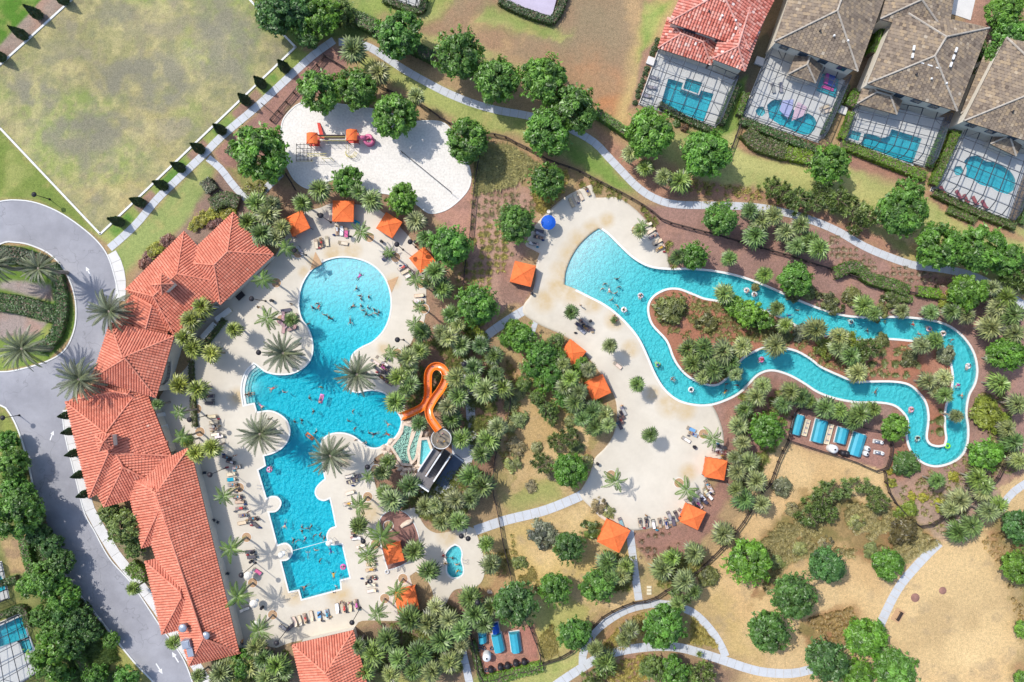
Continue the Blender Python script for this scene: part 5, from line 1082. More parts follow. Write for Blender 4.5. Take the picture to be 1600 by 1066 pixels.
# ground cover and ornamental grass
DK=[wloop(D_MAIN,1,30),wloop(D_LAG,1,30)]
tufts('ornamental_grass',[[(742,225),(795,228),(845,260),(830,285),(775,295),(740,305)]],620,.6,(.42,.40,.21),.7,3,(.6,1.3))
tufts('ornamental_grass',[[(738,300),(780,300),(850,290),(830,340),(800,400),(735,380)]],150,.5,(.30,.27,.15),.8,33,(.5,.9),1.3)
tufts('ornamental_grass',[[(735,380),(775,340),(795,380),(780,470),(720,520),(700,470)]],260,.6,(.40,.37,.14),.8,4,(.5,1.),1.5)
tufts('ornamental_grass',[[(830,262),(890,268),(880,300),(850,335),(835,330)]],260,.8,(0.462,0.400,0.150),.6,5,(.4,1.),avoid=DK)
tufts('tall_grass',[[(1190,845),(1262,775),(1390,795),(1440,830),(1470,848),(1415,878),(1350,874),(1290,858),(1230,880),(1195,925)]],4200,.55,(.34,.30,.15),.55,6,(.5,1.2))
tufts('tall_grass',[[(1258,968),(1330,948),(1342,985),(1300,1008)],[(1530,845),(1610,805),(1640,1000),(1590,980),(1570,900)]],900,.5,(0.357,0.260,0.120),.55,7,(.4,1.))
tufts('ornamental_grass',[[(940,1008),(985,965),(1020,955),(1010,1003),(950,1018)],[(1080,960),(1115,1000),(1122,1012),(1080,1004)],[(940,1040),(1005,1022),(1030,1030),(1010,1066),(940,1070)]],800,.6,(0.420,0.360,0.120),.6,8,(.4,1.))
tufts('ornamental_grass',[[(790,560),(820,600),(805,680),(790,730),(778,700),(795,630)],[(830,880),(845,920),(830,960),(812,900)],[(842,1000),(862,975),(872,1020),(850,1030)],[(750,835),(800,830),(810,880),(790,930),(765,880)]],900,.55,(0.357,0.310,0.120),.6,9,(.4,1.1))
tufts('ornamental_grass',[[(1085,318),(1180,325),(1290,345),(1330,365),(1280,340),(1160,312)],[(1035,262),(1100,285),(1190,295),(1190,312),(1060,300)]],420,.7,(0.420,0.380,0.140),.6,10,(.4,1.))
tufts('groundcover',[[(1340,545),(1420,545),(1440,575),(1420,590),(1360,585)],[(1455,640),(1472,640),(1470,685),(1455,675)]],260,.55,(0.187,0.221,0.085),.8,11,(.5,.9),2.2)
tufts('groundcover',[[(1300,365),(1400,412),(1500,440),(1460,448),(1360,425),(1290,395)]],420,.45,(0.272,0.221,0.153),.8,12,(.4,.8),1.2)
tufts('groundcover',[[(1000,838),(1060,830),(1090,835),(1030,870),(1000,870)]],160,.45,(0.221,0.153,0.102),.8,13,(.4,.8),1.4)
tufts('groundcover',[[(1015,475),(1060,455),(1140,472),(1230,505),(1220,535),(1100,530),(1040,520)]],520,.6,(0.255,0.255,0.102),.7,14,(.4,1.))
tufts('groundcover',[[(1160,500),(1290,535),(1420,540),(1400,590),(1300,575),(1200,535)]],420,.6,(0.255,0.255,0.102),.7,15,(.4,1.))
tufts('groundcover',[[(1460,730),(1540,700),(1560,760),(1480,840),(1440,815),(1400,770)],[(1530,600),(1570,580),(1590,740),(1555,740)]],520,.6,(0.272,0.255,0.102),.7,16,(.4,1.))
tufts('groundcover',[[(620,790),(700,740),(735,720),(770,760),(700,825),(640,800)],[(600,980),(700,940),(730,980),(720,1050),(590,1050)],[(340,1020),(450,1015),(450,1066),(330,1066)]],1500,.7,(0.221,0.255,0.085),.7,17,(.4,1.2),avoid=[DK[0]])
tufts('groundcover',[[(625,545),(720,520),(770,560),(780,700),(740,720),(720,640),(640,640)]],900,.7,(0.221,0.255,0.085),.7,18,(.4,1.2),avoid=[DK[0]])
tufts('groundcover',[[(1060,560),(1160,550),(1140,590),(1090,592)],[(1150,620),(1210,590),(1235,640),(1200,720),(1140,790),(1150,700)]],900,.7,(0.238,0.272,0.085),.7,19,(.4,1.2),avoid=[DK[1]])
tufts('groundcover',[[(860,560),(920,590),(955,650),(930,700),(880,640)],[(1000,320),(1040,355),(1060,420),(1045,410)],[(905,270),(990,312),(1030,350),(960,312),(905,292)],[(940,860),(990,870),(985,920),(950,925)],[(1020,870),(1100,870),(1080,915),(1030,915)]],900,.7,(0.255,0.272,0.085),.7,20,(.4,1.1),avoid=DK)
tufts('groundcover',[[(35,700),(60,800),(110,900),(170,985),(140,1030),(80,960),(40,850)],[(100,1000),(180,1010),(200,1066),(100,1066)]],1600,.9,(0.153,0.238,0.076),.7,21,(.5,1.3))
# ------------------------------------------------------------------ sunbeds, cabanas, parasols
DZ=.065
def lounger_meshes():
    f=MB()
    for s in(-1,1): f.box((0,s*.3,.3),(1.95,.06,.06))
    for x in(-.95,.95): f.box((x,0,.3),(.06,.66,.06))
    for x in(-.75,.7):
        for s in(-1,1): f.box((x,s*.3,.14),(.06,.06,.3))
    seat=MB(); n=6
    P=[(-.35+1.3*i/n,.33+.012*math.sin(i*3.1)) for i in range(n+1)]
    for (x,z),(x2,z2) in zip(P[:-1],P[1:]): seat.polys([(x,-.27,z),(x2,-.27,z2),(x2,.27,z2),(x,.27,z),(x,-.27,z-.03),(x2,-.27,z2-.03),(x2,.27,z2-.03),(x,.27,z-.03)],[(0,1,2,3),(7,6,5,4),(0,4,5,1),(2,6,7,3)])
    back=MB(); a=R(38); c,s_=math.cos(a),math.sin(a)
    back.polys([(-.35,-.27,.34),(-.35,.27,.34),(-.35-.68*c,.27,.34+.68*s_),(-.35-.68*c,-.27,.34+.68*s_),(-.35,-.27,.31),(-.35,.27,.31),(-.35-.68*c,.27,.31+.68*s_),(-.35-.68*c,-.27,.31+.68*s_)],[(0,3,2,1),(4,5,6,7),(0,4,7,3),(1,2,6,5),(3,7,6,2)])
    brace=MB(); brace.tube([(-.8,-.28,.32),(-.35-.4*c,-.28,.31+.4*s_)],.02,4); brace.tube([(-.8,.28,.32),(-.35-.4*c,.28,.31+.4*s_)],.02,4)
    return f.mesh('lounger_frame',[M['plastic']]),seat.mesh('seat',[M['cloth']]),back.mesh('backrest',[M['cloth']]),brace.mesh('brace',[M['dark']])
LF,LS,LB,LBR=lounger_meshes()
tw=MB(); nn=8
for i in range(nn):
    x0,x1=-.45+1.3*i/nn,-.45+1.3*(i+1)/nn; z0=.365+(.0 if x0>-.33 else .08); z1=.365+(.0 if x1>-.33 else .0)
    tw.polys([(x0,-.33,z0),(x1,-.33,z1),(x1,.33,z1),(x0,.33,z0)],[(0,1,2,3)]); 
    tw.polys([(x0,-.33,z0),(x1,-.33,z1),(x1,-.35,z1-.16),(x0,-.35,z0-.16)],[(0,3,2,1)]); tw.polys([(x0,.33,z0),(x1,.33,z1),(x1,.35,z1-.16),(x0,.35,z0-.16)],[(0,1,2,3)])
TOWEL=tw.mesh('towel',[M['cloth']])
LC={'cream':((.60,.50,.36),(.30,.21,.13)),'white':((.70,.66,.60),(.06,.05,.05)),'dark':((.10,.09,.11),(.05,.05,.06)),'grey':((.32,.31,.33),(.1,.1,.11)),'red':((.30,.09,.10),(.22,.05,.06)),'rose':((.40,.26,.26),(.10,.05,.05)),'tan':((.52,.40,.26),(.25,.17,.11)),'pale':((.62,.55,.44),(.45,.36,.26))}
def lounger(px,py,hd,c='cream',towel=None,tname='',z=DZ):
    p=W(px,py,.3); sl,fr=LC[c]; jx=rnd.uniform(-3,3)
    o=meshobj('sun_lounger',LF,None,(p.x,p.y,z),R(-hd+jx),1,jit(fr,.1)); 
    meshobj('seat',LS,o,color=jit(sl,.08)); meshobj('backrest',LB,o,color=jit(sl,.08)); meshobj('brace',LBR,o)
    reg(o,f'{ {"cream":"cream slung","white":"white slung black-framed","dark":"dark","grey":"grey","red":"maroon","rose":"dusty rose","tan":"tan","pale":"pale sand-coloured"}[c]} sun lounger','sun lounger','sun loungers on the decks',px,py)
    if towel:
        t=meshobj('towel',TOWEL,None,(p.x,p.y,z+.012),R(-hd+jx),1,towel); reg(t,f'{tname} towel spread over a sun lounger','towel','towels on sunbeds',px,py)
TEAL=(.01,.30,.42); PINK=(.55,.12,.25); BLUE=(.13,.30,.52); WHT=(.72,.72,.72)
for a in [(494,381,82,'cream'),(502,379,82,'tan'),(511,377,82,'cream'),(527,360,88,'cream'),(534,361,92,'white',WHT,'white'),(541,364,92,'tan',PINK,'pink'),(536,380,12,'cream'),(469,392,62,'grey'),(604,402,150,'dark'),(610,398,150,'white'),(629,418,152,'white'),(634,424,152,'cream'),(640,430,152,'white'),(655,462,178,'cream'),(654,471,178,'tan',WHT,'white'),(654,481,182,'cream'),(447,485,-10,'dark'),
(556,347,30,'cream',TEAL,'teal'),(328,619,175,'dark'),(328,630,176,'dark'),(332,651,172,'cream'),(335,660,172,'cream'),(335,670,172,'pale'),(337,679,172,'white'),(343,682,172,'white'),(355,715,195,'dark'),(361,722,195,'dark'),(370,730,170,'white'),(362,741,170,'pale'),(362,749,172,'cream',TEAL,'teal'),(364,757,172,'grey'),(366,765,172,'tan'),(372,776,172,'dark'),(375,784,172,'tan'),(376,794,172,'grey'),(380,805,172,'grey'),(396,810,172,'dark'),(379,817,168,'cream'),(398,819,40,'dark'),(391,862,172,'dark'),(394,870,172,'dark'),(402,893,35,'grey',PINK,'pink'),(383,952,-20,'white'),
(461,971,-112,'cream'),(469,969,-110,'cream'),(477,966,-108,'cream'),(487,962,-105,'cream'),(499,962,-98,'pale',BLUE,'blue'),(511,959,-100,'pale',(.4,.52,.62),'pale blue'),(527,950,-98,'white',WHT,'white'),(538,949,-98,'cream'),(547.5,947,-98,'cream'),(557,944,-98,'cream'),(443,981,40,'grey'),(455,979,-40,'dark'),
(547,770,165,'pale'),(544,787,170,'white'),(552,752,165,'cream'),(547,744,165,'white'),(556,832,172,'dark'),(557,841,170,'white'),(564,853,158,'pale'),(568,861,158,'pale'),(578,872,165,'tan'),(580,881,168,'cream'),(579,890,168,'cream'),(580,902,170,'white'),(580,914,172,'pale'),(581,923,172,'pale'),
(586,566,35,'pale'),(594,561,35,'pale'),(600,575,35,'dark'),(606,583,30,'dark'),(597,590,35,'dark'),(607,598,35,'grey'),(590,577,40,'dark'),(612,588,40,'grey'),(603,570,35,'white'),(612,576,30,'dark'),(549,752,165,'dark'),(556,745,165,'dark'),
(893,317,62,'tan'),(900,311,62,'cream'),(907,306,62,'cream'),(918,299,62,'cream'),(842,361,10,'dark'),(841,371,10,'dark'),(834,381,12,'white'),(844,366,20,'grey'),(1011,352,155,'pale'),(1017,361,150,'cream'),(1021,369,150,'grey'),(1027,378,150,'cream'),(1031,388,150,'cream'),(905,509,40,'dark'),(912,503,40,'grey'),(915,512,40,'dark'),(908,516,40,'grey'),(921,513,30,'dark'),(965,571,42,'cream'),(1080,671,25,'cream',BLUE,'blue'),(1083,678,25,'cream',(.18,.36,.56),'sky blue'),(1072,687,30,'white'),(972,648,60,'dark'),(970,656,60,'dark'),(968,664,60,'dark'),(974,642,60,'grey'),(1127,698,15,'dark'),(1127,707,10,'red'),(1120,703,10,'white'),(1105,757,60,'white'),(1110,763,60,'white'),(1103,769,60,'pale'),(1097,776,50,'white'),(1108,775,50,'white'),(1092,788,45,'white'),(1088,782,45,'grey'),(1080,782,45,'dark'),(1100,782,45,'dark'),
(1000,817,84,'white'),(1010,816,84,'dark'),(1021,819,80,'white'),(1031,817,84,'cream'),(1041,819,80,'white'),(1052,814,78,'dark'),(1046,806,60,'grey'),(1057,805,60,'dark'),(970,816,70,'grey',(.2,.36,.4),'grey-blue'),(1066,800,40,'grey')]: lounger(*a)
for i in range(8): lounger(443+(i%2)*15+rnd.uniform(-2,2),494+(i//2)*6.5,rnd.choice((35,60,160,100)),'rose')
for x,y in [(1465.6,289),(1472.5,298),(1497.5,304.5),(1509,311),(1523,314),(1537.5,320)]: lounger(x,y,-115,'red',z=.08)
for x,y in [(1022,122),(1018,137),(1010,150)]: lounger(x,y,-165,'grey',z=.08)
lounger(1208,138,80,'grey',z=.08); lounger(1220,137,85,'grey',z=.08); lounger(1288,168,-20,'pale',z=.08); lounger(1292,174,-20,'pale',z=.08)

CANOPY={}
def cabana(px,py,side,deg,look,cat='cabana',h=2.45,open_=None):
    p=W(px,py,h); a=side/16*(CAM_H-h)/CAM_H; root=empty('cabana',(p.x,p.y,0),R(-deg)); b=MB(); n=6
    def edge(p,q): return [Vector(p).lerp(Vector(q),i/n)+Vector((0,0,-.06*math.sin(math.pi*i/n))) for i in range(n)]
    c=[(-a,-a,h),(a,-a,h),(a,a,h),(-a,a,h)]; E=[]
    for i in range(4): E+=edge(c[i],c[(i+1)%4])
    apex=Vector((0,0,h+.62)); m=len(E)
    for i in range(m):
        p0,p1=E[i],E[(i+1)%m]; q0,q1=p0.lerp(apex,.5)+Vector((0,0,-.03)),p1.lerp(apex,.5)+Vector((0,0,-.03)); b.face([p0,p1,q1,q0]); b.face([q0,q1,apex])
    b.obj('canopy',M['canvas'],root)
    b=MB()
    for i in range(m):
        p0,p1=E[i],E[(i+1)%m]; d=Vector((0,0,-.3-.03*(i%2))); d1=Vector((0,0,-.3-.03*((i+1)%2))); b.face([p0,p0+d,p1+d1,p1])
    b.obj('valance',M['canvas'],root)
    for i in range(4):
        b=MB(); x,y,_=c[i]; x*=.95;y*=.95; b.tube([(x,y,0),(x,y,h)],.05,6); b.obj('post',M['bronze'],root)
    for i in range(4): # seams along the hips
        b=MB(); b.tube([Vector(c[i])+Vector((0,0,.015)),apex+Vector((0,0,.015))],.025,4); b.obj('seam',M['canvas'],root)
    for i in range(2):
        b=MB(); s=(-1,1)[i]
        for k in range(9): 
            t0,t1=k/9,(k+1)/9; w=lambda t:.05*math.sin(t*40)
            b.face([(-a*.93+2*a*.93*t0,a*.93+w(t0),.15),(-a*.93+2*a*.93*t1,a*.93+w(t1),.15),(-a*.93+2*a*.93*t1,a*.93+w(t1),h-.1),(-a*.93+2*a*.93*t0,a*.93+w(t0),h-.1)] if i==0 else [(-a*.93+w(t0),-a*.93+2*a*.93*t0,.15),(-a*.93+w(t1),-a*.93+2*a*.93*t1,.15),(-a*.93+w(t1),-a*.93+2*a*.93*t1,h-.1),(-a*.93+w(t0),-a*.93+2*a*.93*t0,h-.1)])
        b.obj('curtain',M['canvas'],root)
    b=MB(); b.box((0,a*.5,.3),(a*1.3,.7,.36)); b.box((0,a*.5+.33,.6),(a*1.3,.12,.5)); b.obj('bench_seat',M['cream'],root)
    tag(root,look,cat,'orange canvas cabanas'); return root
for a in [(464,349,31,-26,'orange cabana in palm shade nearest the clubhouse north end'),(536,330,33,1,'orange cabana square-on below the playground sand'),(608,352,30,32,'orange cabana tilted beside the small round tree at the sand edge'),(660,406,30,-38,'orange cabana behind the white loungers at the round pool side'),(817,428,34,14,'orange cabana with bench beside the pale beach entry'),(894,552,32,38,'orange cabana behind the single cream lounger on the lagoon deck'),(934,606,32,-25,'orange cabana among palms facing the narrow river bend'),(1119,733,31,10,'orange cabana at the lagoon deck edge under the maroon lounger'),(1083,808,31,25,'orange cabana ending the row of dark-framed loungers'),(959,838,39,27,'largest orange cabana beside the straight path to the gate'),(615,866,28,-14,'orange cabana half hidden by a palm inside the mulch planter'),(635,939,34,-12,'orange cabana below the planter near the kidney spa')]: cabana(*a)
def parasol(px,py,r,material,look,h=2.4,n=12):
    p=W(px,py,h); root=empty('parasol',(p.x,p.y,DZ)); b=MB(); a=r/8
    for i in range(n):
        t0,t1=2*math.pi*i/n,2*math.pi*(i+1)/n; q=lambda t,k:(a*k*math.cos(t),a*k*math.sin(t),h-.0-.5*k*k*.9)
        b.face([q(t0,1),q(t1,1),q(t1,.5),q(t0,.5)]); b.face([q(t0,.5),q(t1,.5),(0,0,h)]); e=Vector((0,0,-.16)); b.face([Vector(q(t0,1))+e,Vector(q(t1,1))+e,q(t1,1),q(t0,1)])
    b.obj('canopy',material,root); b=MB(); b.tube([(0,0,0),(0,0,h+.12)],.03,6); b.obj('pole',M['white'],root)
    b=MB(); b.lathe([(.3,0),(.3,.08),(.05,.12)],14); b.obj('base',M['steel'],root); tag(root,look,'parasol','parasols')
M['pcanvas']=mat('cream_canvas',alb(240,234,222),.05,1,.9)
parasol(857,347,11.5,M['blue'],'bright blue parasol beside the beach entry pad',3.0)
parasol(385.6,901,6.5,M['pcanvas'],'small cream parasol beside the pink towel lounger'); parasol(395,945,6.5,M['pcanvas'],'small cream parasol overhung by the palm next to the white lounger'); parasol(398,977,5.5,M['pcanvas'],'smallest pale parasol in the row by the clubhouse corner')
def ring_table(px,py,r,look,material):
    b=MB(); b.lathe([(r/8,.7),(r/8,.74),(.0,.74)],16); o=b.obj('round_table',material,loc=W(px,py)+Vector((0,0,DZ))); q=MB(); q.tube([(0,0,0),(0,0,.7)],.05,6); q.lathe([(.28,0),(.28,.04),(.05,.06)],10); q.obj('pedestal',M['dark'],o); reg(o,look,'table','round tables',px,py)
for x,y,r in [(857,332,3),(1084,698,3),(911,509,3),(479,844,0),(360,717,3),(396,862,3),(1087,790,3),(1108,768,2.5),(606,590,3),(600,582,3),(555,836,2.5),(500,381,2),(336,666,2)]:
    if r: ring_table(x,y,r,'small round table',M['pcanvas'] if x in(857,1108,336) else M['dark'])

# ------------------------------------------------------------------ people
def body_mesh(name, J, E, rad, sub=1):
    bm=bmesh.new(); sk=bm.verts.layers.skin.verify(); vs=[bm.verts.new(J[k]) for k in J]; ix={k:i for i,k in enumerate(J)}
    for a,b in E: bm.edges.new((vs[ix[a]],vs[ix[b]]))
    for k,v in zip(J,vs): v[sk].radius=(rad[k],rad[k]*.82 if k in('chest','belly','hip') else rad[k]); v[sk].use_root=(k=='hip')
    me=bpy.data.meshes.new(name); bm.to_mesh(me); bm.free(); o=bpy.data.objects.new(name,me); col.objects.link(o)
    o.modifiers.new('skin','SKIN'); m=o.modifiers.new('sub','SUBSURF'); m.levels=sub; m.render_levels=sub
    dg=bpy.context.evaluated_depsgraph_get(); ev=o.evaluated_get(dg); out=bpy.data.meshes.new_from_object(ev); out.name=name
    bpy.data.objects.remove(o); bpy.data.meshes.remove(me); out.materials.clear(); out.materials.append(M['skin']); return out
EDG=[('hip','belly'),('belly','chest'),('chest','neck'),('neck','head'),('head','crown')]+[(a+s,b+s) for s in 'lr' for a,b in (('sh','el'),('el','wr'),('wr','ha'),('th','kn'),('kn','an'),('an','to'))]+[('chest','shl'),('chest','shr'),('hip','thl'),('hip','thr')]
RAD=dict(hip=.155,belly=.135,chest=.165,neck=.055,head=.10,crown=.085); 
for s in 'lr': RAD.update({'sh'+s:.075,'el'+s:.047,'wr'+s:.034,'ha'+s:.042,'th'+s:.095,'kn'+s:.062,'an'+s:.04,'to'+s:.04})
def pose(kind):
    J={}
    if kind in('stand','wade'):
        J=dict(hip=(0,0,.95),belly=(0,0,1.12),chest=(0,0,1.32),neck=(0,0,1.5),head=(.02,0,1.61),crown=(.01,0,1.7))
        for s,y in(('l',1),('r',-1)):
            J.update({'th'+s:(0,.1*y,.88),'kn'+s:(.03*y,.11*y,.48),'an'+s:(-.02,.11*y,.08),'to'+s:(.13,.12*y,.04),'sh'+s:(0,.2*y,1.42)})
            if kind=='stand': J.update({'el'+s:(.02,.26*y,1.14),'wr'+s:(.1,.27*y,.9),'ha'+s:(.13,.27*y,.82)})
            else: J.update({'el'+s:(.12,.42*y,1.24),'wr'+s:(.3,.5*y,1.18),'ha'+s:(.38,.5*y,1.17)})
    elif kind=='swim':
        J=dict(hip=(-.1,0,-.06),belly=(.08,0,-.03),chest=(.28,0,.0),neck=(.46,0,.04),head=(.58,0,.07),crown=(.66,0,.1))
        for s,y in(('l',1),('r',-1)): J.update({'th'+s:(-.18,.1*y,-.08),'kn'+s:(-.55,.16*y,-.1),'an'+s:(-.92,.13*y,-.12),'to'+s:(-1.05,.15*y,-.12),'sh'+s:(.38,.2*y,.02),'el'+s:(.55,.42*y,.03),'wr'+s:(.78,.48*y,.03),'ha'+s:(.87,.47*y,.02)})
    elif kind=='lie':
        J=dict(hip=(.0,0,.46),belly=(-.2,0,.5),chest=(-.4,0,.62),neck=(-.56,0,.76),head=(-.66,0,.84),crown=(-.73,0,.9))
        for s,y in(('l',1),('r',-1)): J.update({'th'+s:(.08,.1*y,.46),'kn'+s:(.48,.13*y,.56 if y>0 else .48),'an'+s:(.85,.12*y,.43),'to'+s:(.95,.13*y,.5),'sh'+s:(-.46,.2*y,.7),'el'+s:(-.25,.3*y,.56),'wr'+s:(-.02,.24*y,.56),'ha'+s:(.05,.2*y,.58)})
    elif kind=='sit':
        J=dict(hip=(0,0,.05),belly=(-.1,0,.2),chest=(-.2,0,.38),neck=(-.26,0,.55),head=(-.26,0,.66),crown=(-.27,0,.75))
        for s,y in(('l',1),('r',-1)): J.update({'th'+s:(.06,.1*y,.05),'kn'+s:(.42,.16*y,.16),'an'+s:(.74,.16*y,.06),'to'+s:(.85,.17*y,.1),'sh'+s:(-.22,.2*y,.46),'el'+s:(-.16,.42*y,.26),'wr'+s:(.04,.5*y,.2),'ha'+s:(.12,.5*y,.2)})
    return J
BODY={}
for kd in('stand','wade','swim','lie','sit'):
    J=pose(kd); me=body_mesh('person_body',J,EDG,RAD); h=Vector(J['head']); cwn=Vector(J['crown']); ax=(cwn-h).normalized(); n=Vector(J['neck'])
    b=MB(); c=h.lerp(cwn,.45); 
    for i in range(5):
        for j in range(10):
            f=lambda i,j: c+(Vector((math.cos(j*.628)*math.sin(i*.36),math.sin(j*.628)*math.sin(i*.36),math.cos(i*.36)))*.118)
            b.face([f(i,j),f(i+1,j),f(i+1,j+1),f(i,j+1)] if i else [f(0,0),f(1,j),f(1,j+1)])
    hair=b.mesh('hair',[M['hair']])
    hp=Vector(J['hip']); ch=Vector(J['chest']); b=MB(); v=me.vertices
    for f in me.polygons:
        q=Vector(f.center); 
        if (q-hp).length<.235 : b.face([v[i].co+v[i].normal*.015 for i in f.vertices])
    suit=b.mesh('swimsuit',[M['cloth']]); b=MB()
    for f in me.polygons:
        q=Vector(f.center)
        if min((q-ch).length,(q-Vector(J['belly'])).length)<.25 and (q-hp).length>=.12: b.face([v[i].co+v[i].normal*.014 for i in f.vertices])
    top=b.mesh('shirt',[M['cloth']]); BODY[kd]=(me,hair,suit,top)
    for p_ in me.polygons: p_.use_smooth=True
SKINS=[(.42,.24,.16),(.5,.3,.2),(.30,.16,.10),(.2,.10,.06),(.55,.36,.27)]
SUITS=[((.03,.03,.05),'black'),((.03,.06,.2),'navy'),((.45,.05,.05),'red'),((.05,.25,.35),'teal'),((.6,.6,.6),'white'),((.45,.1,.3),'magenta'),((.1,.1,.11),'charcoal'),((.5,.3,.05),'orange')]
def person(px,py,kd,z=None,ang=None,where=''):
    hz={'stand':1.0,'wade':.3,'swim':0,'lie':.4,'sit':.3}[kd]
    z0={'stand':DZ,'wade':-1.22,'swim':-.12,'lie':DZ,'sit':-.02}[kd] if z is None else z
    p=W(px,py,max(0,z0+hz)); me,hr,su,tp=BODY[kd]; s=rnd.uniform(.88,1.08) if kd!='wade' else rnd.uniform(.95,1.08); a=rnd.uniform(0,6.28) if ang is None else R(-ang)
    o=meshobj('person',me,None,(p.x,p.y,z0),a,s,rnd.choice(SKINS)); c,w=rnd.choice(SUITS); dark=rnd.random()<.75
    meshobj('hair',hr,o,color=(.02,.015,.012) if dark else (.25,.16,.07)); meshobj('swimsuit',su,o,color=c); shirt=rnd.random()<.45
    if shirt: meshobj('shirt',tp,o,color=c)
    act={'stand':'standing on the deck','wade':'wading with arms out','swim':'swimming face down','lie':'lying on a sunbed','sit':'sitting'}[kd]
    reg(o,f'{"dark" if dark else "fair"}-haired person in {w} {"swim shirt" if shirt else "swimsuit"} {act}','person','people '+('in the water' if kd in('wade','swim') else 'at the pools'),px,py); return o
def torus_mesh(name,R0,r0,m,n=24,k=10):
    b=MB(); b.lathe([(R0+r0*math.cos(t),r0*math.sin(t)*.9) for t in [2*math.pi*i/k for i in range(k)]],n,closed=True); return b.mesh(name,m,True)
RING=torus_mesh('swim_ring',.42,.17,[M['plastic']])
def ring(px,py,c,word,seated=None,z=-.06,s=1.):
    p=W(px,py); o=meshobj('swim_ring',RING,None,(p.x,p.y,z),rnd.uniform(0,6),s,c); b=MB(); b.tube([(.55,0,.08),(.6,0,.16)],.02,5); b.obj('valve',M['white'],o)
    reg(o,f'{word} inflatable swim ring','swim ring','inflatable swim rings',px,py)
    if seated: person(px,py,'sit',z+.08)
for x,y,k in [(561,432,'swim'),(557,451,'wade'),(562,462,'wade'),(564,467,'wade'),(576,464,'wade'),(550,479,'swim'),(564,478,'wade'),(575,481,'wade'),(585,484,'wade'),(592,488,'wade'),(572,491,'wade'),(579,492,'wade'),(567,485,'wade'),(588,490,'wade'),(495,474,'wade'),(498,479,'swim'),(489,481,'wade'),(507,492,'wade'),(514,496,'wade'),(517,498,'wade'),(547,501,'swim'),(482,506,'wade'),
(426,607,'swim'),(445,613,'wade'),(502,605,'wade'),(484,622,'wade'),(490,643,'wade'),(551,643,'wade'),(545,658,'wade'),(472,657,'wade'),(461,659,'wade'),(605,662,'swim'),(554,670,'wade'),(494,675,'wade'),(577,677,'wade'),(586,678,'swim'),(606,679,'swim'),(556,687,'wade'),(572,693,'wade'),(407,634,'swim'),
(445,820,'swim'),(472,824,'wade'),(481,825,'wade'),(486,823,'wade'),(472,830,'wade'),(464,845,'wade'),(459,844,'wade'),(477,842,'wade'),(491,837,'wade'),(500,836,'wade'),(507,841,'wade'),(481,867,'swim'),(494,860,'wade'),(500,876,'wade'),(516,860,'swim'),(521,900,'swim'),(477,917,'swim'),(526,917,'wade'),(522,925,'wade'),
(707,872,'wade'),(714,882,'wade'),(715,892,'wade'),(964,436,'wade'),(945,443,'wade'),(941,451,'wade'),(952,453,'swim'),(962,458,'wade'),(967,448,'wade'),(956,468,'wade'),(965,478,'wade'),(1234,493,'swim'),(1355,517,'wade'),(1426,507,'wade'),(1436,522,'wade'),(1502,618,'wade'),(1369,611,'swim'),(1135,600,'wade'),(1133,613,'swim'),(1152,602,'wade'),(1487,531,'wade'),(1246,485,'wade')]: person(x,y,k)
for x,y,a in [(693,869,40),(696,881,20),(391,615,0),(386,617,0),(571,694,200)]: person(x,y,'sit',.07 if x>500 else -.02,a)
for x,y in [(907,477),(960,493),(963,501),(972,634),(420,655),(455,475),(1062,806),(404,480),(1010,806),(600,398),(340,885),(347,900),(372,990),(378,1002),(320,862),(338,868),(325,620),(367,712),(372,780),(388,800),(403,812),(600,571),(611,597),(1040,810),(1110,770),(1128,712),(545,943),(532,942),(499,960),(573,911)]: person(x,y,'stand')
for x,y,a in [(361,722,195),(376,794,172),(837,381,12),(842,371,10),(544,787,170),(607,598,35),(1031,388,150) ,(915,512,40),(1000,817,84),(1041,819,80),(1105,757,60),(538,949,-98),(610,398,150),(970,656,60),(335,670,172),(580,902,170)]: person(x,y,'lie',DZ,a)
LIME=(.18,.55,.03)
for a in [(421,734,(.6,.2,.42),'pink',1),(536,886,(.6,.08,.35),'magenta',1),(975,484,(.65,.68,.7),'white',1),(1001,462,(.5,.5,.55),'grey-striped',1),(1167,454,(.65,.68,.7),'white',1),(1179,460,(.55,.62,.65),'pale blue',1),(1330,503,(.2,.5,.55),'aqua',1),(1452,514,(.6,.5,.55),'pale pink',1),(1474,521,(.65,.66,.68),'white',1),(1513,572,(.6,.62,.65),'white',1),(1497,602,(.12,.5,.5),'teal',1),(1424,640,(.6,.35,.45),'rose',1),(1434,685,(.3,.55,.5),'sea-green',1),(1481,697,LIME,'lime green',0),(1028,570,(.08,.45,.12),'green',1),(1051,592,(.05,.3,.35),'dark teal',1),(1080,609,(.65,.7,.72),'white',1),(1190,562,(.6,.12,.35),'hot pink',1)]: ring(*a)
ring(578,908,(.03,.03,.05),'black',z=DZ+.15,s=.8); ring(605,893,(.5,.5,.5),'grey',z=DZ+.15,s=.8)
def airbed(px,py,c,deg,word,sx=1.):
    p=W(px,py); b=MB()
    for i in range(5): b.tube([(-.9*sx,-.32+.16*i,0),(.9*sx,-.32+.16*i,0)],.09,7)
    o=b.obj('air_mattress',M['plastic'],None,True,loc=(p.x,p.y,-.06),rz=R(-deg),color=c); q=MB(); q.tube([(-.75*sx,-.36,.06),(-.75*sx,.36,.06)],.13,7); q.obj('pillow',M['plastic'],o,True,color=tuple(min(.8,x*1.2) for x in c))
    reg(o,f'{word} air mattress floating on the water','air mattress','air mattresses',px,py)
airbed(502,623,(.62,.2,.45),105,'pink'); person(501,625,'lie',-.36,-75); airbed(484,682,(.7,.22,.08),40,'orange'); person(484,682,'lie',-.36,40)
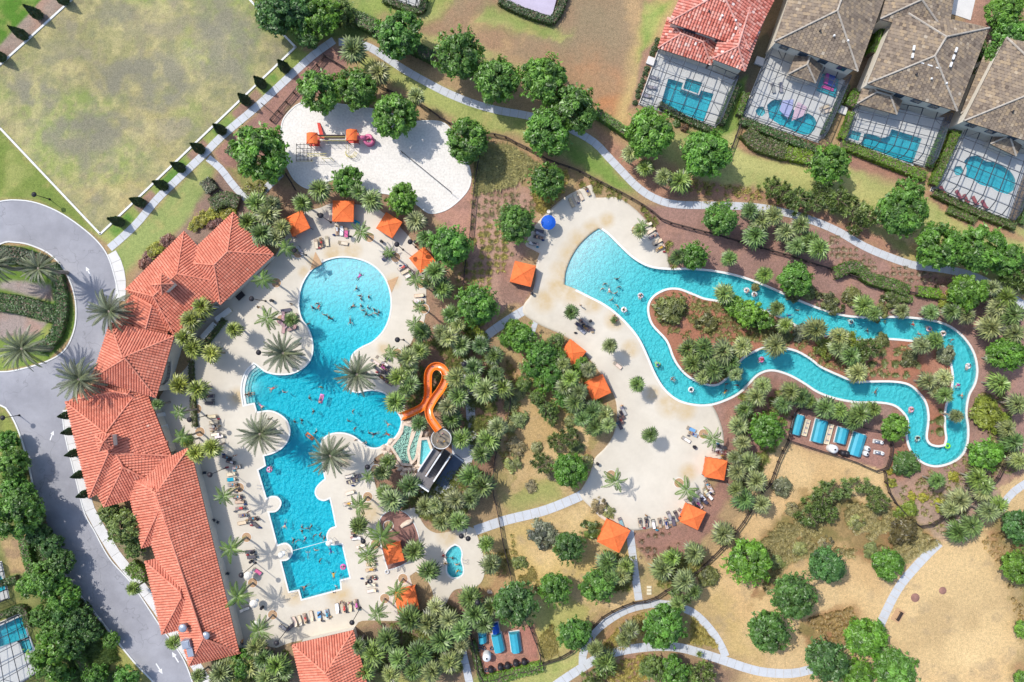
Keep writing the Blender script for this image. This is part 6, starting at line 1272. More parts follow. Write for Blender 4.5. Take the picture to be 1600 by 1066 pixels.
# floats and play things on the second screened deck
def mat_float(px,poly,c,name,look,z):
    b=MB(); b.prism([tuple(W(*p,0).xy) for p in poly],z,z+.18,bottom=True); o=b.obj(name,M['plastic'],None,color=c); reg(o,look,'pool float','floats on the screened deck',*px)
mat_float((1228,163),[(1222,158),(1239,156),(1237,171),(1230,186),(1217,173)],(.42,.45,.70),'pool_float','lavender triangular pool float',.09); mat_float((1248,172),[(1246,160),(1260,168),(1254,182),(1236,190),(1241,172)],(.66,.48,.55),'pool_float','pale pink triangular pool float',.10)
def slide_house():
    o=tag(empty('inflatable_slide',W(1296,134,0)),'teal, blue and pink inflatable slide in the corner of the screened deck','inflatable slide'); 
    for nm,poly,z0,z1,c in (('base',[(1284,114),(1309,124),(1304,153),(1275,142)],.08,.5,(.02,.34,.40)),('ramp',[(1292,117),(1303,122),(1300,139),(1289,135)],.5,1.1,(.04,.08,.38)),('bolster',[(1288,115),(1292,117),(1289,135),(1284,133)],.5,1.2,(.5,.05,.35)),('roller',[(1283,135),(1300,141),(1299,145),(1281,139)],.5,.8,(.6,.08,.3))):
        b=MB(); q=[tuple(W(*p,0).xy) for p in poly]; q=q if area2(q)>0 else q[::-1]; b.prism(q,z0,z1); k=b.obj(nm,M['plastic'],o,color=c); k.location=-o.location
slide_house()

# ------------------------------------------------------------------ lamps, fences, bins, benches
def lamp(hx,hy,h=7.2,look='tall black lamp post with a round disc head',double=None):
    p=W(hx,hy,h); root=empty('lamp_post',(p.x,p.y,0)); b=MB(); b.tube([(0,0,0),(0,0,h)],[.09,.055],8); b.obj('pole',M['dark'],root)
    b=MB(); b.lathe([(.22,0),(.22,.1),(.12,.35),(.09,.5)],10); b.obj('base',M['dark'],root)
    for off in (double or [(0,0)]):
        b=MB(); b.lathe([(.03,.22),(.18,.16),(.5,.0),(.48,-.06),(.12,-.1)],18); hd=b.obj('lamp_head',M['dark'],root,True,loc=(off[0],off[1],h)); q=MB(); q.lathe([(.0,-.12),(.15,-.1),(.15,-.04)],12); q.obj('lens',M['white'],hd)
        if off!=(0,0): b=MB(); b.tube([(0,0,h-.1),(off[0],off[1],h)],.035,6); b.obj('arm',M['dark'],root)
    reg(root,look,'lamp post','lamp posts',hx,hy)
for x,y in [(377,899),(432,1005),(550,973),(296,656),(328,742),(393,467),(567.5,846),(620,382),(641,378),(621,531),(574,730),(725,569),(746,942),(460,391),(501,337),(404,551)]: lamp(x,y)
lamp(726,840,7.2,'tall black lamp post with twin disc heads beside the kidney spa',[(-.6,.25),(.65,-.2)])
for x,y in [(53,304),(4,653)]: lamp(x,y,4.4,'shorter street lamp post on the roadside grass')
def bollard(px,py):
    b=MB(); b.lathe([(.1,0),(.1,.85)],10); o=b.obj('bollard_light',M['dark'],loc=W(px,py)); q=MB(); q.lathe([(.22,.85),(.25,1.),(.15,1.12),(.02,1.15)],12); q.obj('globe',M['white'],o,True); reg(o,'white globe bollard light','light','bollard lights',px,py)
bollard(134,994); bollard(126,940)
def bay():
    b=MB(); b.box((0,0,.65),(.11,.11,1.3))
    for z in(.3,.7,1.12): b.box((.5,0,z),(1.,.05,.1))
    b.box((.5,0,1.27),(1.,.16,.04))
    for i in range(1,8): b.box((i/8,.03,.7),(.02,.02,1.05))
    return b.mesh('fence_panel',[M['fence']])
BAY=bay()
def fence(P,label,step=2.3):
    L=resample([W2(*p) for p in P],step); root=tag(empty('fence',(L[0][0],L[0][1],0)),label,'fence','dark timber fences')
    for a,c in zip(L[:-1],L[1:]):
        d=c-a; o=meshobj('fence_panel',BAY,root,(a[0]-L[0][0],a[1]-L[0][1],0),math.atan2(d[1],d[0])); o.scale=(np.hypot(*d),1,1)
def straight(*P):
    out=[]
    for a,b in zip(P[:-1],P[1:]):
        a=np.array(a,float);b=np.array(b,float); n=max(1,int(np.hypot(*(b-a))/40))
        out+=[tuple(a+(b-a)*i/n) for i in range(n)]
    return out+[P[-1]]
fence(straight((425,190),(509,90)),'dark timber fence along the mulch strip behind the playground'); fence(straight((412,165),(431,181)),'short stub of dark fence beside the cypress path'); fence(straight((509,90),(542,110)),'dark fence corner behind the two round trees above the sand')
fence([(590,135),(617,148),(660,166),(704,195),(757,210),(783,213),(800,222),(827,235),(857,252),(900,267),(940,287),(975,305),(1012,327),(1035,345),(1075,357),(1125,370),(1175,385),(1230,400),(1265,412),(1300,422),(1355,440),(1412,455),(1462,467),(1505,476)],'long dark timber fence winding above the lagoon and river')
fence(straight((757,212),(744,275),(737,342),(735,367),(727,417),(724,460)),'dark fence down the near side of the tufted grass bed'); fence([(755,533),(775,563),(795,598),(797,633),(787,673),(775,708),(770,760),(778,800),(787,850),(798,895),(804,930)],'dark fence curving between the slide palms and the dry bed')
fence([(840,1037),(887,1020),(920,985),(945,960),(992,939),(1015,937),(1042,920),(1080,897),(1120,862),(1160,815),(1182,775),(1200,758),(1215,718),(1230,688)],'dark fence sweeping past the straight path up to the pump yard'); fence([(1379,735),(1385,765),(1407,798),(1440,822),(1482,800),(1550,753),(1570,713)],'dark fence rounding the yellow shrubs below the river end')
fence(straight((1230,687),(1245,638),(1388,681),(1379,735),(1230,687)),'dark fence boxing in the four teal pump covers'); fence(straight((732,975),(754,1060),(845,1036),(826,972)),'dark fence boxing in the pump yard with black domes'); fence(straight((422,283),(443,268),(465,300)),'dark fence by the palm corner below the playground')
fence(straight((1131,262),(1155,196)),'low dark fence between the square spa house and the lawn')
def bench(px,py,deg,look):
    root=tag(empty('bench',W(px,py),R(-deg)),look,'bench')
    for i in range(4): b=MB(); b.box((0,-.24+.16*i,.45),(1.9,.13,.05)); b.obj('seat_slat',M['fence'],root)
    for i in range(3): b=MB(); b.box((0,.34,.6+.15*i),(1.9,.05,.12)); b.obj('back_slat',M['fence'],root)
    for s in(-1,1): b=MB(); b.box((.8*s,.05,.22),(.08,.6,.44)); b.box((.8*s,.36,.65),(.08,.06,.5)); b.obj('leg',M['dark'],root)
bench(1404,962,-60,'dark slatted bench on bare ground beside the pale path')
b=MB(); b.box((0,0,.02),(2.6,1.9,.06)); tag(b.obj('bench_pad',M['terracotta'],loc=W(1403,962),rz=R(60)),'tan pad under the dark slatted bench','paving')
for x,y,r in [(1430,934,7),(1473,923,6)]:
    b=MB(); b.lathe([(.0,.16),(r/8*.6,.12),(r/8,.02)],14); reg(b.obj('mulch_ring',M['mulch'],loc=W(x,y)),'low brown mulch mound on the bare ground','mulch mound','mulch mounds',x,y)
def bin_(px,py):
    b=MB(); b.lathe([(.26,0),(.3,.85),(.3,.9)],12); o=b.obj('litter_bin',M['dark'],loc=W(px,py)+Vector((0,0,DZ)),color=None); q=MB(); q.lathe([(.32,.9),(.3,1.),(.12,1.05),(.0,1.05)],12); q.obj('lid',M['dark'],o); reg(o,'black round litter bin','litter bin','litter bins',px,py)
for x,y in [(597,378),(426,470),(831,459),(933,724),(394,876),(411,948),(649,379),(500,337),(605,560),(922,502)]: bin_(x,y)
for x,y in [(1014,917),(1014,922),(1014,927)]:
    b=MB(); b.box((0,0,.12),(.9,.45,.24)); q=b.obj('valve_box',M['cream'],loc=W(x,y)); reg(q,'small pale valve box in the dry lawn','valve box','valve boxes',x,y)
# lifeguard chairs on the two half-round bays, a rope across
def guard_chair(px,py,look):
    root=tag(empty('lifeguard_chair',W(px,py)+Vector((0,0,DZ))),look,'lifeguard chair')
    for x in(-.35,.35):
        for y in(-.35,.35): b=MB(); b.tube([(x*1.3,y*1.3,0),(x,y,1.5)],.035,6); b.obj('leg',M['white'],root)
    b=MB(); b.box((0,0,1.5),(.8,.8,.08)); b.obj('seat',M['white'],root); b=MB(); b.box((-.37,0,1.85),(.07,.8,.65)); b.obj('backrest',M['white'],root); b=MB(); b.lathe([(.55,2.6),(.3,2.8),(.0,2.85)],12); b.tube([(-.3,0,1.8),(0,0,2.8)],.03,5); b.obj('sunshade',M['pcanvas'],root)
guard_chair(446,861,'white lifeguard chair on the half-round bay nearer the clubhouse'); guard_chair(519,843,'white lifeguard chair on the half-round bay opposite the cypress-free clubhouse side'.replace('cypress-free clubhouse side','sunbed row'))
b=MB(); A_,B2=W(457,861),W(510,846); b.tube([A_.lerp(B2,i/20)+Vector((0,0,-.08)) for i in range(21)],.05,5); rp=tag(b.obj('safety_rope',M['white']),'white safety rope stretched across the lower pool','rope')
def handrail(px,py,deg,look='curved steel pool handrail'):
    root=empty('handrail',W(px,py)+Vector((0,0,DZ)),R(-deg))
    for s in(-1,1): b=MB(); b.tube([(-.5,.3*s,0),(-.4,.3*s,.75),(0,.3*s,.9),(.45,.3*s,.5),(.5,.3*s,-.2)],.03,6); b.obj('rail',M['steel'],root,True)
    reg(root,look,'handrail','pool handrails',px,py)
for x,y,d in [(460,926,-15),(536,904,-100),(407,760,0),(727,876,0),(1450,560,0)][:4]: handrail(x,y,d)
# steps cut into the pool's western bay, each one a curved slab
for i in range(4):
    P=[(397,570),(386,580),(380,596),(378,613),(381,633)]; k=i*4.2; b=MB(); L=resample([W2(x+k*(1 if j else 1.4),y+k*(.35 if j<2 else 0)) for j,(x,y) in enumerate(P)],.5)
    d=np.gradient(L,axis=0); d/=np.hypot(*d.T)[:,None]; n=np.stack([-d[:,1],d[:,0]],1); q=np.concatenate([L+n*.55,L[::-1]]); q=[tuple(x) for x in q]; q=q if area2(q)>0 else q[::-1]
    b.prism(q,-1.6,-.03-.2*i); tag(b.obj('pool_step',M['coping']),kind='structure')
# planting bed in the deck, boulder, curbs
b=MB(); b.prism(PLANTW,0,.09); tag(b.obj('mulch_bed',M['mulch']),kind='structure'); strip('bed_kerb',PLANTW,.2,.02,.14,M['coping'],True)
for c,r in (((443,550),44),((407,676),45),((523,707),25),((558,590),22)):
    pass
def boulder(px,py,sx,sy,sz,deg,look='pale boulder',grp='boulders',z=0,m='rock'):
    sd=int(px*13+py); rg=np.random.default_rng(sd); bm=bmesh.new(); bmesh.ops.create_icosphere(bm,subdivisions=2,radius=1)
    for v in bm.verts:
        n=v.co.normalized(); v.co*=1+.22*(vnoise(np.array([n.x*2+sd]),np.array([n.y*2+n.z*3]),.8,3)[0]-.5)*2; v.co=Vector((v.co.x*sx,v.co.y*sy,max(-.35,v.co.z)*sz))
    me=bpy.data.meshes.new('boulder'); bm.to_mesh(me); bm.free(); me.materials.append(M[m]); o=meshobj('boulder',me,None,W(px,py)+Vector((0,0,z)),R(-deg)); reg(o,look,'boulder',grp,px,py)
boulder(637,817,1.6,.55,.7,-28,'long pale sculpted boulder'); boulder(658,888,.7,.5,.4,10,'small pale boulder'); boulder(765,925,.6,.4,.4,20,'small pale boulder')

# ------------------------------------------------------------------ water slide and its tower
SL=[(686,672,6.6),(680,664,6.5),(674,655,6.3),(671,647,6.1),(671,637,5.8),(679,622,5.4),(688,610,5.0),(695,597,4.6),(697,586,4.3),(692,576,4.0),(683,572,3.7),(675,575,3.4),(670,583,3.1),(669,595,2.8),(669,610,2.4),(668,622,2.0),(664,632,1.6),(655,639,1.2),(644,644,.85),(634,648,.45),(626,651,.12)]
def slide():
    root=tag(empty('water_slide',W(675,620)),'orange open water slide looping down into the pool','water slide'); P=resample([tuple(W(*p)) for p in SL],.45); n=len(P); d=np.gradient(P,axis=0); b=MB(); prof=[]
    K=10
    for i in range(n):
        t=Vector(d[i]).normalized(); s=t.cross(Vector((0,0,1))).normalized(); u=s.cross(t); r=.68; row=[]
        for k in range(K+1):
            a=math.pi*(1.04*k/K-.02)
            row.append(Vector(P[i])+s*(math.cos(a)*r)+u*(-math.sin(a)*r*.85+.35))
        prof.append(row)
    outer=[[p+(p-(Vector(P[i])+Vector((0,0,.35)))).normalized()*.07 for p in row] for i,row in enumerate(prof)]
    for i in range(n-1):
        for k in range(K):
            b.face([prof[i][k],prof[i][k+1],prof[i+1][k+1],prof[i+1][k]]); b.face([outer[i][k],outer[i+1][k],outer[i+1][k+1],outer[i][k+1]])
        for k in(0,K): b.face([prof[i][k],prof[i+1][k],outer[i+1][k],outer[i][k]])
    o=b.obj('flume',M['slide'],root); o.location=-root.location
    for k in(0,K):
        b=MB(); b.tube([(r_[k]+o_[k])/2 for r_,o_ in zip(prof,outer)],.07,6); o=b.obj('rim',M['slide'],root); o.location=-root.location
    for i in range(5,n-6,7):
        p=Vector(P[i]); 
        if p.z>1.2: b=MB(); b.tube([(p.x,p.y,0),(p.x,p.y,p.z-.2)],.1,7); b.box((p.x,p.y,p.z-.28),(.9,.2,.12)); o=b.obj('support',M['dark'],root); o.location=-root.location
    b=MB(); L=[Vector(q)+Vector((0,0,-.12)) for q in P[:]]
    for i in range(n-1):
        t=Vector(d[i]).normalized(); s=t.cross(Vector((0,0,1))).normalized()*.26; b.face([L[i]-s,L[i+1]-s,L[i+1]+s,L[i]+s])
    o=b.obj('running_water',M['greenwater2'],root); o.location=-root.location
M['greenwater2']=seethrough('thin_water',(.9,.95,.95),.93)
slide()
def tower():
    root=tag(empty('slide_tower',W(688,715)),'pale slide tower with twin dark stair flights and round platform','slide tower'); O=root.location
    def put(b,n,m): o=b.obj(n,m,root); o.location=-O; return o
    c=W(690,685,6); b=MB(); b.lathe([(1.9,5.7),(1.9,6.),(0,6.)],24,c=(c.x,c.y,0)); put(b,'platform',M['rockgrey'])
    b=MB(); b.lathe([(1.6,0),(1.6,5.7)],20,c=(c.x,c.y,0)); put(b,'drum_wall',M['stucco'])
    b=MB()
    for i in range(26):
        a=2*math.pi*i/30+2.4; b.tube([(c.x+1.85*math.cos(a),c.y+1.85*math.sin(a),6),(c.x+1.85*math.cos(a),c.y+1.85*math.sin(a),7.05)],.025,4)
    for z in(6.5,7.05): b.tube([(c.x+1.85*math.cos(2*math.pi*i/30+2.4),c.y+1.85*math.sin(2*math.pi*i/30+2.4),z) for i in range(26)],.04,5)
    put(b,'guard_rail',M['white'])
    a0,a1=W(693,700,0),W(668,738,0); ax=(a1-a0); L=ax.length; ax.normalize(); sd=Vector((-ax.y,ax.x,0)); rz=math.atan2(ax.y,ax.x); w=1.35
    mid=a0
    for f,off in ((0,-w*.62),(1,w*.62+.25)):
        n=13
        for i in range(n):
            t=(i+.5)/n; z=(6-3.0*t) if f==0 else (3.0*t); p=a0+ax*(L*t if True else 0)+sd*off
            b=MB(); b.box((p.x,p.y,z-.09),(L/n*1.05,w,.18),rz); put(b,'step',M['stair'])
    for off,z0,z1,n in ((-w*1.2,0,6.9,'side_wall'),(.13,0,6.6,'centre_wall'),(w*1.42,0,4.2,'side_wall')):
        p=a0+ax*(L*.5)+sd*off; q=[(-L/2,z0),(L/2,z0),(L/2,3.9 if n!='x' else z1),(-L/2,z1)]
        b=MB(); P=[Vector((x,-.14,z)) for x,z in q]+[Vector((x,.14,z)) for x,z in q]; Mx=Matrix.Rotation(rz,3,'Z'); b.polys([Mx@v+Vector((p.x,p.y,0)) for v in P],[(3,2,1,0),(4,5,6,7),(0,1,5,4),(1,2,6,5),(2,3,7,6),(3,0,4,7)]); put(b,n,M['white'])
    p=a0+ax*(L+1.0)+sd*.2; b=MB(); b.box((p.x,p.y,2.85),(2.1,2*w+1.,.25),rz); put(b,'landing',M['stair']); b=MB(); b.box((p.x+ax.x*1.05,p.y+ax.y*1.05,2.),(.28,2*w+1.3,4.0),rz); put(b,'end_wall',M['white'])
    b=MB(); p=a0+ax*(L*.55)+sd*(w*1.42+1.6); b.box((p.x,p.y,.15),(L*1.2,2.2,.3),rz); put(b,'walkway',M['slate'])
M['rockgrey']=mat('worn_grey',alb(140,130,114),.3,1.5,.9,.2,8.)
M['stair']=mat('dark_stair',(.15,.14,.14),.2,2,.8)
tower()
b=MB(); b.prism(wloop([(706,690),(733,690),(737,702),(725,733),(710,757),(695,775),(680,783),(664,780),(657,768),(675,765),(690,752),(705,725)]),0,.06); tag(b.obj('walkway',M['walk']),kind='structure')
def cascade():
    for i,(P,z) in enumerate((([(632,664),(645,667),(640,690),(638,710),(642,724),(630,723),(622,710),(614,697),(624,685),(630,675)],.55),([(648,682),(652,671),(660,669),(654,690),(650,712),(645,719),(641,702)],1.1),([(660,686),(669,685),(673,698),(675,706),(664,726),(657,723),(659,700)],1.6))):
        root=tag(empty('cascade_pool',W(*P[0])),['largest pale green cascade pool beside the main pool rim','crescent green cascade pool between the two others','small aqua cascade pool against the slide tower'][i],'cascade pool','terraced cascade pools'); Q=wloop(P,3)
        b=MB(); b.prism(offset(Q,.05),0,z,bottom=False); o=b.obj('water',M['greenwater'] if i<2 else M['riverwater'],root); o.location=-root.location
        b=MB(); b.prism(offset(Q,.2),-.05,z-.55); o=b.obj('floor',M['floorpale'],root); o.location=-root.location
        b=MB(); b.prism(offset(Q,.45),0,z+.12,holes=[offset(Q,-.02)]); o=b.obj('rim',M['rock'],root); o.location=-root.location
    rg=random.Random(5)
    for x,y in [(612,690),(608,700),(604,708),(610,712),(615,718),(620,726),(626,732),(633,734),(640,734),(648,732),(655,732),(662,730),(645,694),(644,705),(646,722),(655,700),(656,712),(636,662),(650,663),(656,660),(664,678),(672,690),(652,728),(618,706),(625,720),(668,716),(600,700),(630,740),(646,742),(658,740),(641,660),(612,725)]:
        boulder(x,y,rg.uniform(.45,.95),rg.uniform(.4,.7),rg.uniform(.5,.95),rg.uniform(0,180),'rounded pinkish-white cascade rock','cascade rocks')
cascade()

# ------------------------------------------------------------------ playground
sandp=wloop([(441,196),(450,178),(468,163),(490,160),(540,165),(600,175),(640,190),(665,190),(690,192),(705,205),(715,230),(730,255),(735,280),(728,300),(708,320),(690,330),(670,332),(650,318),(620,305),(560,295),(520,280),(490,295),(465,285),(450,262),(440,235)])
b=MB(); b.prism(sandp,None,.02); tag(b.obj('sand',M['sand']),kind='structure'); strip('sand_kerb',sandp,.22,0,.1,M['coping'],True)
def playground():
    root=tag(empty('playground_set',W(520,220)),'playground frame with two orange roofs, yellow rails and pink spiral slide','playground'); O=root.location
    def put(b,n,m,smooth=False): o=b.obj(n,m,root,smooth); o.location=-O; return o
    for px,py in ((487,216),(549,211)):
        c=W(px,py,3.2); a=1.05
        for i in range(4):
            x,y=c.x+(-a,a,a,-a)[i]*.9,c.y+(-a,-a,a,a)[i]*.9; b=MB(); b.tube([(x,y,0),(x,y,3.1)],.06,6); put(b,'post',M['fence'])
        b=MB(); b.polys([(c.x-a,c.y-a,3.),(c.x+a,c.y-a,3.),(c.x+a,c.y+a,3.),(c.x-a,c.y+a,3.),(c.x-a*.9,c.y-a*.9,3.02),(c.x+a*.9,c.y+a*.9,3.02)],[(0,1,2,3)]); 
        for i in range(8): # barrel roof along the diagonal
            t0,t1=i/8,(i+1)/8; f=lambda t,s:Vector((c.x-a+2*a*t,c.y+s*a,3.+.55*math.sin(math.pi*t)))
            b.face([f(t0,-1),f(t1,-1),f(t1,1),f(t0,1)])
        put(b,'roof',M['canvas']); b=MB(); b.tube([(c.x-a,c.y-a,3.15),(c.x,c.y,3.62),(c.x+a,c.y+a,3.15)],.05,5); put(b,'roof_rib',M['redpaint'])
        b=MB(); b.box((c.x,c.y,1.3),(2*a*.95,2*a*.95,.12)); put(b,'deck',M['redpaint'])
    def bar(P,Q,z,n='rail',m='yellow',r=.045): b=MB(); p,q=W(*P,z),W(*Q,z); b.tube([p,q],r,6); put(b,n,M[m])
    for y in (214,220): bar((496,y),(542,y),1.9); bar((496,y),(542,y),1.35)
    b=MB(); b.box((*W(520,217).xy,1.3),(5.4,.8,.1)); put(b,'bridge',M['fence'])
    for x in (500,510,520,530,540): b=MB(); b.tube([W(x,222,0),W(x,222,2.1)],.05,6); put(b,'post',M['yellow'])
    for i in range(9):
        bar((482+i*3,240.5),(482+i*3,243.5),2.2,'rung','yellow',.03)
    bar((480,240),(510,240),2.2); bar((480,244),(510,244),2.2)
    for x,y in ((480,240),(510,240),(480,244),(510,244)): b=MB(); b.tube([W(x,y,0),W(x,y,2.2)],.05,6); put(b,'post',M['yellow'])
    for i in range(5): bar((463,226+i*6),(486,226+i*6),1.6-.2*(i%2),'net_bar','dark',.05); bar((463+i*6,224),(463+i*6,252),1.4,'net_bar','dark',.05)
    for x,y in ((463,226),(486,226),(463,251),(486,251)): b=MB(); b.tube([W(x,y,0),W(x,y,1.7)],.06,6); put(b,'post',M['dark'])
    bar((462,252),(489,252),1.5)
    b=MB(); c=W(576,219,1.2); P=[(c.x+.75*math.cos(t),c.y+.75*math.sin(t),2.0-1.8*(t/9)) for t in [i*.35 for i in range(26)]]
    b.tube(P,.32,8); put(b,'spiral_slide',M['pink'],True); b=MB(); b.lathe([(1.05,.1),(1.0,.5),(.7,.2)],16,c=(c.x,c.y,0)); put(b,'slide_bowl',M['pink'],True)
    b=MB(); p,q=W(558,215,1.9),W(571,215,1.9); b.tube([p,q],.42,8); put(b,'slide_tunnel',M['pink'],True)
    b=MB(); p0,p1=W(497,192,.2),W(503,216,1.6); b.polys([(p0.x-.2,p0.y,.2),(p0.x+.35,p0.y,.2),(p1.x+.45,p1.y,1.5),(p1.x-.35,p1.y,1.5),(p0.x-.2,p0.y,.05),(p0.x+.35,p0.y,.05),(p1.x+.45,p1.y,1.3),(p1.x-.35,p1.y,1.3)],[(0,1,2,3),(4,7,6,5),(0,3,7,4),(1,5,6,2)]); put(b,'climbing_ramp',M['redpaint'])
    b=MB(); c=W(550,240,0)
    for k in range(3): b.tube([(c.x+(1.1-.1*k)*math.cos(t)-.1,c.y+.9*math.sin(t),.3+.55*k) for t in np.linspace(math.pi,2*math.pi,12)],.04,5)
    for t in np.linspace(math.pi,2*math.pi,5): b.tube([(c.x+1.1*math.cos(t),c.y+.9*math.sin(t),0),(c.x+.9*math.cos(t),c.y+.9*math.sin(t),1.5)],.04,5)
    b.tube([W(541,226,1.4),W(541,240,.2)],.04,5); b.tube([W(545,226,1.4),W(545,240,.2)],.04,5); put(b,'climber',M['yellow'])
    b=MB(); c=W(515,252,0)
    for x in(-.9,.9): b.tube([(c.x+x,c.y,0),(c.x+x,c.y,2.1)],.05,6)
    b.tube([(c.x-.9,c.y,2.1),(c.x+.9,c.y,2.1)],.05,6); put(b,'chin_bar',M['yellow'])
playground()
b=MB(); A_,B2=W(629,240),W(706,303)
for i in range(12):
    p,q=A_.lerp(B2,i/12),A_.lerp(B2,(i+1)/12); b.polys([p+Vector((0,0,1.2)),q+Vector((0,0,1.2)),q+Vector((0,0,2.0)),p+Vector((0,0,2.0))],[(0,1,2,3)])
nt_=tag(empty('volleyball_net',A_),'volleyball net strung across the white sand','net'); o=b.obj('net',seethrough('net_mesh',(.04,.04,.05),.45),nt_); o.location=-A_
for P in(A_,B2): b=MB(); b.tube([P,P+Vector((0,0,2.2))],.06,6); o=b.obj('post',M['dark'],nt_); o.location=-A_
for z in(1.2,2.): b=MB(); b.tube([A_+Vector((0,0,z)),B2+Vector((0,0,z))],.035,5); o=b.obj('cord',M['dark'],nt_); o.location=-A_

# ------------------------------------------------------------------ pump yards
def cover(px,py,w,l,deg,look,round_=False,h=1.5,m='teal'):
    root=empty('pump_cover',W(px,py,h*.5)*1.0,R(-deg)); root.location.z=0; a,c=w/16,l/16; b=MB()
    ridge=[(0,h),(a*.35,h+.02)] 
    sec=[(-a,0),(-a,h*.8),(-a*.55,h),(a*.3,h),(a,h*.62),(a,0)] if not round_ else [(-a,0),(-a,h*.5),(-a*.6,h*.9),(0,h),(a*.6,h*.9),(a,h*.5),(a,0)]
    P=[(x,-c,z) for x,z in sec]+[(x,c,z) for x,z in sec]; n=len(sec); b.polys(P,[(i,i+1,n+i+1,n+i) for i in range(n-1)]+[tuple(range(n))[::-1],tuple(range(n,2*n))]); b.obj('lid',M[m],root)
    b=MB(); b.box((0,0,.05),(2*a+.35,2*c+.35,.14)); b.obj('plinth',M['concrete'],root)
    for s in(-1,1): b=MB(); b.tube([(a+.02,s*c*.5,h*.3),(a+.14,s*c*.5,h*.3),(a+.14,s*c*.5,h*.45)],.03,5); b.obj('handle',M['steel'],root)
    tag(root,look,'pump cover','teal pump covers'); return root
cover(1247,664,13,31,15,'teal pump cover at the closed end of the fenced yard, by the big tree'); cover(1281,674,17,35,14,'long teal pump cover standing beside the open concrete filter trough'); cover(1316,681,15,24,14,'shortest teal pump cover in the middle of the fenced yard'); cover(1340,695,18,35,17,'widest teal pump cover beside the two black-topped drums')
cover(753,988,11,9,-6,'little teal pump cover next to the blue pump box'); cover(754,999,11,10,-6,'little teal pump cover above the black bucket pile'); cover(774,982,10,14,-12,'blue pump box under the palm at the small yard',False,1.5,'blue'); cover(778,1005,15,26,-12,'pale teal angular pump cover beside the white tank'); cover(805,1004,15,30,-8,'rounded teal pump cover near the fence in the small yard',True)
def trough(px,py,w,l,deg,look):
    root=tag(empty('filter_trough',W(px,py),R(-deg)),look,'filter trough','concrete filter troughs'); b=MB(); a,c=w/16,l/16; b.prism([(-a,-c),(a,-c),(a,c),(-a,c)],0,.6,holes=[[(-a+.15,-c+.15),(a-.15,-c+.15),(a-.15,c-.15),(-a+.15,c-.15)]]); b.obj('rim',M['cream'],root); b=MB(); b.box((0,0,.15),(2*a-.3,2*c-.3,.3)); b.obj('bed',M['rock'],root)
    for i in range(3): b=MB(); b.tube([(-a*.5,-c*.6+i*c*.6,.3),(-a*.5,-c*.6+i*c*.6,.65),(a*.5,-c*.6+i*c*.6,.65)],.08,6); b.obj('pipe',M['steel'],root)
trough(1258,668,7,26,15,'low concrete trough with pipes beside the first teal cover'); trough(1293,678,8,32,15,'tall-rimmed pale concrete trough with pipes mid yard')
def tank(px,py,r,h,look,m='white',dome=True):
    root=empty('tank',W(px,py)); b=MB(); b.lathe([(r/8,0),(r/8,h),(r/8*.8,h+.25),(.12,h+.4)] if dome else [(r/8,0),(r/8,h),(.0,h)],18); b.obj('shell',M[m],root,True); b=MB(); b.lathe([(.18,h+.35),(.18,h+.5),(.0,h+.5)],10); b.obj('hatch',M['dark'],root); b=MB(); b.tube([(r/8,0,.3),(r/8+.3,0,.3),(r/8+.3,0,0)],.05,6); b.obj('pipe',M['steel'],root); reg(root,look,'tank','pump yard tanks',px,py)
tank(1297,700,6.5,1.7,'large white round tank'); tank(761,1022,6.5,1.6,'white tank with a dark hatch'); tank(1352,700,4,.9,'black-topped white drum'); tank(1350,708,4,.9,'black-topped white drum')
for x,y in [(767,1044),(782,1040),(793,1038),(806,1034),(819,1032),(1320,708),(1314,707)]: tank(x,y,4.5,.9,'black dome filter tank','dark')
for x,y,s in [(752,1010,1),(748,1014,1),(756,1012,1),(750,1006,1),(768,1012,1),(1322,712,.8),(760,1046,1)]:
    b=MB(); b.lathe([(.28*s,0),(.34*s,.45*s),(.3*s,.45*s),(.26*s,.08)],10); reg(b.obj('bucket',M['slate'],loc=W(x,y)),'dark blue-grey bucket','bucket','buckets in the pump yards',x,y)
for x,y,d in [(1370,690,10),(1371,707,10)]:
    root=empty('pump',W(x,y),R(-d)); b=MB(); b.box((0,0,.1),(1.7,.8,.16)); b.obj('base',M['concrete'],root); b=MB(); b.tube([(-.6,0,.5),(.3,0,.5)],.28,10); b.obj('motor',M['steel'],root,True); b=MB(); b.lathe([(.3,.16),(.34,.8),(.1,.9)],12,c=(.6,0,0)); b.obj('strainer',M['white'],root); reg(root,'white and grey pool pump','pump','pool pumps',x,y)
# planter walls by the clubhouse terrace
for a,c,l in (((340,500),(362,484),'cream planter wall nearer the round pool'),((318,528),(338,506),'cream planter wall nearer the tall yellow palms')):
    p,q=W(*a),W(*c); d=q-p; b=MB(); b.box((0,0,.35),(d.length,.9,.7)); o=b.obj('planter_wall',M['cream'],loc=(p+q)/2,rz=math.atan2(d.y,d.x)); k=MB(); k.box((0,0,.74),(d.length+.15,1.05,.08)); k.obj('cap',M['coping'],o); tag(o,l+' on the terrace','planter wall','cream planter walls')
b=MB(); b.box((0,0,.75),(1.7,1.1,.06)); o=b.obj('dark_table',M['dark'],loc=W(378,463)+Vector((0,0,DZ)),rz=R(42)); 
for x in(-.7,.7):
    for y in(-.4,.4): k=MB(); k.tube([(x,y,0),(x,y,.74)],.03,5); k.obj('leg',M['dark'],o)
tag(o,'black rectangular table in the clubhouse shade','table')
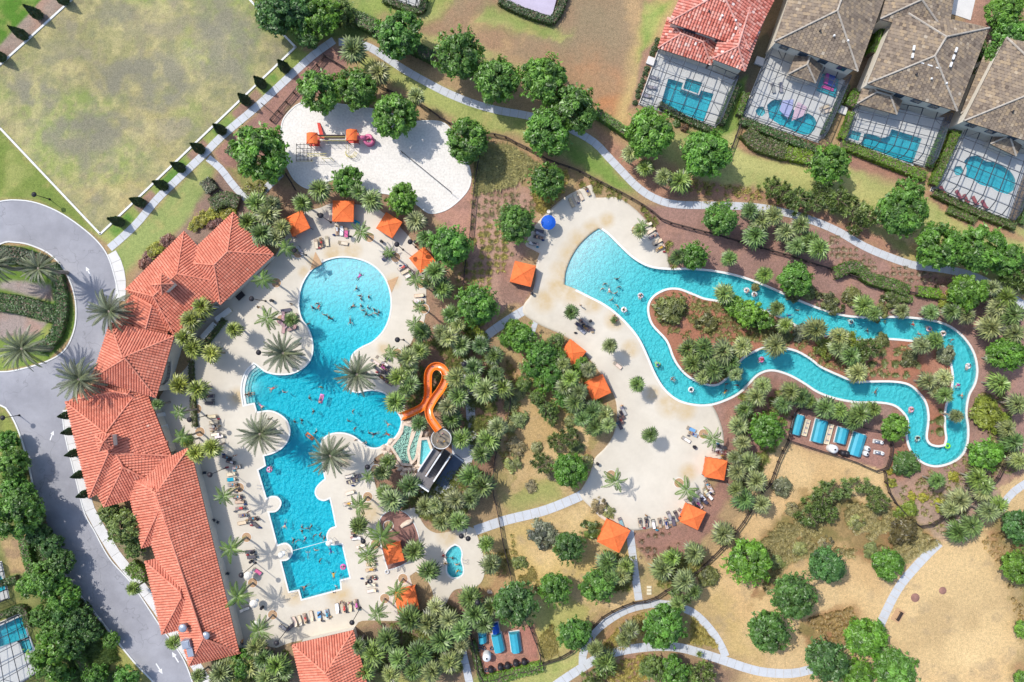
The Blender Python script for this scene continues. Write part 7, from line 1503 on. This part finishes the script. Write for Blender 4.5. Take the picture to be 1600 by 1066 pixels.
def chair(px,py,deg):
    root=empty('patio_chair',W(px,py)+Vector((0,0,DZ)),R(-deg)); b=MB(); b.box((0,0,.44),(.5,.5,.05)); b.obj('seat',M['bronze'],root); b=MB(); b.box((-.24,0,.72),(.05,.5,.5)); b.obj('backrest',M['bronze'],root)
    for x in(-.2,.2):
        for y in(-.2,.2): b=MB(); b.tube([(x,y,0),(x,y,.44)],.02,4); b.obj('leg',M['dark'],root)
    reg(root,'dark patio chair','chair','patio chairs in the clubhouse shade',px,py)
for x,y,d in [(322,738,0),(328,740,160),(336,812,40),(342,815,200),(345,862,30),(350,895,180),(358,895,20),(353,920,0),(362,962,50),(366,970,200),(371,984,20),(376,996,90),(380,1003,180),(352,905,90),(318,700,10),(340,845,30)]: chair(x,y,d)

for x,y,z in [(688,682,6.0),(684,690,6.0),(694,690,6.0),(692,678,6.0)]: person(x,y,'stand',z)

def bag(px,py,c,w):
    b=MB(); b.lathe([(.0,0),(.2,0),(.24,.28),(.2,.34),(.0,.32)],8); o=b.obj('beach_bag',M['cloth'],None,loc=W(px,py)+Vector((0,0,DZ)),color=c); o.scale=(1.4,.8,1)
    q=MB(); q.tube([(-.12,0,.32),(-.08,0,.5),(.08,0,.5),(.12,0,.32)],.02,5); q.obj('handle',M['dark'],o); reg(o,f'{w} beach bag','bag','beach bags by the loungers',px,py)
for x,y in [(350,711),(367,735),(356,730),(371,770),(378,779),(382,789),(370,800),(386,812),(392,822),(405,823),(388,866),(398,872),(341,655),(342,664),(331,674),(334,625),(498,386),(507,385),(522,366),(547,368),(600,408),(626,414),(645,434),(660,466),(660,478),(562,827),(551,838),(574,864),(586,884),(587,906),(566,905),(465,978),(482,972),(504,968),(517,963),(542,956),(562,950),(590,583),(604,592),(616,582),(598,569),(553,757),(546,793),(900,522),(926,518),(1005,826),(1026,826),(1047,822),(1060,812),(1112,769),(1098,783),(1085,794),(1132,702),(1122,694),(976,661),(965,660),(848,374),(838,388),(1036,394),(1024,385),(904,318),(1076,682)]:
    c,w=rnd.choice([((.02,.02,.03),'black'),((.03,.05,.14),'navy'),((.3,.05,.06),'red'),((.05,.22,.3),'teal'),((.4,.3,.18),'straw'),((.12,.12,.13),'grey')]); bag(x+rnd.uniform(-2,2),y+rnd.uniform(-2,2),c,w)
for a in [(355,715,195),(370,730,170),(364,757,172),(372,776,172),(380,805,172),(396,810,172),(502,379,82),(527,360,88),(629,418,152),(654,471,178),(477,966,-108),(511,959,-100),(556,832,172),(579,890,168),(600,575,35),(597,590,35),(909,503,40),(918,299,62),(1021,369,150),(1083,678,25),(1010,816,84),(1031,817,84),(1110,763,60),(1092,788,45),(1127,707,10),(972,648,60),(557,944,-98)]: person(a[0],a[1],'lie',DZ,a[2])
# ------------------------------------------------------------------ labels: what each thing stands between, told by things one can find
LM=[('the grassy field',230,130),('the road loop',60,345),('the loop island',40,470),('the curved driveway',60,620),('the clubhouse entrance roof',193,560),('the clubhouse north wing',370,400),('the first roof cupola',252,444),('the second roof cupola',162,692),('the long clubhouse wing',300,850),('the roof air handler',295,1010),
('the playground roofs',520,214),('the pink spiral slide',576,220),('the volleyball net',668,272),('the cypress path',320,240),('the mulch strip fence',470,138),('the dirt lot',900,70),('the top path bend',522,63),('the square spa',1081,135),('the pastel floats',1238,165),('the angular home pool',1390,225),('the curving home pool',1546,275),('the lilac paved pad',830,0),
('the blue parasol',857,347),('the beach entry',900,400),('the cabana by the beach entry',817,428),('the fenced grass bed',770,300),('the round shallow pool',540,470),('the cabana below the sand',536,330),('the shaded north cabana',464,349),('the tilted cabana',608,352),('the cabana by the white loungers',660,406),('the slide loop',684,580),('the slide tower',690,690),('the cascade rocks',632,710),('the pink air mattress',502,623),('the orange air mattress',484,682),('the entry steps',385,605),('the upper date palm planter',443,550),('the lower date palm planter',407,678),
('the blue towel row',505,960),('the safety rope',484,853),('the pool house roof',515,1040),('the planter cabana',615,866),('the kidney spa',710,880),('the cabana below the planter',635,939),('the black filter domes',795,1038),('the twin lamp',726,840),('the teal towel lounger',362,749),('the pink towel lounger',402,893),('the rose loungers',452,505),
('the lagoon beach cabana',894,552),('the river bend cabana',934,606),('the blue towel lounger',1081,674),('the deck edge cabana',1119,733),('the end cabana of the row',1083,808),('the largest cabana',959,838),('the straight gate path',990,885),('the long winding fence',1100,362),('the island tip',1020,480),('the hot pink ring',1190,562),('the lime green ring',1481,697),('the white ring in the river',1513,572),('the green ring',1028,570),('the aqua ring',1330,503),('the teal pump covers',1300,680),('the tall dry grass',1330,840),('the slatted bench',1404,962),('the bare sandy ground',1490,960),('the curved path fork',1140,1030),('the arched path',1010,950),('the dry lawn',870,680),('the river end bend',1465,725),('the far path end',1450,860),('the top path by the hedges',1380,398),('the red loungers',1510,310),('the bright lime hedge',1447,458),('the bottom screened pool',20,985),('the twin bollard lights',130,965),('the driveway end arrows',262,1038),('the silver shrub',850,836),('the bush dark with twigs',1410,830),('the island grass dots',1390,565),('the rose ring',1424,640)]
LM+=[('the shaded dip of the river',1100,625),('the loungers by the top pad',905,307),('the white lounger cluster',1104,766),('the dark lounger cluster',970,655),('the single cream lounger',965,571)]
def near(px,py):
    d=sorted((math.hypot(x-px,y-py),i) for i,(n,x,y) in enumerate(LM)); a=next(i for r,i in d if r>3) if d[0][0]<=3 else d[0][1]
    ax,ay=LM[a][1]-px,LM[a][2]-py; best=None
    for r,i in d:
        if i==a or r<6: continue
        bx,by=LM[i][1]-px,LM[i][2]-py; c=(ax*bx+ay*by)/max(1e-6,math.hypot(ax,ay)*r)
        s=r*(1+1.2*max(0,c+.35))
        if best is None or s<best[0]: best=(s,i)
    return a,best[1]
ORD=['closest','second closest','third closest','fourth closest','fifth closest','sixth closest','seventh closest','eighth closest','ninth closest','tenth closest']
ORD+=[w+' closest' for w in 'eleventh twelfth thirteenth fourteenth fifteenth sixteenth seventeenth eighteenth nineteenth twentieth'.split()]
grp={}
for it in REG:
    o,look,px,py=it; a,b=near(px,py); grp.setdefault((look,a,b),[]).append(it)
used=set()
def words_(s): return len(s.replace('-',' - ').split()) if False else len(s.split())
final=[]
for (look,a,b),L in grp.items():
    if len(L)==1: final.append((L[0],f'{look} between {LM[a][0]} and {LM[b][0]}',a))
    else:
        L.sort(key=lambda it: math.hypot(it[2]-LM[a][1],it[3]-LM[a][2]))
        for k,it in enumerate(L): final.append((it,f'{look} {ORD[k]} to {LM[a][0]}, towards {LM[b][0]}',a))
# anything over long falls back to a rank among all things of its look round one landmark
per={}
for it in REG:
    a,_=near(it[2],it[3]); per.setdefault((it[1],a),[]).append(it)
for it,l,a in final:
    if len(l.split())>16 or l in used:
        L=sorted(per[(it[1],a)],key=lambda q: math.hypot(q[2]-LM[a][1],q[3]-LM[a][2])); k=L.index(it)
        l=f'{it[1]} by {LM[a][0]}' if len(L)==1 else f'{it[1]} {ORD[min(k,19)]} to {LM[a][0]}'
        if len(l.split())>16: l=' '.join(l.split()[:16])
    used.add(l); it[0]['label']=l
